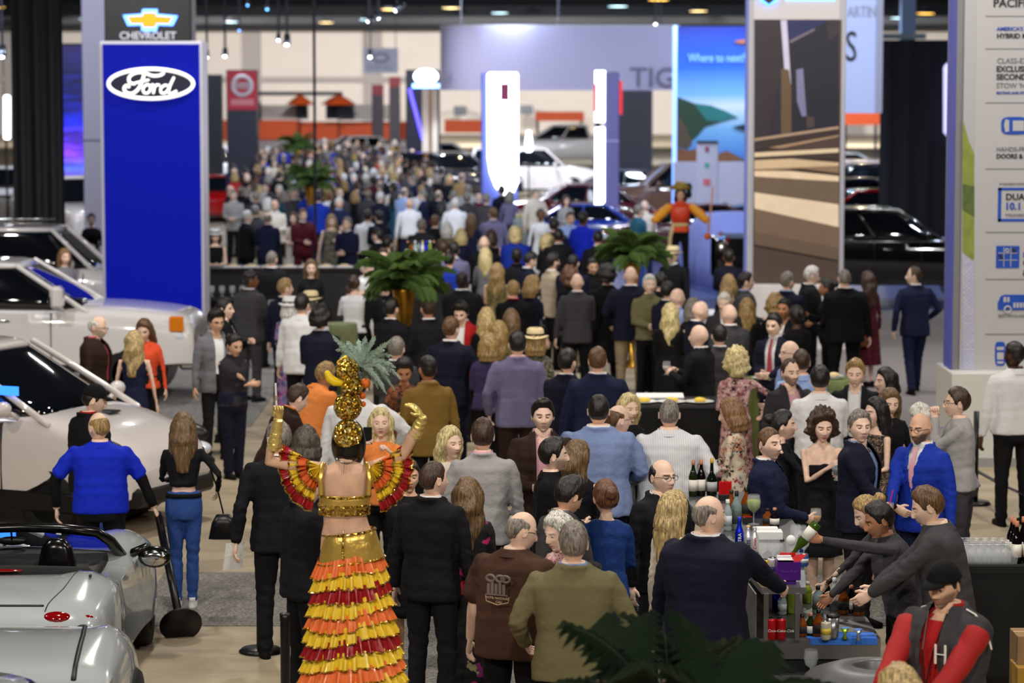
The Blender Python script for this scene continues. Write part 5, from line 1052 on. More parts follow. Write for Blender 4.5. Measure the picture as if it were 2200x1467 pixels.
# ---------------------------------------------------------------- props
GLS=mat('glass',(235,240,245),.05,spec=1,ior=1.6,alpha=.24); ICE=mat('napkin_white',(232,232,234),.8); SKX=OD
STEEL=mat('steel',(150,150,154),.3,.85,bump=.05,bs=30); STB=mat('steel_dark',(70,70,74),.35,.7)
PRM=dict()
def liq(c): return mat('liquid_%d'%c[0],c,.1,trans=.5,spec=.6)
def btl(x,py,z,h,kind,label,group=None,tilt=None,pos=None):
    """bottle whose base shows at x,py on a surface at height z"""
    q=at(x,py,z) if pos is None else pos; t=thing('bottle',label,'bottle',tuple(q),random.random()*.0,group)
    K=dict(wine=((30,44,20),.037,.62,(226,222,214),(170,120,100)),red=((14,10,14),.037,.62,(226,222,214),(190,120,90)),champ=((16,26,18),.044,.5,(190,190,190),(206,160,50)),gin=((150,170,170),.04,.68,(70,80,74),(20,20,22)),
      amber=((120,60,20),.04,.62,(30,30,34),(20,20,20)),blue=((14,40,190),.032,.6,None,(30,60,200)),white=((214,214,220),.032,.62,None,(220,180,110)),silver=((206,206,212),.032,.62,None,(200,200,205)),clear=((190,205,210),.033,.66,(200,210,220),(220,220,225)),green=((70,100,30),.037,.6,(220,220,215),(60,60,30)),lime=((150,170,60),.035,.7,None,(220,220,220)))[kind]
    r=K[1]; n=.013; k=K[2]; g=kind in('wine','red','champ','gin','amber','clear','green','lime')
    m=mat('bottle_'+kind,K[0],.06 if g else .3,trans=.35 if kind in('gin','clear','green','wine','lime') else 0,metal=0 if g else .5,spec=.7,ior=1.2)
    part('glass',lathe([(r*.9,0),(r,.01),(r,h*k*.9),(r*.85,h*k),(n*1.3,h*k*1.22),(n,h*.86),(n,h)],18),m,t,True)
    part('cap',lathe([(n*1.15,h*.87 if kind not in('blue','white','silver') else h*.93),(n*1.2,h*.9 if kind not in('blue','white','silver') else h*.94),(n*1.15,h*1.005),(n*.5,h*1.01)],12),mat('cap%s'%kind,K[4],.4),t,True)
    if K[3]: part('label',lathe([(r*1.02,h*k*.25),(r*1.02,h*k*.75)],18),mat('lab_%s'%kind,K[3],.7),t,True)
    return t
def can(x,py,z,c,c2,label,group=None,h=.12,r=.032,name='can'):
    q=at(x,py,z); t=thing(name,label,'can' if name=='can' else name,tuple(q),0,group)
    part('shell',lathe([(r*.8,0),(r,.012),(r,h*.9),(r*.82,h),(r*.8,h-.004),(.003,h-.004)],18),mat('can_%d%d'%(c[0],c[1]),c,.3,.3),t,True)
    part('top_rim',lathe([(r*.84,h*.985),(r*.86,h*1.0),(r*.8,h*1.01)],18),CHR,t,True)
    if c2: part('band',lathe([(r*1.01,h*.3),(r*1.01,h*.62)],18),mat('band_%d%d'%(c2[0],c2[1]),c2,.4),t,True)
    return t
def wglass(q,label,kind='wine',drink=None,group=None,s=1.,extra=None,cat='glass',upside=False):
    t=thing('drinking_glass',label,cat,tuple(q),0,group); h=.15*s
    if kind=='wine': pr=[(.032,0),(.03,.003),(.004,.008),(.0035,.055),(.012,.062),(.032,.085),(.036,.115),(.029,.15)]
    elif kind=='goblet': pr=[(.03,0),(.028,.004),(.006,.01),(.006,.03),(.03,.045),(.04,.08),(.036,.13)]
    else: pr=[(.026,0),(.03,.01),(.036,.11)]
    pr=[(a*s,b*s) for a,b in pr]
    if upside: pr=[(a,pr[-1][1]-b) for a,b in pr][::-1]
    if 'glassmesh'+kind+str(upside)+str(s) not in _mc:
        v,f=lathe(pr,16); m=M().add(v,f[:-1] if not upside else f[:-2]+f[-1:]); _mc['glassmesh'+kind+str(upside)+str(s)]=m.mesh('bowl')
    link('bowl',_mc['glassmesh'+kind+str(upside)+str(s)],GLS,t)
    if drink: 
        q0=[(a*.93,b) for a,b in pr if b>=.05*s*(kind!='tumbler')] if kind!='goblet' else [(.028*s,.046*s),(.037*s,.078*s),(.036*s,.105*s)]
        q0=q0[:-1]+[(q0[-1][0],q0[-1][1]-.025*s)]; part('drink',lathe(q0,14),mat('drink_%d_%d'%drink[:2],drink,.1,spec=.6),t,True)
    if extra=='straw': part('straw',tube([(0,0,.08*s),(.03*s,.01,.2*s)],.0035*s,6),mat('straw_red',(220,30,30),.4),t)
    if extra=='napkin': part('napkin',ball((0,0,.1*s),.03*s,10,8,(1,.8,1.1)),ICE,t,True)
    return t
def palm(x,py,z,R,n,label,Y=None,up=.9,leaf=.16,dark=False,stand=True,sd=0,droop=1.0,wid=.009):
    q=at(x,py,z) if Y is None else pt(x,py,Y); z=q[2]
    t=thing('potted_palm',label,'plant',(q[0],q[1],0)); rnd=random.Random(sd+int(x)); V=M()
    for i in range(n):
        a=2*PI*i/n*2.4+rnd.random()*.5; L=R*(.75+.4*rnd.random()); e=.25+1.0*((i%5)/5)+rnd.random()*.2; pts=[]
        p=np.array((0,0,0.)); el=e+.2; k=16
        for j in range(k+1):
            pts.append(p.copy()); p=p+L/k*np.array((math.cos(a)*math.cos(el),math.sin(a)*math.cos(el),math.sin(el))); el-=droop*(1.9-.3*e)/k*(.5+j/k)
        v,f=tube(pts,[.007*(1-j/(k+2)) for j in range(k+1)],4); V.add(v,f)
        side=np.array((-math.sin(a),math.cos(a),0)); 
        for j in range(2,k*2+1,2 if dark else 1):
            u=j/2; i0=min(int(u),k-1); b=pts[i0]+(pts[i0+1]-pts[i0])*(u-i0); d=unit(pts[i0+1]-pts[i0]); ll=leaf*(math.sin(PI*min(1,(u/k)*.85+.12))**.6+.15)*(.85+.3*rnd.random())
            for s_ in(-1,1):
                w=unit(side*s_+d*.75+np.array((0,0,-.15))); tip=b+w*ll+np.array((0,0,-ll*.35)); md=b+w*ll*.5+np.array((0,0,.02)); wd=unit(np.cross(w,(0,0,1)))*wid*R*1.2
                V.add(np.array([b,md+wd,tip,md-wd]),[[0,1,2],[0,2,3]])
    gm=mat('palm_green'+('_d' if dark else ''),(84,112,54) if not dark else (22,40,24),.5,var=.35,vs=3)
    link('foliage',V.mesh('foliage',False),gm,t,(0,0,z))
    if stand: part('vase',lathe([(.16,0),(.15,.03),(.05,.12),(.045,z*.45),(.075,z*.7),(.15,z-.03),(.145,z)],20),mat('vase_gold',(200,150,50),.25,.9),t,True)
    return t
def rtable(x,py,z,r,label,clothc,top=None,Y=None):
    q=at(x,py,z); t=thing('cocktail_table',label,'table',(q[0],q[1],0)); a=np.linspace(0,2*PI,48,endpoint=False); rings=[]
    for k,(zz,rr,am) in enumerate([(0,r*1.05,.05),(z*.5,r*.95,.035),(z-.1,r*.99,.012),(z-.01,r,0),(z,r*.97,0),(z+.001,.01,0)]):
        rr_=rr+am*np.sin(a*12); rings.append(np.stack([rr_*np.cos(a),rr_*np.sin(a),np.full(48,zz)],-1))
    part('tablecloth',(np.concatenate(rings),capped(6,48)),mat('cloth_t%d%d'%(clothc[0],clothc[1]),clothc,.7),t,True)
    part('tabletop',lathe([(r*.9,z-.03),(r*.9,z-.005)],24),OD,t)
    return t,np.array((q[0],q[1],z+.002))
# ---- gold vase palms
palm(868,618,1.9,.66,46,'leafy palm in a tall trumpet shaped gold vase, behind the bending waiter',sd=1)
palm(1358,560,2.0,.66,50,'bushy green palm in gold vase left of the straw hat man',sd=2,Y=43.5)
palm(668,400,2.1,.75,40,'grey green palm in gold vase above the far crowd, by the thin pole',sd=3,Y=67)
palm(640,322,2.2,.9,36,'distant palm above the far crowd under the orange fascia',sd=4,Y=105)
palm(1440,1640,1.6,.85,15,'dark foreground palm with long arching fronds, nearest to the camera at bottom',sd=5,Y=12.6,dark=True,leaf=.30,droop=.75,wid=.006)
# ---- counters behind: black bar with trays, white round tables
t=thing('bar_counter','black back bar with white trays between blue tower and palm','bar counter',(0,0,0)); Y=49.
part('worktop',[rect(440,576,800,582,Y,.8)],BK,t); part('front',rect(444,582,796,700,Y+.05,.7,True),mat('bar_black',(12,12,16),.6),t); part('shelf',rect(446,640,560,646,Y-.25,.3),STB,t)
for i in range(7):
    q=pt(500+i*40,575,Y+.3); o=thing('tray',['white food tray at the left end of the black back bar','second white food tray from the left on the black back bar','third white food tray from the left on the black back bar','middle white food tray on the black back bar','third white food tray from the right on the black back bar','second white food tray from the right on the black back bar','white food tray at the right end of the black back bar'][i],'tray',tuple(q-(0,0,.02)),0,'white trays on the black back bar'); part('dish',box(-.15,.15,-.12,.12,0,.05,.01),mat('tray_white',(214,212,220),.4),o); part('food',ball((0,0,.05),.1,10,6,(1.1,.8,.4)),mat('food_pale',(210,190,150),.7),o,True)
for x,yy,lab in((470,596,'left'),(505,614,'right')):
    for k in range(4): 
        q=pt(455+k*22,636,Y-.12); 
        if lab=='left': o=wglass(q+(0,0,0),'clear glass on the low shelf of the black back bar, %s from left'%ORD[k],'goblet',group='glasses on the back bar shelf',s=1.4)
tb1,q1=rtable(690,432,1.05,.95,'white round table under the thin pole in the far crowd',(226,224,232))
tb2,q2=rtable(731,694,1.02,.24,'small pale green cocktail table beside the bending waiter',(116,124,84))
tb3,q3=rtable(1798,812,1.03,.30,'green clothed cocktail table behind the white shirted man',(104,116,70))
tb4,q4=rtable(1648,812,1.03,.30,'green clothed cocktail table with rolls beside the curly blonde woman',(104,112,60))
tb5,q5=rtable(1130,470,1.05,.3,'tall pale table with drinks in front of the maroon sedan',(150,165,170))
tb6,q6=rtable(1538,668,1.03,.35,'white topped cocktail table behind the bald men, below the draped car',(214,214,222))
def plate(q,label,food=None,r=.12,group=None):
    t=thing('plate',label,'plate',tuple(q),0,group); part('dish',lathe([(r*.55,0),(r*.6,.004),(r,.018),(r*.98,.02),(r*.55,.008),(.005,.008)],24),mat('china',(232,230,226),.25),t,True)
    if food: part('food',[ball((.0,0,.03),.05,10,7,(1.2,.9,.6)),ball((.04,.03,.028),.035,10,7,(1,1,.6))],mat('food%d'%food[0],food,.7),t,True)
    return t
plate(q3+(-.05,-.1,0),'stack of white plates on the right green table',None,.12); plate(q3+(-.05,-.1,.02),'top white plate of the stack on the right green table',(220,200,150),.12)
plate(q4+(-.05,-.12,0),'white plate of bread rolls on the left green table',(226,190,110),.14)
plate(q5+(0,0,0),'pale dish among drinks before the maroon sedan',(220,210,120),.12)
plate(q1+(-.2,-.1,0),'white plate on the far white round table',(220,210,200),.2)
for i in range(5):
    wglass(q5+(-.2+.1*i,-.1+.03*(i%2),0),'bright drink glass on the tall pale table, %s from the left'%ORD[i],'tumbler',(226,210,120),'drinks on the tall pale table',1.4)
# buffet table with black cloth
t=thing('buffet_table','black clothed buffet table behind the striped shirt man','table',(0,0,0)); a_=at(1352,862,1.02); b_=at(1490,868,1.02)
part('tablecloth',box(a_[0]-.1,b_[0]+.35,a_[1]-.45,a_[1]+.5,0,1.02,.02),mat('cloth_black2',(14,14,16),.85,bump=.5,bs=5),t); part('platter_mat',box(a_[0],b_[0]+.2,a_[1]-.35,a_[1]+.3,1.02,1.026),mat('mat_pale',(60,58,56),.7),t)
for i in range(3):
    q=np.array((a_[0]+.15+i*.3,a_[1]-.2,1.03)); plate(q,['left','middle','right'][i]+' yellow food platter on the black buffet table',(236,200,70),.16,'yellow platters on the buffet table')
q=np.array((a_[0]+.3,a_[1]+.12,1.03)); o=thing('cutting_board','slanted white board on the black buffet table','board',tuple(q)); part('board',rotx(box(-.22,.3,-.1,.1,0,.03,.01)[0],.2),ICE,o) if 0 else part('board',(rotx(box(-.22,.3,-.1,.1,0.02,.05,.01)[0],.12),box(0,1,0,1,0,1,.1)[1]),ICE,o)
# chrome chafing dishes
for i,(x,py) in enumerate([(893,735),(925,722),(908,746)]):
    q=at(x,py+20,1.0); o=thing('chafing_dish',['left','right','nearest'][i]+' chrome roll top dish beside the navy suited man','dish',(q[0],q[1],.93)); a=np.linspace(0,PI,17)
    part('lid_rim',[tube([(.17*math.cos(k),0,.22*math.sin(k)) for k in a],.02,7),tube([(.14*math.cos(k),.05,.17*math.sin(k)) for k in a],.008,6)],CHR,o,True); part('pan',box(-.19,.19,-.13,.13,-.06,.02,.02),CHR,o)
q=at(905,775,.87); o=thing('serving_table','dark serving table under the chrome roll top dishes','table',(q[0],q[1]+.4,0)); part('tablecloth',box(-.6,.6,-.9,.5,0,.87,.02),mat('cloth_black2',(14,14,16),.85,bump=.5,bs=5),o); part('runner',box(-.6,.6,-.3,.3,.87,.875),OD,o)
# far bar table at centre back with bottles (on crate beside the palm)
t=thing('drink_station','small drink station crowded with bottles left above the gold vase palm','bar counter',(0,0,0)); Y=44.5; part('top',rect(868,552,938,558,Y,.4),STEEL,t); part('body',rect(872,558,934,700,Y+.05,.3,True),BK,t)
for i in range(8): btl(0,0,0,.26,['wine','amber','clear','gin','white','blue','lime','red'][i],['green','amber','clear','pale','white','blue','lime','dark'][i]+' bottle on the small drink station by the palm','bottles on the small drink station',pos=pt(876+i*8,552,Y+.2))
# ---- the service bar, lower right
BZ=1.10
def quad(p,z0,z1):
    v=[(a,b,z) for z in(z0,z1) for a,b in p]; n=len(p); return np.array(v),[list(range(n))[::-1],list(range(n,2*n))]+[[i,(i+1)%n,(i+1)%n+n,i+n] for i in range(n)]
A_=at(1636,1262,BZ); B_=at(1732,1262,BZ); C_=at(1475,1068,BZ); 
fl=(A_[0],A_[1]); fr_=(B_[0],B_[1]); bl=(at(1545,1150,BZ)[0],at(1545,1150,BZ)[1]); br=(bl[0]+.64,bl[1]+.2); fb=(C_[0]-.05,C_[1]+.3); gb=(C_[0]+.72,C_[1]+.3)
t=thing('service_bar','long stainless steel service bar crowded with bottles, where the bartenders pour','bar counter',(0,0,0))
part('shelf_top',quad([fl,fr_,br,gb,fb,bl],BZ-.045,BZ),STEEL,t)
lf=at(1625,1372,.74); rf=at(1892,1372,.74)
part('lower_shelf',quad([(lf[0],lf[1]),(rf[0],lf[1]),(rf[0],lf[1]+.75),(br[0],lf[1]+2.2),(bl[0],lf[1]+2.2)],.70,.74),STEEL,t)
part('apron',box(lf[0],rf[0],lf[1]-.005,lf[1]+.01,.60,.735),STEEL,t); part('side_panel',quad([(lf[0]-.01,lf[1]),(lf[0],lf[1]),(bl[0],bl[1]),(bl[0]-.01,bl[1])],.25,BZ-.05),STEEL,t)
part('speed_rail',box(lf[0]+.02,rf[0]-.25,lf[1]-.28,lf[1]-.01,.50,.515),STB,t); part('front_edge',box(lf[0]+.02,rf[0]-.25,lf[1]-.285,lf[1]-.275,.50,.545),STEEL,t)
part('cabinet',quad([(lf[0]+.03,lf[1]+.02),(rf[0]-.03,lf[1]+.02),(rf[0]-.03,lf[1]+.7),(bl[0]+.1,lf[1]+2.1)],0,.6),mat('bar_black',(12,12,16),.6),t)
for x_ in(1646,1713): q=at(x_,1376,.74); part('post',box(q[0]-.016,q[0]+.016,q[1]+.01,q[1]+.045,.74,BZ-.04),STEEL,t)
for x_,y_ in((bl[0]+.05,bl[1]-.1),(br[0]-.05,br[1]),(gb[0]-.08,gb[1]-.1),(fb[0]+.06,fb[1]-.1)): part('post',box(x_-.016,x_+.016,y_-.016,y_+.016,.0 if y_>21 else .74,BZ-.04),STEEL,t)
Wb=[(1489,1066,.30,'wine','pale white wine bottle with cream label at the back of the bar'),(1506,1065,.30,'red','dark red wine bottle with cream label, second from back'),(1529,1064,.31,'champ','champagne bottle with gold foil neck at the back of the bar'),(1582,1138,.30,'gin','ribbed clear gin bottle with grey label on the bar'),(1603,1112,.24,'amber','square amber whiskey bottle with black cap on the bar'),
 (1571,1112,.22,'amber','short amber bottle half hidden behind the red straws'),(1563,1140,.24,'clear','clear bottle left of the ribbed gin bottle'),(1588,1183,.25,'blue','cobalt blue aluminium beer bottle on the bar rail'),(1607,1184,.19,'white','white aluminium beer bottle with gold cap'),(1621,1187,.19,'silver','silver aluminium beer bottle with red script'),
 (1649,1130,.14,'amber','small amber bitters bottle by the napkins'),(1664,1132,.15,'red','small dark pink bitters bottle by the napkins')]
for x_,y_,h_,k_,l_ in Wb:
    o=btl(x_,y_,BZ,h_,k_,l_)
    if k_ in('blue','white','silver'):
        s_,c_=dict(blue=('ULTRA',(235,235,240)),white=('LITE',(20,24,60)),silver=('Coors',(190,20,40)))[k_]; w_=text('lettering',s_,.034,mat('brand_%s'%k_,c_,.4),o,(.012,-.034,.03),bold=.02,ext=.001); w_.rotation_euler=(PI/2,-PI/2,0)
can(1640,1249,BZ,(226,196,40),(200,120,30),'yellow drink can at the front corner of the bar',h=.155); can(1659,1245,BZ,(206,206,214),(30,40,90),'white and navy slim can beside the yellow can',h=.155); can(1727,1216,BZ,(60,110,190),(220,224,230),'blue and white can right of the purple caddy',h=.09)
can(1722,1184,BZ,(40,70,180),(220,224,230),'small blue can behind the blue and white can',h=.12)
def strawbox(x_,y_,w,h,label,d=.07,inner=False):
    q=at(x_,y_,BZ); o=thing('straw_holder',label,'holder',tuple(q)); sm=mat('straw_red',(220,30,30),.4); part('holder',box(-w/2,w/2,-d/2,d/2,0,.05,.005),mat('caddy_black',(20,20,22),.5),o)
    n=int(w/.009); part('straws',[tube([(-w/2+.006+i*.0088,-d*.3+j*.016,.02),(-w/2+.006+i*.0088,-d*.3+j*.016,h+.004*((i*7+j*3)%3))],.0038,5) for i in range(n) for j in range(3)],sm,o)
    return o
strawbox(1558,1074,.11,.15,'block of upright red straws at the back of the bar'); strawbox(1607,1124,.08,.05,'low tub of red straws behind the blue bottle')
q=at(1693,1252,BZ); o=thing('bar_caddy','purple bar caddy with white napkins and slanted red straws','caddy',tuple(q)); part('caddy_body',[quad([(-.08,-.07),(.08,-.07),(.085,.08),(-.085,.08)],.03,.155)],mat('caddy_purple',(84,22,140),.35),o); part('foot',box(-.05,.05,-.05,.05,0,.032),mat('caddy_purple',(84,22,140),.35),o)
part('napkins',[box(-.075,.03,-.06,.06,.15,.158+.004*i) for i in range(4)]+[box(-.078,.02,.0,.02,.14,.19)],ICE,o); part('straws',[tube([(.0+i*.008,-.04,.15),(.06+i*.008,-.02,.20)],.0038,5) for i in range(9)]+[tube([(-.05+i*.008,.05,.1),(-.05+i*.008,.055,.20)],.0038,5) for i in range(14)],mat('straw_red',(220,30,30),.4),o); text('lettering','Crown Royal',.02,mat('caddy_text',(120,70,180),.4),o,(0,-.073,.085),align='CENTER')
q=at(1651,1158,BZ); o=thing('napkin_stack','stack of white paper napkins on the bar rail','napkins',tuple(q)); part('sheets',[box(-.1,.1,-.09,.05,.0,.07,.004),box(-.09,.07,-.02,.08,.07,.085)],ICE,o); part('tray',box(-.11,.11,-.1,.09,-.001,.012),OD,o)
wglass(at(1619,1126,BZ),'large round glass packed with lime wedges on the bar','wine',(150,170,70),None,1.55)
wglass(at(1637,1200,BZ),'empty wine glass behind the yellow can','goblet',None,None,1.2); wglass(at(1662,1200,BZ),'empty wine glass behind the white navy can','goblet',None,None,1.2)
q=at(1699,1196,BZ); o=wglass(q,'squat glass stuffed with a white napkin beneath the tilted bottle','tumbler',None,None,1.2,'napkin'); 
for i,(x_,y_) in enumerate([(1716,1190),(1727,1200),(1709,1176),(1722,1178)]): wglass(at(x_,y_,BZ),'clear stemmed glass right of the tilted green bottle, %s of four'%ORD[i],'wine',None,'stemmed glasses under the pouring arm',1.15)
for x_,y_,k_,h_,l_ in [(1757,1318,'gin',.2,'ribbed gin bottle on the lower shelf right of the steel post'),(1680,1320,'clear',.16,'clear plastic bottle on the lower shelf behind the red cans'),(1700,1318,'lime',.2,'lime juice bottle on the lower shelf by the steel post'),(1668,1312,'blue',.22,'light blue water bottle at the left of the lower shelf'),(1723,1366,'amber',.15,'dark amber bottle right of the steel post'),(1741,1366,'wine',.16,'olive bottle with metal pourer on the lower shelf'),(1758,1368,'amber',.19,'golden liqueur bottle on the lower shelf'),(1812,1318,'amber',.2,'amber bourbon bottle below the bartender'),(1828,1316,'red',.2,'dark red bottle below the bartender'),(1792,1312,'clear',.24,'tall clear bottle behind the steel shaker'),(1734,1296,'lime',.16,'yellow green bottle behind the steel post'),(1776,1302,'wine',.2,'green bottle between gin and tall clear bottle'),(1844,1322,'amber',.2,'amber bottle nearest to the bartender hip')]: btl(x_,y_,.74,h_,k_,l_)
for x_,l_ in((1657,'left'),(1678,'right')):
    o=can(x_,1374,.74,(176,16,24),None,l_+' red cola can on the lower bar shelf','red cola cans',h=.15,r=.034); text('lettering','Coca-Cola',.026,mat('brand_w',(235,235,235),.4),o,(-.03,-.036,.06),ext=.001,shear=.3)
can(1774,1374,.74,(206,200,180),(210,180,60),'pale gold tin can on the blue cloth',h=.13,r=.036)
q=at(1789,1372,.74); o=thing('shaker','grey steel cocktail shaker with dark lid','shaker',tuple(q)); part('cup',lathe([(.028,0),(.04,.02),(.044,.15)],18),STEEL,o,True); part('lid',lathe([(.045,.15),(.045,.165),(.02,.172)],18),TRIM,o,True)
for x_,y_,c_,l_ in((1844,1375,(160,170,180),'steel jigger with blue inside'),(1815,1372,(150,190,60),'green jigger')): q=at(x_,y_,.745); o=thing('jigger',l_+' on the blue cloth','jigger',tuple(q)); part('cone',lathe([(.022,0),(.007,.03),(.03,.075)],16),mat('jig%d'%c_[0],c_,.25,.7),o,True); part('inside',lathe([(.027,.07),(.029,.077),(.026,.077)],16),mat('jig_blue',(60,130,220),.4),o,True)
a_=at(1737,1378,.74); b_=at(1888,1378,.74); o=part('bar_towel',[box(a_[0],b_[0],lf[1]-.004,lf[1]+.2,.741,.746),box(a_[0]+.02,b_[0],lf[1]-.012,lf[1]-.006,.70,.745)],mat('towel_blue',(50,110,210),.8)); tag(o,'bright blue towel laid along the lower shelf edge','towel')
for x_,y_,l_,e_ in((1694,1432,'stemmed glass holding a white napkin, left on the speed rail','napkin'),(1742,1446,'small empty stemmed glass on the speed rail',None),(1803,1434,'empty stemmed glass in the middle of the speed rail',None),(1855,1434,'stemmed glass with curled white napkin at the right','napkin')): wglass(at(x_,y_,.515),l_,'goblet',None,None,1.25,e_)
# waste bins
q=at(1888,1432,.93); t=thing('waste_bin','large round grey waste bin with domed lid and round opening','bin',(q[0],q[1],0)); part('drum',lathe([(.38,0),(.42,.05),(.43,.84)],36),STB,t,True); v,f=lathe([(.455,.82),(.46,.86),(.43,.885),(.3,.93),(.17,.945),(.155,.93),(.16,.70)],40); part('lid',(v,f[:-2]),mat('lid_grey',(96,96,100),.4,.3),t,True); part('liner',lathe([(.15,.6),(.01,.62)],20),BK,t)
q=at(1352,1225,.92); t=thing('waste_bin','tall grey perforated metal bin behind the blue dress','bin',(q[0]+.02,q[1]+.2,0))
def b_perf(nt,bs):
    tc=nt.nodes.new('ShaderNodeTexCoord'); v=nt.nodes.new('ShaderNodeTexVoronoi'); v.inputs['Scale'].default_value=55; v.inputs['Randomness'].default_value=0; nt.links.new(tc.outputs['Object'],v.inputs['Vector']); nt.links.new(ramp(nt,v.outputs['Distance'],[(0,(8,8,8)),(.33,(8,8,8)),(.38,(130,128,128))]),bs.inputs['Base Color']); bs.inputs['Metallic'].default_value=.3
part('drum',box(-.16,.2,-.16,.2,.0,.92,.03),nodemat('perforated',b_perf),t); part('band',[box(-.163,.203,-.163,.203,.52,.62,.01)],mat('lid_grey',(96,96,100),.4,.3),t); part('lid',box(-.17,.21,-.17,.21,.9,.94,.02),mat('lid_grey',(96,96,100),.4,.3),t)
# black clothed table on the right, glasses and wine
a_=at(2046,1214,1.02); t=thing('clothed_table','long black clothed table at the right edge holding glasses and wine','table',(0,0,0)); part('tablecloth',box(a_[0],a_[0]+2.6,a_[1],a_[1]+1.0,0,1.02,.01),mat('cloth_black2',(14,14,16),.85),t); part('hem',box(a_[0]-.004,a_[0]+2.6,a_[1]-.006,a_[1]+.0,.96,1.0),mat('cloth_black3',(20,20,22),.85),t)
for j in range(4):
    for i in range(7): wglass((a_[0]+.09+i*.062+.02*(j%2),a_[1]+.08+j*.09,1.02),'upturned clear wine glass, %s row back, %s from the left of the block'%(ORD[j],ORD[i]),'goblet',None,'upturned glasses on the black table',1.1,upside=True)
for j in range(3):
    for i in range(3): btl(0,0,0,.31,'red','copper capped red wine bottle, %s row back, %s from the left'%(ORD[j],ORD[i]),'wine bottles on the black table',pos=(a_[0]+.48+i*.085,a_[1]+.08+j*.1,1.02))
q=at(2195,1405,.0); 
for i,(x_,y_,w_,h_,z_) in enumerate([(2192,1330,.4,.42,.62),(2178,1370,.34,.2,.42)]): q=atY(x_,y_,19.4); o=thing('cardboard_box',['large cardboard carton at the right edge below the table','small yellowish carton beside the larger carton'][i],'box',(q[0]+.1,19.4-.1*i-.3,0)); part('carton',box(-w_/2,w_/2,-.15,.15,0,z_+.1,.004),mat('cardboard%d'%i,[(150,120,84),(170,130,50)][i],.85),o); part('tape',box(-w_/2-.001,w_/2+.001,-.02,.02,z_+.1,z_+.103),mat('tape',(190,160,120),.5),o)
# stanchions
def stanchion(x_,py,z,label,tilt=None): 
    q=at(x_,py,z); t=thing('stanchion',label,'stanchion',(q[0],q[1],0)); part('post',lathe([(.032,.03),(.032,.98),(.035,.985),(.035,1.03),(.02,1.035)],18),BK,t,True); part('base',lathe([(.17,0),(.175,.012),(.15,.035),(.04,.045)],28),BK,t,True); return t
stanchion(612,1318,1.03,'black stanchion post in front of the suited men at lower left'); stanchion(560,1390,.04,'black stanchion round base behind the tall suited man legs')
o=part('barrier_belt',[tube([pt(2096,1010,29.5),pt(2150,1040,28.5),pt(2230,1075,27.5)],.035,6,.2)],BK); 
t=thing('stanchion','black stanchion left end of the belt by the white plinth','stanchion',tuple(pt(2096,1010,29.5)*(1,1,0))); part('post',lathe([(.03,.03),(.03,1.0)],14),BK,t,True); part('base',lathe([(.17,0),(.15,.035)],20),BK,t,True); tag(o,'black barrier belt sloping down to the right edge','belt')
t=thing('stanchion','black stanchion right end of the belt beyond the frame edge','stanchion',tuple(pt(2230,1075,27.5)*(1,1,0))); part('post',lathe([(.03,.03),(.03,1.0)],14),BK,t,True); part('base',lathe([(.17,0),(.15,.035)],20),BK,t,True)
# ---------------------------------------------------------------- the headdress dancer
Yd=17.05; D0=np.array((pX(745,Yd,1200),Yd,0)); 
def dp(x,y,d=0.): return pt(x,y,Yd+d)-D0
dn=thing('person','woman seen from behind in gold bodice and tiered ruffle skirt, tall sequined headdress, arms raised','person',tuple(D0))
sk_=skin(1,'hdark'); GS=mat('gold_satin',(222,184,92),.3,.6,bump=.5,bs=22); YS=mat('satin_yellow',(246,206,50),.35,coat=.2,bump=.25,bs=24); OS=mat('satin_orange',(246,122,60),.35,coat=.2,bump=.25,bs=24); RS=mat('satin_red',(158,22,30),.3,coat=.2,bump=.2,bs=30)
def b_seq(nt,bs):
    tc=nt.nodes.new('ShaderNodeTexCoord'); v=nt.nodes.new('ShaderNodeTexVoronoi'); v.inputs['Scale'].default_value=95; nt.links.new(tc.outputs['Object'],v.inputs['Vector']); w=nt.nodes.new('ShaderNodeTexWhiteNoise'); nt.links.new(v.outputs['Color'],w.inputs['Vector'])
    nt.links.new(ramp(nt,w.outputs['Value'],[(0,(130,84,14)),(.25,(206,156,36)),(.55,(244,208,84)),(.8,(255,240,170))],'CONSTANT'),bs.inputs['Base Color']); bs.inputs['Metallic'].default_value=.85; bs.inputs['Roughness'].default_value=.22
    sb=nt.nodes.new('ShaderNodeVectorMath'); sb.operation='SUBTRACT'; nt.links.new(v.outputs['Color'],sb.inputs[0]); sb.inputs[1].default_value=(.5,.5,.5); sc_=nt.nodes.new('ShaderNodeVectorMath'); sc_.operation='SCALE'; sc_.inputs['Scale'].default_value=1.5; nt.links.new(sb.outputs[0],sc_.inputs[0])
    gm_=nt.nodes.new('ShaderNodeNewGeometry'); ad=nt.nodes.new('ShaderNodeVectorMath'); nt.links.new(gm_.outputs['Normal'],ad.inputs[0]); nt.links.new(sc_.outputs[0],ad.inputs[1]); nm=nt.nodes.new('ShaderNodeVectorMath'); nm.operation='NORMALIZE'; nt.links.new(ad.outputs[0],nm.inputs[0]); nt.links.new(nm.outputs[0],bs.inputs['Normal'])
SQ=nodemat('sequin_gold',b_seq)
S=1/352.
m=M()
def ringd(x0,x1,y,dep,d=.09): a=dp(x0,y,d); b=dp(x1,y,d); return ((a[0]+b[0])/2,(a[1]+b[1])/2,(a[2]+b[2])/2,(b[0]-a[0])/2,dep)
v,f=loft([ringd(697,806,1240,.12)]+[ringd(688,812,1180,.125),ringd(690,804,1150,.115),ringd(695,792,1125,.10),ringd(695,786,1100,.10),ringd(690,790,1065,.115),ringd(686,795,1035,.115),ringd(690,796,1012,.10),ringd(706,782,1000,.075),ringd(724,766,990,.06),ringd(727,762,975,.055)][0:],32)
m.add(v,f)
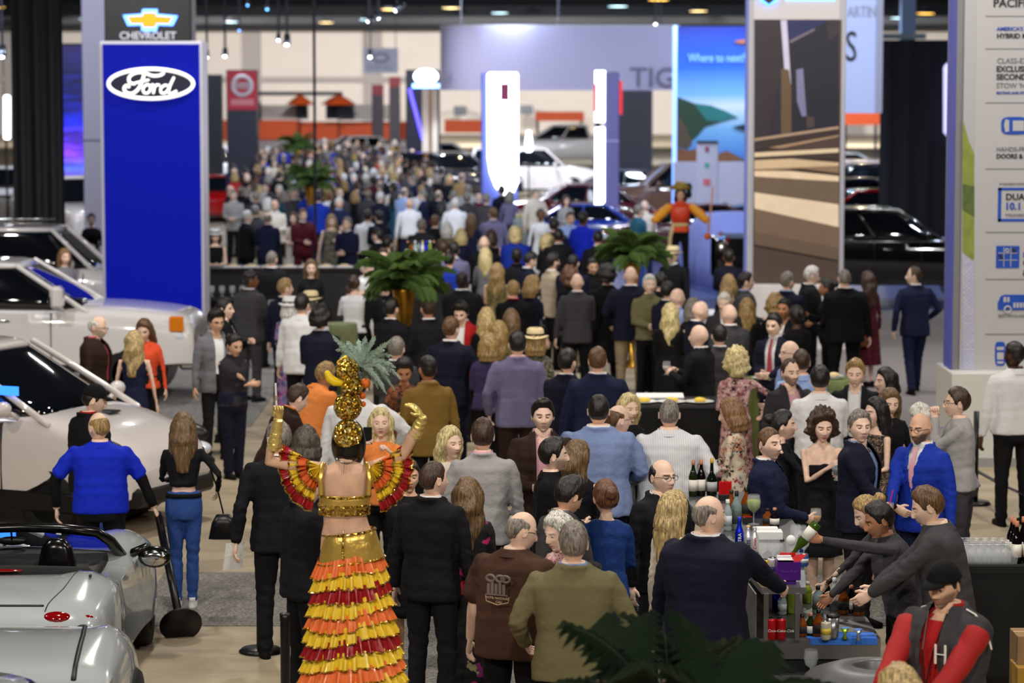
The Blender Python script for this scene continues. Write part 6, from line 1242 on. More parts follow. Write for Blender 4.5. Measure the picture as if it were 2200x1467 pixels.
shL=dp(694,1010,.09); elL=dp(577,990,.06); wrL=dp(598,902,-.02); shR=dp(792,1010,.09); elR=dp(866,978,.06); wrR=dp(908,896,.0)
for a,b,c in((shL,elL,wrL),(shR,elR,wrR)): m.add(*tube([a,(a+b)/2,b,b*.6+c*.4,c],[.05,.043,.036,.036,.026],14))
v,f=tube([dp(745,1010,.09),dp(745,985,.09),dp(747,962,.1)],[.075,.052,.05],16); m.add(v,f)
me=remesh(m,.011,3,'body'); V=getv(me); V[:,1]+=np.where((V[:,1]<.09)&(abs(V[:,0])<.2),.012*G(V[:,0],.014)*G(V[:,2]-dp(745,1070)[2],.22),0); bm_=M().add(V,[list(p.vertices) for p in me.polygons]); 
hm=M(); mkhead(hm,'f',0); HV=np.concatenate(hm.v)*1.0; hc_=dp(749,942,.11); bm_.add(HV+hc_,hm.f,0,np.concatenate(hm.m))
mkhand(bm_,wrL,unit(dp(597,870,-.04)-wrL),(0.3,-1,0),-1,'grip',.8,0); mkhand(bm_,wrR+(0,0,.0),unit(dp(880,862,0)-wrR),(.2,.2,-1),1,'relax',.8,0)
link('body',bm_.mesh('body',True,True),sk_,dn)
wig=M(); A,E=hgrid(60,40); V,d=headsurf(A,E,'f',0.); q_=sstep(-V[:,2],-.02,.10); V=V+d*(.018+.012*q_)[:,None]*np.where((V[:,1]>.04)&(V[:,2]<.07),-.4,1)[:,None]; V[:,2]=np.where(V[:,2]<-.02,V[:,2]*1.05,V[:,2]); back=(V[:,1]<.045)
V[:,0]*=1.1+.2*q_; V[:,2]-=.035*q_*back; wig.add(V+hc_+np.array((0,0,-.01)),capped(40,60)); link('wig',wig.mesh('wig'),mat('wig_black',(6,6,8),.25),dn)
# gloves
def glove(a,b,hand_at,dirn,n_,side,pose):
    g=M(); 
    P_=[a+(b-a)*k for k in np.linspace(0,1,9)]; g.add(*tube(P_,[.042,.040,.041,.037,.038,.033,.034,.030,.032],18)); me=remesh(g,.008,1,'glove'); V=getv(me); N=getn(me); w=np.sin(V@unit(b-a)*190+np.sin(V[:,0]*60)*1.5)*.003+vnoise(V,90,4)*.003; V=V+N*w[:,None]
    gg=M().add(V,[list(p.vertices) for p in me.polygons]); mkhand(gg,b,dirn,n_,side,pose,.86,0); link('glove',gg.mesh('glove'),mat('gold_lame',(228,204,122),.28,.6,bump=.6,bs=40),dn)
glove(dp(588,962,.02),wrL,None,unit(dp(597,870,-.04)-wrL),(.3,-1,0),-1,'grip'); glove(dp(889,938,.04),wrR,None,unit(dp(880,862,0)-wrR),(.2,.2,-1),1,'relax')
# hand held stick
st_=thing('white_stick','thin white stick held up in the dancer\'s gloved left hand','stick',tuple(D0)); part('stick',tube([dp(592,824,-.05),dp(594,872,-.05)],.006,8),ICE,st_); part('grip_tape',tube([dp(593.2,850,-.05),dp(593.6,860,-.05)],.0072,8),mat('tape',(190,160,120),.5),st_)
# headdress
for k,(x_,y_,r_,sq_) in enumerate([(747,936,.092,(1,1,1.02)),(747.5,873,.089,(1,1,1)),(757,829,.068,(1,1,1)),(746,793,.072,(1,1,1))]):
    c_=dp(x_,y_,.07); v,f=ball((0,0,0),r_,40,28,sq_ if k else (1,1,1.14)); v=v+(vnoise(v,180,k)*.0022)[:,None]*v/r_; part('sequin_ball' if k else 'sequin_cap',(v+c_,f),SQ,dn,True)
part('banana',[tube([dp(702,799,.05),dp(708,812,.05),dp(719,820,.05),dp(734,823,.05)],[.016,.027,.029,.02],12)],mat('fruit_yellow',(244,204,20),.35),dn,True); part('banana',tube([dp(728,796,.09),dp(732,780,.1),dp(744,766,.1)],[.02,.026,.012],12),mat('fruit_yellow',(244,204,20),.35),dn,True)
for x_,y_,r_ in((785,823,.032),(779,850,.022),(780,868,.018)): part('orange_fruit',ball(dp(x_,y_,.1),r_,16,12),mat('fruit_orange',(222,110,30),.5),dn,True)
fe=M(); rnd=random.Random(5)
FT=[(862,815,.9),(830,846,.8),(839,730,.2),(714,720,.2),(718,800,.9),(806,722,.3),(722,752,.7),(850,790,.8),(842,765,.6),(770,728,.3),(745,733,.4),(826,752,.5),(812,835,.8),(730,770,.8),(790,735,.4),(795,842,.8),(836,806,.8),(848,838,1),(760,745,.5),(735,742,.4),(815,760,.6),(800,800,.7),(785,722,.2),(728,786,.8)]
b0=dp(775,788,.09)
for k,(x_,y_,arc) in enumerate(FT):
    tp=dp(x_,y_,.09+rnd.uniform(-.12,.12)); mid=(b0*.45+tp*.55)+np.array((0,rnd.uniform(-.04,.04),.12*arc)); n_=14; sp=[(1-u)**2*b0+2*u*(1-u)*mid+u*u*tp for u in np.linspace(0,1,n_)]
    fe.add(*tube(sp,[.003]*n_,4))
    for j in range(1,n_-1):
        d=unit(sp[j+1]-sp[j-1]); sd=unit(np.cross(d,(0,1,.2)));
        for s_ in(-1,1):
            for h_ in(0,.5):
                b=sp[j]*(1-h_)+sp[j+1]*h_; ln=.02*math.sin(PI*min(1,(j+h_)/n_+.12))**.5*(.8+.5*rnd.random()); tip2=b+(sd*s_+d*1.3)*ln+np.array((0,rnd.uniform(-.012,.012),-.008)); fe.add(np.array([b-d*.006,b+d*.012,tip2]),[[0,1,2]])
link('feather_plume',fe.mesh('feather_plume',False),mat('feather_green',(150,172,158),.7,var=.3,vs=18),dn)
def frill(c,r0,r1,a0,a1,y0,y1,n,m_,amp,parent,name,flip=1,trim=True,sq=(1,1),ph=0):
    """fan shaped ruffle about c in the x-z plane, with a sequined edge"""
    th=np.linspace(a0,a1,n); rows=[]
    for k in np.linspace(0,1,5):
        r=r0+(r1-r0)*k; w=amp*k*np.sin(th*24+ph+1.6*np.sin(th*7+ph))+amp*.45*k*np.sin(th*47+1+ph+2*np.sin(th*5)); yy=y0+(y1-y0)*k+w
        rows.append(np.stack([c[0]+np.cos(th)*(r+w*.35)*sq[0],c[1]+yy,c[2]+np.sin(th)*(r+w*.35)*sq[1]],-1))
    v=np.concatenate(rows+[rows[-1]+(0,.006,0),rows[0]+(0,.006,0)]); o=part(name,(v,gridf(7,n,False)),m_,parent,True)
    if trim: part('sequin_trim',tube(list(rows[-1]),.006,5),SQ,o)
for sgn,c in((-1,dp(690,1002,.0)),(1,dp(794,1002,.0))):
    a0,a1=(PI*.86,PI*1.42) if sgn<0 else (PI*.16,-PI*.42)
    for k,(r0,r1,mm_) in enumerate([(.015,.085,YS),(.07,.15,OS),(.135,.205,YS),(.19,.262,RS)]): frill(c,r0,r1,a0,a1,.015+.012*k,-.005+.02*k,260,mm_,.02,dn,'sleeve_ruffle',sq=(1,1.1 if k<3 else 1.14),ph=k*2)
# bodice
v,f=loft([ringd(688,792,1101,.112),ringd(686,794,1082,.122),ringd(685,796,1064,.125),ringd(686,795,1060,.117)],40); part('bodice',(v,f[:-2]),GS,dn,True)
for yy in(1064,1083): r=ringd(685,796,yy,.127); part('sequin_trim',tube([(r[0]+r[3]*1.01*math.cos(a),r[1]+r[4]*math.sin(a),r[2]) for a in np.linspace(0,2*PI,60)],.008,6),SQ,dn)
r=ringd(686,794,1088,.124); part('fringe',[tube([(r[0]+r[3]*1.02*math.cos(a),r[1]+r[4]*1.02*math.sin(a),r[2]),(r[0]+r[3]*1.02*math.cos(a),r[1]+r[4]*1.02*math.sin(a),r[2]-.045)],.0022,4) for a in np.linspace(0,2*PI,140)],SQ,dn)['kind']='stuff'
part('shoulder_strap',[tube([dp(690,1062,-.01),dp(688,1030,-.01),dp(692,1000,.02),dp(696,994,.08)],.016,6,.5)],GS,dn,True); part('shoulder_strap',[tube([dp(792,1062,-.01),dp(794,1030,-.01),dp(790,1000,.02),dp(786,994,.08)],.016,6,.5)],GS,dn,True)
part('necklace',[tube([dp(722,985,.03),dp(733,992,.015),dp(745,994,.01),dp(757,992,.015),dp(768,985,.03)],.004,5),tube([dp(740,994,.008),dp(738,1016,-.025)],.002,5)],CHR,dn,True)
# hip yoke and skirt
v,f=loft([ringd(684,826,1206,.15),ringd(688,818,1180,.15),ringd(691,810,1155,.14),ringd(694,806,1141,.128),ringd(695,804,1139,.12)],44); v[:,2]+=(v[:,0]-v[:,0].mean())*.12; part('hip_yoke',(v,f[:-2]),GS,dn,True)
for yy,xx0,xx1,dd in((1142,693,806,.133),(1203,683,826,.155)): r=ringd(xx0,xx1,yy,dd); part('sequin_trim',tube([(r[0]+r[3]*1.01*math.cos(a),r[1]+r[4]*1.02*math.sin(a),r[2]+r[3]*math.cos(a)*.12) for a in np.linspace(0,2*PI,60)],.008,6),SQ,dn)
part('sequin_trim',tube([dp(738,1140,-.05),dp(737,1170,-.065),dp(737,1203,-.065)],.007,6),SQ,dn)
CL=[OS,YS,RS,YS,OS,YS,RS,YS,OS,YS,RS,YS,OS,YS,RS,YS,OS,YS,RS,YS,OS]; CR_=[OS,YS,RS,YS,OS,YS,RS,YS,OS,YS,RS,RS,YS,OS,YS,RS,YS,OS,YS,RS]
zt0=dp(745,1200)[2]
for side,cols_ in((0,CL),(1,CR_)):
    for k in range(19):
        z1=zt0-.082*k+(.012 if side else 0)*(1 if k else 1); z0_=z1-.105; kk=k/18; rx=.195+.085*min(1,k/9)+.04*kk; ry=.155+.07*min(1,k/9)+.04*kk; cx0=.01+.04*min(1,k/9)*.3
        th=np.linspace(PI*.52,PI*1.55,240) if side==0 else np.linspace(-PI*.45,PI*.48,240); rows=[]
        for u in np.linspace(0,1,5):
            w=.016*u*np.sin(th*22+k*2.1+1.8*np.sin(th*5+k))+.009*u*np.sin(th*43+k+2*np.sin(th*3)); rr=1+.13*u; x_=cx0+(rx*rr+w)*np.cos(th); y_=.09+(ry*rr+w)*np.sin(th); z_=z1+(z0_-z1)*u+x_*.10+.012*np.sin(th*3+k)*1; rows.append(np.stack([x_,y_,z_],-1))
        v=np.concatenate(rows); o=part('skirt_ruffle',(v,gridf(5,240,False)),cols_[k%len(cols_)],dn,True); part('sequin_trim',tube(list(rows[-1]),.0055,5),SQ,o)
part('skirt_lining',loft([(.02,.09,.12,.31,.24),(.02,.09,zt0-.8,.27,.21),(.01,.09,zt0-.03,.17,.13)],36),RS,dn,True)

# ---------------------------------------------------------------- the people, nearest first
# x, top of head y, height, facing, look, label
def hold(p,side,kind,label,col=None):
    q=p['hand'][side]
    if kind=='glass': return wglass(q-(0,0,.05),label,'goblet',col,None,1.15)
    if kind=='tumbler': return wglass(q-(0,0,.05),label,'tumbler',col,None,1.15,'straw')
    if kind=='phone':
        t=thing('phone',label,'phone',tuple(q),p['rz']); part('case',box(-.038,.038,-.005,.005,-.03,.12,.003),mat('phone_case',col or (16,16,18),.3),t); part('screen',box(-.034,.034,-.0065,-.0055,-.02,.11),mat('phone_glass',(30,32,40),.1),t); return t
    if kind=='paper':
        t=thing('paper',label,'paper',tuple(q),p['rz']+.5); v,f=box(-.09,.09,-.002,.002,-.12,.10); part('sheet',(rotx(v,.2),f),ICE,t); part('fold',(rotx(box(-.09,.09,-.004,-.002,-.12,-.0)[0],.3),f),ICE,t); return t
    if kind=='plate': return plate(q+(0,0,.02),label,col or (220,180,110),.11)
p=P(1232,1122,1.80,0,"c=olive/black/lblue hr=short:hgrey b=1.28 a=@.165:.1:.56,@.165:.1:.56","man in baggy olive tweed blazer seen from behind, front row centre")
p=P(1128,1096,1.76,28,"o=tee c=brown/black x=untuck,glasses hd=38 hp=14 hr=ring:hgrey b=1.3 a=down,belly ln=3","bald crowned man in brown printed camp shirt, head turned right")
# printed crest on the brown shirt
cr_=p['root']; CRM=mat('crest_tan',(186,164,130),.8); CRG=mat('crest_grey',(120,108,100),.8); H=1.75; yb=-.205
o=part('printed_crest',[box(-.075+i*.028,-.055+i*.028,yb-.004,yb,1.235,1.30+.02*(i%2)) for i in range(5)]+[box(-.085,.075,yb-.004,yb,1.225,1.233)]+[tube([(x_+.03*math.cos(a),yb-.002,1.335+.02*math.sin(a)) for a in np.linspace(0,2*PI,12)],.008,5) for x_ in(-.05,.02,.06)],CRG,cr_); part('crest_outline',tube([(-.085,yb-.003,1.22),(-.08,yb-.003,1.185),(0,yb-.003,1.165),(.08,yb-.003,1.185),(.085,yb-.003,1.22)],.003,5),CRM,o)
text('lettering','HOTEL NACIONAL',.019,CRM,o,(0,yb-.005,1.203),align='CENTER',ext=.001,bold=.01); text('lettering','Cuba',.022,CRM,o,(.01,yb-.005,1.178),align='CENTER',ext=.001,shear=.3)
p=P(1196,1104,1.6,-125,"s=f o=top c=pinkfloral/black hr=bob:hwhite hp=14 b=1.1 a=belly,belly","white haired older woman facing the brown shirted man")
p=P(1005,1028,1.66,2,"s=f o=dressl c=blackfloral hr=wavy:hombre hem=.06 a=down,belly","woman with long wavy brown hair in black dress of pink flowers")
p=P(928,988,1.83,22,"c=ink/ink/white hr=buzz:hbrown hd=32 b=1.06 a=down,down","short haired man in black suit with white collar, left of the flowered dress")
p=P(672,1002,1.76,62,"c=ink/ink/white hr=short:hdark hp=18 a=phonelow,phonelow b=1.05","suited man behind the left ruffled sleeve looking at his phone"); hold(p,1,'phone','black phone held by the suited man behind the ruffles')
p=P(600,905,1.85,-12,"c=ink/ink/white hr=short:hgrey b=1.15 hd=-15 a=@.19:-.02:.5,down","tall man in black suit from behind, left of the dancer"); hold(p,-1,'paper','folded white paper in the tall suited man\'s left hand')
p=P(657,918,1.72,8,"c=char/black/white hr=bob:hdgrey a=belly,belly","person with dark grey bobbed hair behind the dancer's left sleeve")
p=P(878,987,1.62,172,"s=f b=1.25 o=dressl c=ink hr=bun:hbrown hem=.26 sk=1 a=down,cross x=beard:0","dark haired woman in black facing us, right of the dancer's sleeve")
p=P(818,878,1.66,178,"s=f o=top c=orange/black hr=wavy:hlblond a=phone,@.10:.2:.83 hp=-8 x=short","blonde woman in orange top photographing the dancer, mouth open"); hold(p,1,'phone','black phone raised by the blonde woman in orange',(14,14,16))
p=P(1037,900,1.84,0,"c=lgrey/ink/pink hr=short:hbrown b=1.1 a=down,down","tall man in light grey blazer from behind, brown hair")
p=P(966,918,1.66,142,"s=f o=dressl c=cream hr=wavy:hlblond hem=.3 a=down,down hp=0","blonde woman with swept fringe facing right, behind the grey blazer")
p=P(1166,858,1.86,176,"c=dbrown/black/pink hr=quiff:hdark x=open,beard:.25 b=1.14 a=down,@.06:.16:.62","man in brown blazer and open pink shirt facing us, quiffed dark hair")
p=P(1186,940,1.79,82,"o=shirt c=black/black hr=short:hdark x=beard:.45 a=belly,belly","dark haired man in black shirt in right profile")
p=P(1238,947,1.68,28,"s=f o=top c=ink/black hr=wavy:hombre a=belly,belly hd=20","woman with long ombre hair behind the black shirted man")
p=P(1236,1028,1.72,52,"c=dgrey/black/grey hr=thick:hdark hp=25 a=phonelow,phonelow sk=1 ln=4","black haired man in grey wool coat looking down at a plate"); hold(p,-1,'plate','white snack plate held by the grey coated man')
p=P(1302,1030,1.70,8,"s=f o=top c=dblue/dblue hr=bun:hauburn x=coldshoulder a=down,belly hd=-25","auburn haired woman in blue cold shoulder dress")
p=P(1286,848,1.86,3,"c=lblue/black/white hr=receding:hdark b=1.42 a=@.17:.1:.58,@.15:.14:.6","large man in light blue blazer from behind")
p=P(1326,868,1.74,62,"c=lgrey/black/white hr=balding:hmid x=glasses a=belly,belly","bespectacled man in profile behind the light blue blazer")
p=P(1350,848,1.62,152,"s=f o=top c=ink/black hr=bob:hlblond a=belly,belly","short haired blonde woman facing right by the black buffet")
p=P(1438,856,1.80,8,"o=shirt c=pinstripe/ink hr=buzz:hgrey b=1.34 x=belt a=@.17:.12:.6,@.17:.1:.6","stout grey haired man in white striped shirt from behind")
p=P(1568,858,1.66,-72,"s=f o=dressl c=multifloral hr=bob:hred hem=.25 a=belly,@.06:.2:.62 hp=10","woman in orange and cream floral blouse facing left, short reddish hair")
p=P(1583,752,1.70,-8,"s=f o=dressl c=pinkfloral hr=curly:hlblond hem=.22 a=belly,@.2:.12:.6","curly blonde woman in pink and black floral dress")
p=P(1421,984,1.78,142,"c=ink/ink/white hr=balding:hdark x=glasses a=down,down b=1.08","balding man with thin glasses in black suit facing us by the bar")
p=P(1446,1056,1.66,52,"s=f o=dressl c=cream hr=long:hblond hem=.3 a=down,belly","woman with long straight blonde hair beside the navy blazer")
p=P(1520,1062,1.85,32,"c=dnavy/ink/white hr=ring:hgrey b=1.42 a=down,@.16:.34:.60 hd=35","large balding man in navy blazer leaning on the bar")
p=P(1650,915,1.80,98,"c=navy/ink/white hr=buzz:hmid hd=38 x=beard:.25 b=1.12 a=down,@.02:.17:.60","crop haired man in navy blazer glancing at us with a beer"); hold(p,1,'glass','small goblet of amber beer held by the crop haired man',(200,140,50))
p=P(1680,880,1.68,95,"s=f o=top c=ink/black hr=bun:hdark a=@.05:.2:.78,@.05:.2:.78","dark haired woman in black raising a drink, behind the crop haired man"); hold(p,1,'tumbler','clear drink with red straw held by the dark haired woman',(220,210,180))
p=P(1768,884,1.68,172,"s=f o=slip c=ink hr=curly:hbrown hem=.26 neck=.77 a=hold,@.0:.15:.73 hp=10","curly brown haired woman in black slip dress with a dark drink"); hold(p,-1,'glass','dark red drink held by the curly haired woman',(40,10,14))
p=P(1846,880,1.83,118,"c=dnavy/ink/lblue hr=short:hgrey hd=48 x=open b=1.12 a=down,@.06:.2:.58","grey haired man in dark blazer and open blue shirt staring at us"); hold(p,-1,'paper','white leaflet held low by the grey haired man')
p=P(1884,855,1.70,-118,"s=f o=dress c=lace hr=long:hdark hem=.26 a=belly,belly","dark haired woman in black and tan lace dress"); 
p=P(1978,884,1.82,-138,"c=blue/navy/white hr=bald:hdark x=glasses,beard:.8,tie:pink sk=1 b=1.12 a=down,@.02:.22:.60 hp=6","bald bearded man with glasses in royal blue suit"); hold(p,1,'tumbler','amber drink with red straw held by the royal blue suited man',(190,110,30))
p=P(1913,835,1.66,170,"s=f o=top c=ink/black hr=long:hombre a=down,down hp=12","smiling woman with long ombre hair between the lace dress and bald man")
p=P(1905,790,1.68,-110,"s=f o=top c=char/black hr=long:hdark a=down,down","dark haired woman smiling leftward, before the pale carpet")
p=P(1838,772,1.80,-168,"c=ink/ink/white hr=quiff:hgold x=open a=down,down hp=8","young blond man in dark suit and open white collar")
p=P(1762,785,1.82,2,"o=shirt c=white/ink hr=short:hdark b=1.2 a=belly,belly x=belt","dark haired man in white shirt from behind")
p=P(1697,770,1.80,158,"c=char/ink/pink hr=receding:hbrown x=open,beard:.7 a=@.12:.26:.66,down","bearded man in charcoal jacket talking, beside the white shirt"); hold(p,-1,'tumbler','clear tumbler held out by the bearded man',(210,200,190))
p=P(1722,750,1.80,-2,"o=shirt c=sky/ink hr=receding:hbrown b=1.15 a=belly,belly","man in sky blue shirt with thinning hair")
p=P(1699,730,1.80,-112,"o=shirt c=lblue/ink hr=bald:hgrey x=glasses a=belly,belly","bald man with black glasses facing left")
p=P(1968,868,1.72,-62,"o=shirt c=lilac/dgrey hr=short:hwhite ln=30 b=1.15 x=belt a=@.1:.3:.62,@.1:.3:.62","white haired man in lilac striped shirt bending forward behind the blue suit")
p=P(2060,832,1.82,-88,"o=sweater c=lgrey/dgrey hr=short:hbrown x=glasses b=1.05 a=mouth,mouth","man in grey sweater eating, before the white plinth")
p=P(2182,734,1.88,-12,"o=shirt c=white/ink hr=fade:hdark x=beard sk=4 hd=-30 b=1.2 a=down,down","dark bearded man in white shirt walking at the right edge")
p=P(1880,1078,1.66,-98,"s=f o=shirt c=dgrey/black hr=short:hdark sk=2 ln=18 b=1.3 a=@.05:.38:.99,@.1:.36:.62","bartender in grey shirt pouring from a green bottle, short black hair"); PB=p
q=p['hand'][-1]; o=btl(0,0,0,.30,'green','green wine bottle tilted by the pouring bartender',pos=(0,0,0)); o.location=tuple(q+(.06,-.01,.1)); o.rotation_euler=(0,math.radians(218),0)
p=P(1982,1046,1.82,-82,"o=shirt c=dgrey/black hr=short:hmid ln=8 b=1.3 hp=12 a=@.1:.3:.62,@.05:.3:.6","grey shirted bartender with cropped hair looking down")
p=P(1850,1066,1.64,-98,"s=f o=shirt c=dgrey/black hr=bun:hgold ln=18 a=@.1:.34:.62,@.1:.34:.62 hp=10","blonde bartender half hidden behind her pouring colleague")
p=P(2026,1206,1.80,-138,"c=dgrey/black/red hr=short:hdark x=cap:black,beard:.6,open sk=1 b=1.3 hp=12 a=@.08:.24:.56,@.08:.30:.55","man in black cap and grey varsity jacket with red sleeves, lower right"); VJ=p; hold(p,1,'plate','white plate of crumpled napkins over the bin',(235,235,235))
p=P(1935,1434,1.66,-30,"s=f o=top c=ink/black hr=bob:hblond a=down,down","top of a blonde head at the bottom edge near the bin")
# ---- left side
p=P(213,884,1.72,-4,"o=polo c=royal/ink hr=balding:hgold hd=-35 b=1.25 x=belt a=@.22:.02:.52,@.27:.02:.50","balding man in royal blue polo over black sleeves"); BP=p
hq=p['hand'][1]; bq=at(388,1340,.12); o=thing('stanchion','black stanchion carried tilted by the man in royal blue polo','stanchion',tuple(bq)); dv=Vector(tuple(hq-bq)); o.rotation_euler=dv.to_track_quat('Z','Y').to_euler(); part('post',lathe([(.034,.03),(.034,dv.length+.05)],18),BK,o,True); part('base',lathe([(.17,-.02),(.175,-.008),(.15,.015),(.04,.03)],28),BK,o,True)
p=P(207,826,1.80,48,"c=ink/denim/red hr=short:hdark x=cap:black hd=30 hp=14 a=down,down b=1.12","man in black jacket and black cap by the white van")
p=P(393,888,1.68,-2,"s=f o=top c=ink/denim/white/white hr=long:hombre a=@.05:.2:.63,@.17:.02:.6 x=belt","woman in black top and blue jeans with long ombre hair"); JW=p
q=p['pt']((.17,-.02,.6)); o=thing('handbag','black handbag on a long strap beside the woman in jeans','bag',(0,0,0)); sh=p['pt']((.10,0,.83)); hb=p['pt']((.2,.0,.44)); part('strap',[tube([sh,p['pt']((.17,0,.62)),hb+(0,0,.08)],.008,6)],BK,o,True); part('pouch',(lambda vf:(vf[0]+hb,vf[1]))(loft([(0,0,-.14,.13,.05,3),(0,0,0,.10,.05,3),(0,0,.07,.06,.035,3)],16)),BK,o,True)
p=P(213,677,1.82,98,"c=dbrown/black/rose hr=ring:hwhite x=open,glasses,beard:.6 b=1.2 a=down,down hp=12","grey bearded man in dark jacket and rose shirt before the pickup")
p=P(288,711,1.66,8,"s=f o=dress c=navy hr=wavy:hblond hem=.27 a=down,down","blonde woman in sleeveless navy dress before the pickup")
p=P(308,686,1.68,-170,"s=f o=top c=coral/black hr=long:hmid hp=20 a=down,belly","brunette in coral top facing the blonde woman")
p=P(465,666,1.80,148,"c=grey/ink/white hr=thick:hdark x=open,glasses sk=1 a=@.04:.17:.6,down hp=10","young man in grey blazer, glasses and white shirt, holding a plate"); hold(p,-1,'plate','small white plate held by the young man in glasses')
p=P(506,717,1.66,140,"s=f o=shirt c=char/dnavy hr=bun:hdark sk=1 a=@-.01:.13:.7,cross x=apron b=1.15 hp=16","woman in dark grey shirt and black apron, hand at her chin")
p=P(536,580,1.85,38,"c=dgrey/dgrey/white hr=fade:hdark sk=3 hd=30 a=down,hold b=1.1","tall dark skinned man in grey suit beside the blue tower"); hold(p,1,'glass','pale drink held by the man in grey suit',(230,230,225))
p=P(583,538,1.84,18,"c=ink/ink/white hr=buzz:hgrey b=1.3 a=belly,belly","bulky man in black jacket at the black back bar")
p=P(668,558,1.68,172,"s=f o=top c=ink/black hr=long:hombre a=belly,belly","woman in black with long hair facing us at the back bar")
p=P(611,598,1.76,28,"c=dnavy/ink/white hr=short:hgold hd=30 a=down,hold","fair haired man in dark jacket left of the straw hat")
p=P(623,640,1.64,5,"s=f o=dressl c=purplefloral hr=bob:hwhite x=hat:white hem=.12 a=belly,belly","woman in purple floral dress and white hat")
p=P(667,628,1.70,10,"o=shirt c=white/ink hr=short:hgrey x=hat a=belly,belly","man in white shirt and straw hat behind the bar queue")
p=P(648,631,1.84,16,"o=shirt c=white/ink hr=short:hdark x=untuck b=1.15 a=down,belly","tall dark haired man in untucked white shirt")
p=P(688,662,1.80,14,"c=dnavy/ink/white hr=curly:hdark hr=afro:hdark a=belly,belly b=1.05","curly dark haired man in navy jacket, beside the white shirt")
p=P(705,778,1.74,48,"o=tee c=orange/dgrey hr=short:hgold sk=2 ln=22 b=1.2 a=@.1:.26:.6,@.1:.26:.6","man in orange polo leaning right behind the headdress")
p=P(648,826,1.70,62,"c=dbrown/black/orange hr=short:hbrown ln=24 a=@.1:.26:.55,@.1:.26:.55","person in dark brown jacket bending, left of the orange polo")
p=P(768,800,1.80,4,"c=white/char/white hr=short:hdark b=1.3 a=down,@.2:.14:.6","broad man in white jacket hidden behind the sequined headdress")
p=P(920,764,1.80,-24,"c=mustard/black/tan hr=fade:hdark x=beard sk=2 b=1.1 a=down,down","man in mustard tweed jacket with skin fade haircut")
p=P(851,724,1.72,12,"c=dgrey/black/white hr=short:hgrey b=1.1 a=belly,belly","grey haired man behind the dancer's green feathers")
p=P(868,772,1.66,178,"s=f o=top c=brownpattern/black hr=thick:hdark sk=2 a=@.03:.16:.64,@.03:.16:.64 hp=20","dark haired woman in brown patterned top with a plate"); hold(p,-1,'plate','plate of food held by the woman in brown pattern')
p=P(968,681,1.85,14,"c=dnavy/dnavy/white hr=short:hmid hd=15 b=1.15 a=down,@.15:.1:.56","tall man in deep navy suit behind the mustard jacket")
p=P(988,650,1.76,-165,"c=red/ink/white hr=thick:hdark x=open hp=25 a=@.05:.18:.6,@.05:.18:.6","dark haired server in red and white bending over dishes")
p=P(742,616,1.80,-112,"o=shirt c=ink/black hr=buzz:hbrown ln=42 b=1.3 hp=20 a=@.06:.24:.58,@.06:.24:.58","waiter in black bending left over the green cocktail table")
p=P(1050,718,1.68,0,"s=f o=top c=purple/black hr=bob:hgold b=1.15 a=belly,belly","blonde bobbed woman in dark purple jacket")
p=P(1045,661,1.68,4,"s=f o=top c=black/black hr=long:hblond a=belly,belly","long haired blonde woman two rows before the palm")
p=P(1071,690,1.66,14,"s=f o=top c=goldgreen/black hr=wavy:hgold a=belly,belly","golden haired woman left of the straw hat")
p=P(1098,664,1.66,4,"s=f o=top c=dbrown/black hr=long:hombre a=belly,belly","woman with dark to golden long hair behind the lavender blazer")
p=P(1112,712,1.86,-4,"c=lav/dbrown/pink hr=short:hdark b=1.15 a=@.16:.06:.52,down","tall man in lavender grey blazer from behind")
p=P(1150,708,1.66,2,"s=f o=top c=greypattern/black hr=bob:hgold x=hat a=belly,down","woman in straw fedora with dark band and patterned shawl")
p=P(1218,749,1.80,22,"c=dnavy/ink/white hr=short:hdark hd=10 a=belly,belly","dark haired man in navy suit with white collar, centre")
p=P(1284,746,1.84,2,"c=navy/ink/white hr=short:hmid b=1.3 a=down,down","broad man in navy suit from behind, right of centre")
p=P(1504,696,1.84,-66,"c=ink/ink/white hr=bald:hgrey x=tie:pink b=1.1 a=hold,hold","bald man in black suit in left profile holding a glass"); hold(p,-1,'glass','clear glass held by the bald man in black suit',(220,210,200))
p=P(1546,696,1.76,-8,"c=dgrey/ink/white hr=receding:hdark a=belly,belly b=1.1","man in dark grey suit with thinning crown")
p=P(1568,652,1.80,-22,"c=dgrey/ink/white hr=bald:hgrey hd=-20 b=1.15 a=belly,belly","bald pink headed man in mid grey suit")
p=P(1440,652,1.70,8,"s=f o=dressl c=black hr=wavy:hlblond hem=.2 a=belly,belly b=1.1","blonde woman in long loose black dress from behind")
p=P(1355,571,1.90,0,"c=dnavy/khaki/white hr=bald:hgrey b=1.22 a=@.15:.1:.56,@.15:.1:.56","tall bald man in navy blazer and khaki trousers")
p=P(1304,573,1.86,0,"c=black/black/black hr=afro:hdark x=coat b=1.1 a=belly,belly","person in long black coat with black bushy hair")
p=P(1240,586,1.80,-4,"c=dgrey/black/white hr=bald:hwhite b=1.05 a=down,belly","bald man in grey herringbone blazer from behind")
p=P(1224,576,1.66,4,"s=f o=top c=black/black hr=curly:hauburn a=belly,belly","auburn curly haired woman in black behind the grey blazer")
p=P(1143,593,1.74,42,"s=f o=dressl c=dnavy hr=bob:hgold hem=.2 hd=20 a=down,down","tall fair haired woman in navy coat in right profile")
p=P(1103,603,1.70,2,"c=black/black/red hr=short:hgold b=1.1 a=belly,belly","person with cropped greying fair hair in black over red")
p=P(1068,566,1.68,12,"s=f o=dress c=goldgreen hr=wavy:hgold hem=.25 sk=1 a=belly,belly b=1.15","bare shouldered woman in gold green dress, braided hair")
p=P(1043,532,1.68,2,"s=f o=top c=grey/black hr=long:hlblond a=belly,belly","woman with very long pale blonde hair in grey")
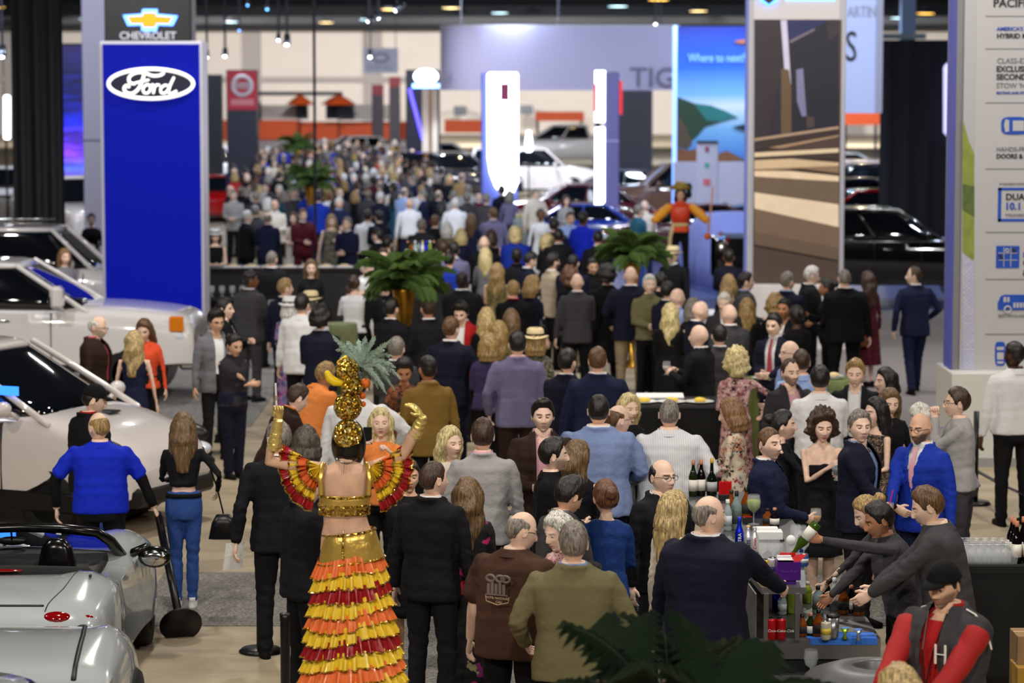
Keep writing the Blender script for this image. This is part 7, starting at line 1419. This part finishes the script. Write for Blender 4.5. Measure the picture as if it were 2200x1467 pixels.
p=P(992,583,1.78,6,"c=ink/ink/white hr=fade:hdark sk=4 b=1.3 a=belly,belly","broad dark skinned man in black suit by the palm")
p=P(965,541,1.74,8,"o=shirt c=blue/navy hr=short:hdark a=belly,belly x=untuck b=1.1","man in long blue shirt right of the palm")
p=P(1110,533,1.78,0,"c=ink/ink/ink hr=fade:hdark sk=4 a=belly,belly","slim dark skinned man in black from behind")
p=P(1142,541,1.78,62,"c=dnavy/ink/white hr=short:hdark hp=15 a=belly,belly","dark haired man in navy suit with head bowed right")
p=P(1187,544,1.82,55,"c=beige/black/white hr=quiff:hdark x=beard:.9 a=belly,belly","bearded man with quiff in beige jacket, right profile")
p=P(1231,546,1.82,18,"c=dnavy/khaki/white hr=receding:hdark b=1.15 a=belly,belly","balding man in navy blazer behind the auburn hair")
p=P(1275,553,1.74,172,"o=shirt c=ink/black hr=short:hdark sk=1 hp=15 a=belly,belly","dark haired man facing us among backs left of the green palm")
p=P(1108,490,1.78,4,"o=shirt c=blue/navy hr=curly:hlblond b=1.3 a=belly,belly","pale haired person in bright blue top, centre back")
p=P(1252,455,1.92,38,"o=polo c=royal/black hr=short:hdark sk=3 b=1.15 a=down,belly","tall man in bright blue polo beside the slim lit pylon")
p=P(1161,448,1.74,170,"s=f o=dressl c=white hr=bun:hdark sk=3 hem=.2 a=down,down","dark haired woman in white coat before the maroon sedan")
p=P(1012,458,1.70,2,"s=f o=dressl c=navy hr=long:hmid a=belly,belly","woman with very long brown hair in the middle distance")
p=P(1446,531,1.80,-148,"c=ink/ink/white hr=short:hgrey x=hat,open a=down,down","man in pale straw hat and black jacket beside the green palm")
p=P(1566,535,1.76,0,"o=shirt c=dnavy/ink hr=short:hdark sk=2 a=belly,belly","brown haired man in navy shirt before the draped car")
p=P(1566,592,1.66,-10,"s=f o=top c=ink/black hr=bob:hgold a=belly,belly","woman with round mustard blonde hair before the white plinth")
p=P(1601,584,1.80,82,"c=dgrey/ink/lblue hr=short:hdark x=tie:dnavy a=belly,belly b=1.1","dark haired man in grey suit and tie facing right by the plinth")
p=P(1556,629,1.76,-172,"c=char/ink/white hr=short:hwhite hp=18 a=belly,belly","white haired man facing us with head bowed")
p=P(1508,645,1.80,72,"c=dnavy/ink/white hr=bald:hgrey a=belly,belly hp=14","bald man in navy suit leaning right beneath the straw hat man")
p=P(1454,618,1.78,62,"o=shirt c=sky/navy hr=bald:hmid a=belly,belly b=1.1","bald man in sky blue shirt and navy vest")
p=P(1434,604,1.78,32,"c=dnavy/ink/white hr=short:hdark a=belly,belly","dark haired man in navy jacket behind the sky blue shirt")
p=P(1489,642,1.64,8,"s=f o=top c=ink/black hr=bob:hgrey a=belly,belly","woman with ash brown bob below the straw hat man")
p=P(1560,618,1.74,60,"c=ink/ink/white hr=short:hgold a=belly,belly","fair haired man between the mustard blonde and white hair")
p=P(1605,641,1.66,10,"s=f o=top c=black/black hr=long:hgold b=1.1 a=belly,belly","golden haired woman in black before the white plinth")
p=P(1691,584,1.82,28,"c=dnavy/dnavy/sky hr=short:hgrey hd=20 b=1.15 a=belly,belly","grey haired man in deep navy suit at the white plinth")
p=P(1746,571,1.84,82,"c=ink/ink/white hr=short:hwhite x=glasses,tie:maroon,open a=belly,hold hp=10 b=1.1","white haired man with red tie and glasses, right profile")
p=P(1778,598,1.70,-78,"s=f o=top c=ink/black hr=bun:hdark sk=2 a=belly,hold","dark haired woman in black facing the white haired man")
p=P(1815,577,1.88,-8,"c=black/black/white hr=buzz:hgrey b=1.35 a=belly,down","heavy man in black suit from behind, by the black pickup")
p=P(1866,583,1.70,-34,"s=f o=dressl c=maroon hr=wavy:hbrown hem=.2 a=down,down","woman with long wavy brown hair in maroon skirt"); WB=p
hb=p['pt']((-.16,-.03,.46)); o=thing('handbag','tan leather handbag hanging by the maroon skirted woman','bag',(0,0,0)); part('strap',tube([p['pt']((-.10,0,.82)),p['pt']((-.15,0,.6)),hb+(0,0,.08)],.01,6),mat('leather',(130,70,34),.5),o,True); part('pouch',(lambda vf:(vf[0]+hb,vf[1]))(loft([(0,0,-.16,.17,.06,3),(0,0,0,.14,.06,3),(0,0,.08,.08,.04,3)],16)),mat('leather',(130,70,34),.5),o,True)
p=P(1966,572,1.83,-12,"c=navy/navy/white hr=receding:hbrown hd=-62 b=1.08 a=@.17:.0:.5,@.15:.1:.58 st=14","man in navy suit striding alone over the pale carpet")
p=P(1666,636,1.66,6,"s=f o=top c=ink/black hr=curly:hgold a=belly,belly","woman with streaked short curly hair left of the tied man")
p=P(1686,641,1.76,-150,"c=ink/ink/white hr=short:hdark sk=2 a=belly,belly","dark haired man facing us behind the navy suit with tie")
p=P(1712,656,1.66,-24,"s=f o=dressl c=black hr=bun:hdark sk=4 a=belly,belly b=1.15","black haired woman in black dress with gold trim")
p=P(1663,673,1.80,-148,"c=dnavy/dnavy/white hr=short:hdark x=open,tie:rose a=belly,belly hp=6","young man in navy suit and patterned tie holding food")
p=P(138,535,1.72,150,"s=f o=top c=grey/black hr=bob:hred a=belly,belly","fair haired person standing between the two white trucks")
p=P(196,458,1.75,170,"s=f o=top c=black/black hr=short:hdark a=belly,belly","person in black beside the white cab at the blue tower")
p=P(462,492,1.72,170,"s=f o=dress c=black hr=bob:hbrown x=hat:white a=belly,belly","woman in wide pale hat right of the blue tower")
p=P(820,880,1.7,60,"c=char/black/white hr=short:hgrey a=belly,belly","dark jacketed person hidden behind the phone woman") if 0 else None
# ---- middle distance, rows of guests (x, top, sex, facing, hair, colours, outfit, note)
MID=[(575,455,'m',5,'ring:hgrey','navy/navy/white','suit','balding man in blue suit facing away beside the cream dress'),(530,452,'m',60,'short:hwhite','ink/black/white','suit','white haired man in black suit by the blue suit'),(548,440,'m',0,'short:hgrey','dgrey/black/white','suit','grey haired man in dark grey, behind the blue suit'),
(631,456,'f',-170,'wavy:hbrown','cream','dress','long haired woman in strapless cream gown facing us'),(650,448,'m',160,'short:hmid','maroon/maroon/white','suit','person in maroon behind the cream gown'),(712,462,'f',175,'bob:hgold','greypattern','dress','blonde woman in patterned dress right of the cream gown'),(746,466,'m',-160,'short:hgrey','navy/ink/white','suit','man in navy with clasped hands right of the patterned dress'),
(728,424,'m',165,'short:hwhite','navy/ink/sky','suit','white haired man in navy jacket at the far round table'),(560,398,'f',20,'long:hblond','tan','dressl','woman in tan dress left of the thin pole'),(600,368,'m',10,'short:hdark','black/black/white','suit','man in black behind the tan dress'),(500,350,'m',0,'short:hdark','navy/navy/navy','suit','man in navy standing under the red sign'),
(575,425,'f',10,'bob:hwhite','beige','dressl','woman with pale bun in beige, near the tan dress'),(590,428,'m',170,'ring:hgrey','cream/black/white','suit','pale bald man between the beige dress and round table'),(812,490,'m',-60,'short:hdark','ink/black/white','suit','bartender in black leaning left by the palm'),(832,508,'f',20,'thick:hdark','black/black','top','dark haired woman in black above the palm'),(823,533,'m',175,'short:hbrown','ink/black','shirt','man facing us above the left palm fronds'),
(787,556,'m',120,'short:hwhite','white/black','shirt','white haired man at the left of the palm'),(790,450,'m',10,'short:hdark','white/ink','shirt','man in white shirt behind the waiter in black'),(815,452,'m',-20,'short:hdark','dnavy/ink/white','suit','man in dark jacket left of the drink station'),(905,398,'m',0,'short:hgold','white/ink','shirt','fair man in white shirt in the middle crowd'),(868,402,'m',30,'ring:hgrey','sky/ink','shirt','bald man in pale shirt left of the fair man'),
(846,392,'m',-30,'short:hdark','cream/black','shirt','dark haired man in cream shirt bending over bottles'),(880,425,'m',0,'bald:hgrey','white/navy','shirt','bald man in white shirt and navy trousers'),(925,412,'f',10,'bob:hdark','maroon/black','top','woman in maroon top in the middle crowd'),(950,432,'f',40,'long:hdark','teal/black','top','dark long haired woman in teal'),(978,425,'m',0,'short:hwhite','white/ink','shirt','white haired man in white shirt by the pylon foot'),
(1005,396,'m',10,'short:hgrey','lgrey/ink/white','suit','man in light grey suit left of the pylon foot'),(1078,398,'m',-20,'short:hdark','dnavy/ink/white','suit','man in dark navy standing under the glowing pylon'),(1045,416,'m',20,'short:hgrey','dgrey/ink/white','suit','grey suited man just left of the pylon foot'),(1060,446,'m',-10,'short:hmid','lav/navy/white','suit','man in lavender jacket below the pylon foot'),
(960,478,'f',0,'bob:hwhite','olive/black','top','woman with white bob left of the long brown hair'),(935,462,'m',12,'short:hmid','ink/black/white','suit','brown haired man in black left of the white bob'),(905,470,'m',5,'short:hgrey','char/black/white','suit','grey haired man in charcoal above the palm'),(990,492,'f',-12,'bob:hlblond','navy/black','top','pale blonde bobbed woman before the long brown hair'),(1040,506,'m',0,'bald:hwhite','black/black/white','suit','bald pink headed man left of the bright blue top'),
(1055,494,'f',4,'bob:hbrown','black','dress','brown haired woman with bare shoulders left of the bright blue top'),(1175,506,'f',12,'curly:hlblond','ink/black','top','pale curly haired woman right of the bright blue top'),(1200,492,'m',0,'short:hdark','ink/black/white','suit','black haired man in black right of the pale curls'),(1190,470,'m',10,'thick:hdark','dnavy/ink/white','suit','dark haired man before the white coat woman'),(1216,420,'f',160,'bob:hbrown','lgrey/black','top','woman in pale top before the maroon sedan'),
(1285,496,'m',5,'short:hdark','ink/ink/white','suit','man in black suit with white collar below the blue polo'),(1150,405,'m',150,'short:hgrey','cream/black/white','suit','man in cream jacket left of the maroon sedan'),(1225,455,'m',170,'short:hbrown','sky/navy','shirt','man in pale blue shirt left of the blue polo'),(1095,410,'f',20,'bob:hgrey','lav/navy','top','woman in lavender right of the pylon foot'),
(935,560,'m',20,'short:hdark','char/black/white','suit','man in charcoal behind the long blue shirt'),(953,517,'m',14,'short:hbrown','dgrey/black/white','suit','man in dark grey behind the palm fronds'),(975,520,'m',-8,'short:hdark','lav/black/white','suit','man in greyish lavender jacket beside the pale blonde'),(1400,592,'f',-160,'long:hgold','beige/black','top','woman with long golden hair beneath the green palm'),(1395,590,'m',170,'short:hwhite','olive/black','shirt','white haired person in yellow green by the bald tall man'),(1420,585,'m',-10,'short:hdark','ink/black','shirt','dark haired person in black under the palm'),
(480,640,'m',100,'short:hdark','ink/black/white','suit','man in black at the edge of the blue tower'),(840,640,'m',30,'short:hdark','ink/black/white','suit','man in black behind the gold vase'),(920,640,'m',-20,'short:hbrown','ink/black/white','suit','man in black right of the gold vase'),(760,592,'f',10,'bun:hbrown','white/black','top','woman in white behind the bending waiter'),(1385,430,'m',10,'bald:hgrey','cream/navy','shirt','man in cream shirt right of the lit pylon'),(1372,440,'m',60,'short:hgrey','teal/denim','shirt','man in teal crouching left of the orange costume')]
for i,(x,y,s_,f,hr,c,o_,l) in enumerate(MID):
    P(x,y,1.80 if s_=='m' else 1.67,f,"s=%s o=%s c=%s hr=%s a=%s sk=%d b=%s"%(s_,o_,c,hr,['belly,belly','down,belly','hold,down'][i%3],(0,0,1,0,0)[i%5],(1,1.1,1.15)[i%3]),l,lod=1 if y>470 else 2)
# ---- the far crowd
rnd=random.Random(11)
cm=['ink/ink/white','dnavy/ink/white','navy/navy/white','char/black/white','dgrey/black/white','black/black/black','navy/ink/sky','dbrown/black/white','lgrey/ink/white','blue/navy/white','tan/black/white','dgrey/black/white','maroon/black/white']
cw={'m':'suited man','f':'woman'}; n=0
nm={'ink':'black','dnavy':'dark navy','navy':'navy','char':'charcoal','dgrey':'dark grey','black':'black','dbrown':'brown','lgrey':'light grey','blue':'blue','tan':'tan','maroon':'maroon','white':'white','cream':'cream','sky':'sky blue','teal':'teal','beige':'beige','lav':'lavender','red':'red'}
hn={'hdark':'black','hbrown':'brown','hgrey':'grey','hwhite':'white','hblond':'blonde','hgold':'golden','hmid':'chestnut','hombre':'streaked'}
used={}
for row,(y0,xa,xb,step) in enumerate([(300,640,900,17),(314,560,915,17),(328,520,925,18),(343,505,935,20),(358,500,965,21),(374,500,1000,22),(392,490,860,25),(408,492,1030,27)]):
    x=xa+rnd.random()*10
    while x<xb:
        s_='m' if rnd.random()<.62 else 'f'; y=round(y0+rnd.uniform(-5,6),1); x=round(x,1); h=1.80 if s_=='m' else 1.67
        q_=at(x,y,h)
        if clash(q_[0],q_[1]): x+=step; continue
        c=rnd.choice(cm) if s_=='m' else rnd.choice(['ink/black','white/black','navy/black','cream/black','maroon/black','teal/black','lav/black','beige/black','red/black','black/black'])
        hr=rnd.choice(['short:hdark','short:hbrown','short:hgrey','ring:hgrey','short:hwhite']) if s_=='m' else rnd.choice(['long:hblond','long:hbrown','bob:hgold','bob:hgrey','long:hdark'])
        f=rnd.choice([0,0,20,-20,90,-90,170,180]); fc='facing away' if abs(f)<30 else('in profile' if abs(f)==90 else 'facing us')
        land=[(560,'under red sign'),(650,'left of thin pole'),(720,'right of thin pole'),(800,'below orange fascia'),(860,'below white sedans'),(915,'left of emblem tower'),(2000,'left of glowing pylon')]; w=[b for a,b in land if x<a][0]
        rw=['in farthest row','far row','far row','distant row','distant row','mid row','nearer row','nearest far row'][row]
        l='%s haired %s in %s %s, %s %s'%(hn[hr.split(':')[1]],cw[s_],nm[c.split('/')[0]],fc,rw,w)
        if l in used: l=l.replace(', ',', nearer one, ',1)
        used[l]=1
        P(x,y,h,f,"s=%s o=%s c=%s hr=%s a=%s sk=%d"%(s_,'suit' if s_=='m' else 'dressl',c,hr,'belly,belly',rnd.choice([0,0,0,1,3])),l,group='far guests, '+rw,lod=2)
        x+=step*rnd.uniform(.8,1.25)
# ---------------------------------------------------------------- extras that belong to certain people
def oversleeve(P_,m,r0,r1,k0=.05,k1=1.9,name='sleeve'):
    for sd in(-1,1):
        S,E,Wr=P_['arms'][sd]; pts=[S+(E-S)*k for k in np.linspace(k0,1,5)]+[E+(Wr-E)*k for k in (.3,.6,min(.97,k1-1))]; n=len(pts)
        part(name,tube(pts,[r0+(r1-r0)*i/(n-1)+.003*math.sin(i*2.3) for i in range(n)],14),m,P_['root'],True)
oversleeve(VJ,mat('sleeve_red',(170,26,26),.7,bump=.3,bs=60),.082,.058,.2); oversleeve(BP,cloth('black'),.06,.043,.72)
r=VJ['root']; q=VJ['pt']; WT_=mat('felt_white',(226,222,212),.9)
def lp(x,y,z): return np.array((x,y,z))*1.75
part('letter_patch',[tube([lp(-.068,.117,.745),lp(-.068,.117,.685)],.008,6,.5),tube([lp(-.035,.122,.745),lp(-.035,.122,.685)],.008,6,.5),tube([lp(-.068,.118,.715),lp(-.035,.122,.715)],.007,6,.5)],WT_,r)
part('shoulder_stripe',[tube([lp(-.05,-.01,.848),lp(-.1,-.005,.832),lp(-.145,0,.79),lp(-.165,0,.73)],.008,6,.5)],WT_,r); part('shoulder_stripe',[tube([lp(.05,-.01,.848),lp(.1,-.005,.832),lp(.145,0,.79),lp(.165,0,.73)],.008,6,.5)],WT_,r)
part('lanyard',[tube([lp(-.035,.06,.835),lp(-.02,.113,.72),lp(.0,.125,.6)],.004,5),tube([lp(.035,.06,.835),lp(.02,.113,.72),lp(.0,.125,.6)],.004,5)],BK,r); part('badge',box(-.045,.045,.222,.228,.90,1.05,.004),mat('badge_cream',(214,190,160),.6),r)
c_=(q((0,0,0))-q((0,0,0))); 
hx_=part('cap_badge',[(lambda vf:(rotx(vf[0],-PI/2+.35),vf[1]))(lathe([(.001,0),(.03,0),(.03,.006),(.001,.008)],18))],mat('badge_yellow',(230,190,50),.5),r)
V_=getv(hx_.data); V_=rotx(V_,math.radians(-12)); V_=rotz(V_+np.array((0,.128,.0)),0); V_[:,2]+=1.75*.9205+.062; setv(hx_.data,V_)
def onroot(P_,name,shapes,m): 
    o=part(name,shapes,m,P_['root'],True); return o
# orange costume on stilts
p=P(1462,404,1.72,-178,"o=shirt c=coral/black hr=bob:hdark a=@.30:.1:.62,@.30:.06:.60 sk=1","stilt walker in orange vest, yellow puffed sleeves and gold tricorne hat",z0=.62,lod=1)
H=1.75
def puff(S,E,r,n,par):
    S=np.array(S)*H; E=np.array(E)*H
    for k in range(n):
        u=(k+.5)/n; c=S+(E-S)*u; part('puffed_sleeve',ball(tuple(c),r*(1.0+.25*math.sin(u*PI)),16,10,(1,.9,.8)),mat('satin_yellow2',(236,160,30),.4),par,True)
for sd in(-1,1): puff((sd*.12,0,.80),(sd*.30,.08,.63),.085,5,p['root'])
part('vest',loft([(0,0,H*.60,.17,.135,2.4),(0,0,H*.7,.19,.145,2.4),(0,0,H*.78,.2,.135,2.4),(0,0,H*.82,.16,.10,2.4)],24),mat('satin_vest',(214,62,30),.4),p['root'],True)
part('sash',[loft([(0,0,H*.565,.175,.14,2.2),(0,0,H*.605,.178,.143,2.2)],24),tube([(.14,.1,H*.58),(.2,.14,H*.45),(.24,.1,H*.05)],.035,8,.4)],mat('sash_gold',(206,186,130),.5),p['root'],True)
part('tricorne_hat',[loft([(0,0,H*.985,.19,.17,1.6),(0,0,H*1.0,.23,.2,1.4),(0,0,H*1.045,.13,.12,2),(0,0,H*1.075,.08,.08,2)],24)],mat('hat_gold',(150,120,50),.5,.3),p['root'],True)
part('black_plume',[ball((-.16,-.03,H*1.01),.075,12,8,(1,1,1.2)),ball((-.17,-.03,H*.93),.06,12,8,(1,1,1.4))],mat('plume_black',(12,12,16),.8),p['root'],True)
for sd in(-1,1): part('stilt',tube([(sd*.09,0,.14),(sd*.09,0,-.34*1.02)],[.10,.11],12),cloth('black'),p['root'],True); part('stilt_foot',tube([(sd*.09,0,-.3),(sd*.09,.02,-.60)],[.04,.05],10),cloth('black'),p['root'],True)
q=p['hand'][-1]; o=thing('baton','slim orange baton held by the stilt walker','baton',tuple(q)); part('rod',tube([(0,0,-.12),(.08,0,.75)],.018,8),mat('rod_peach',(230,170,130),.5),o,True); part('knob',ball((-.02,0,-.2),.07,12,8),mat('fruit_orange',(222,110,30),.5),o,True)
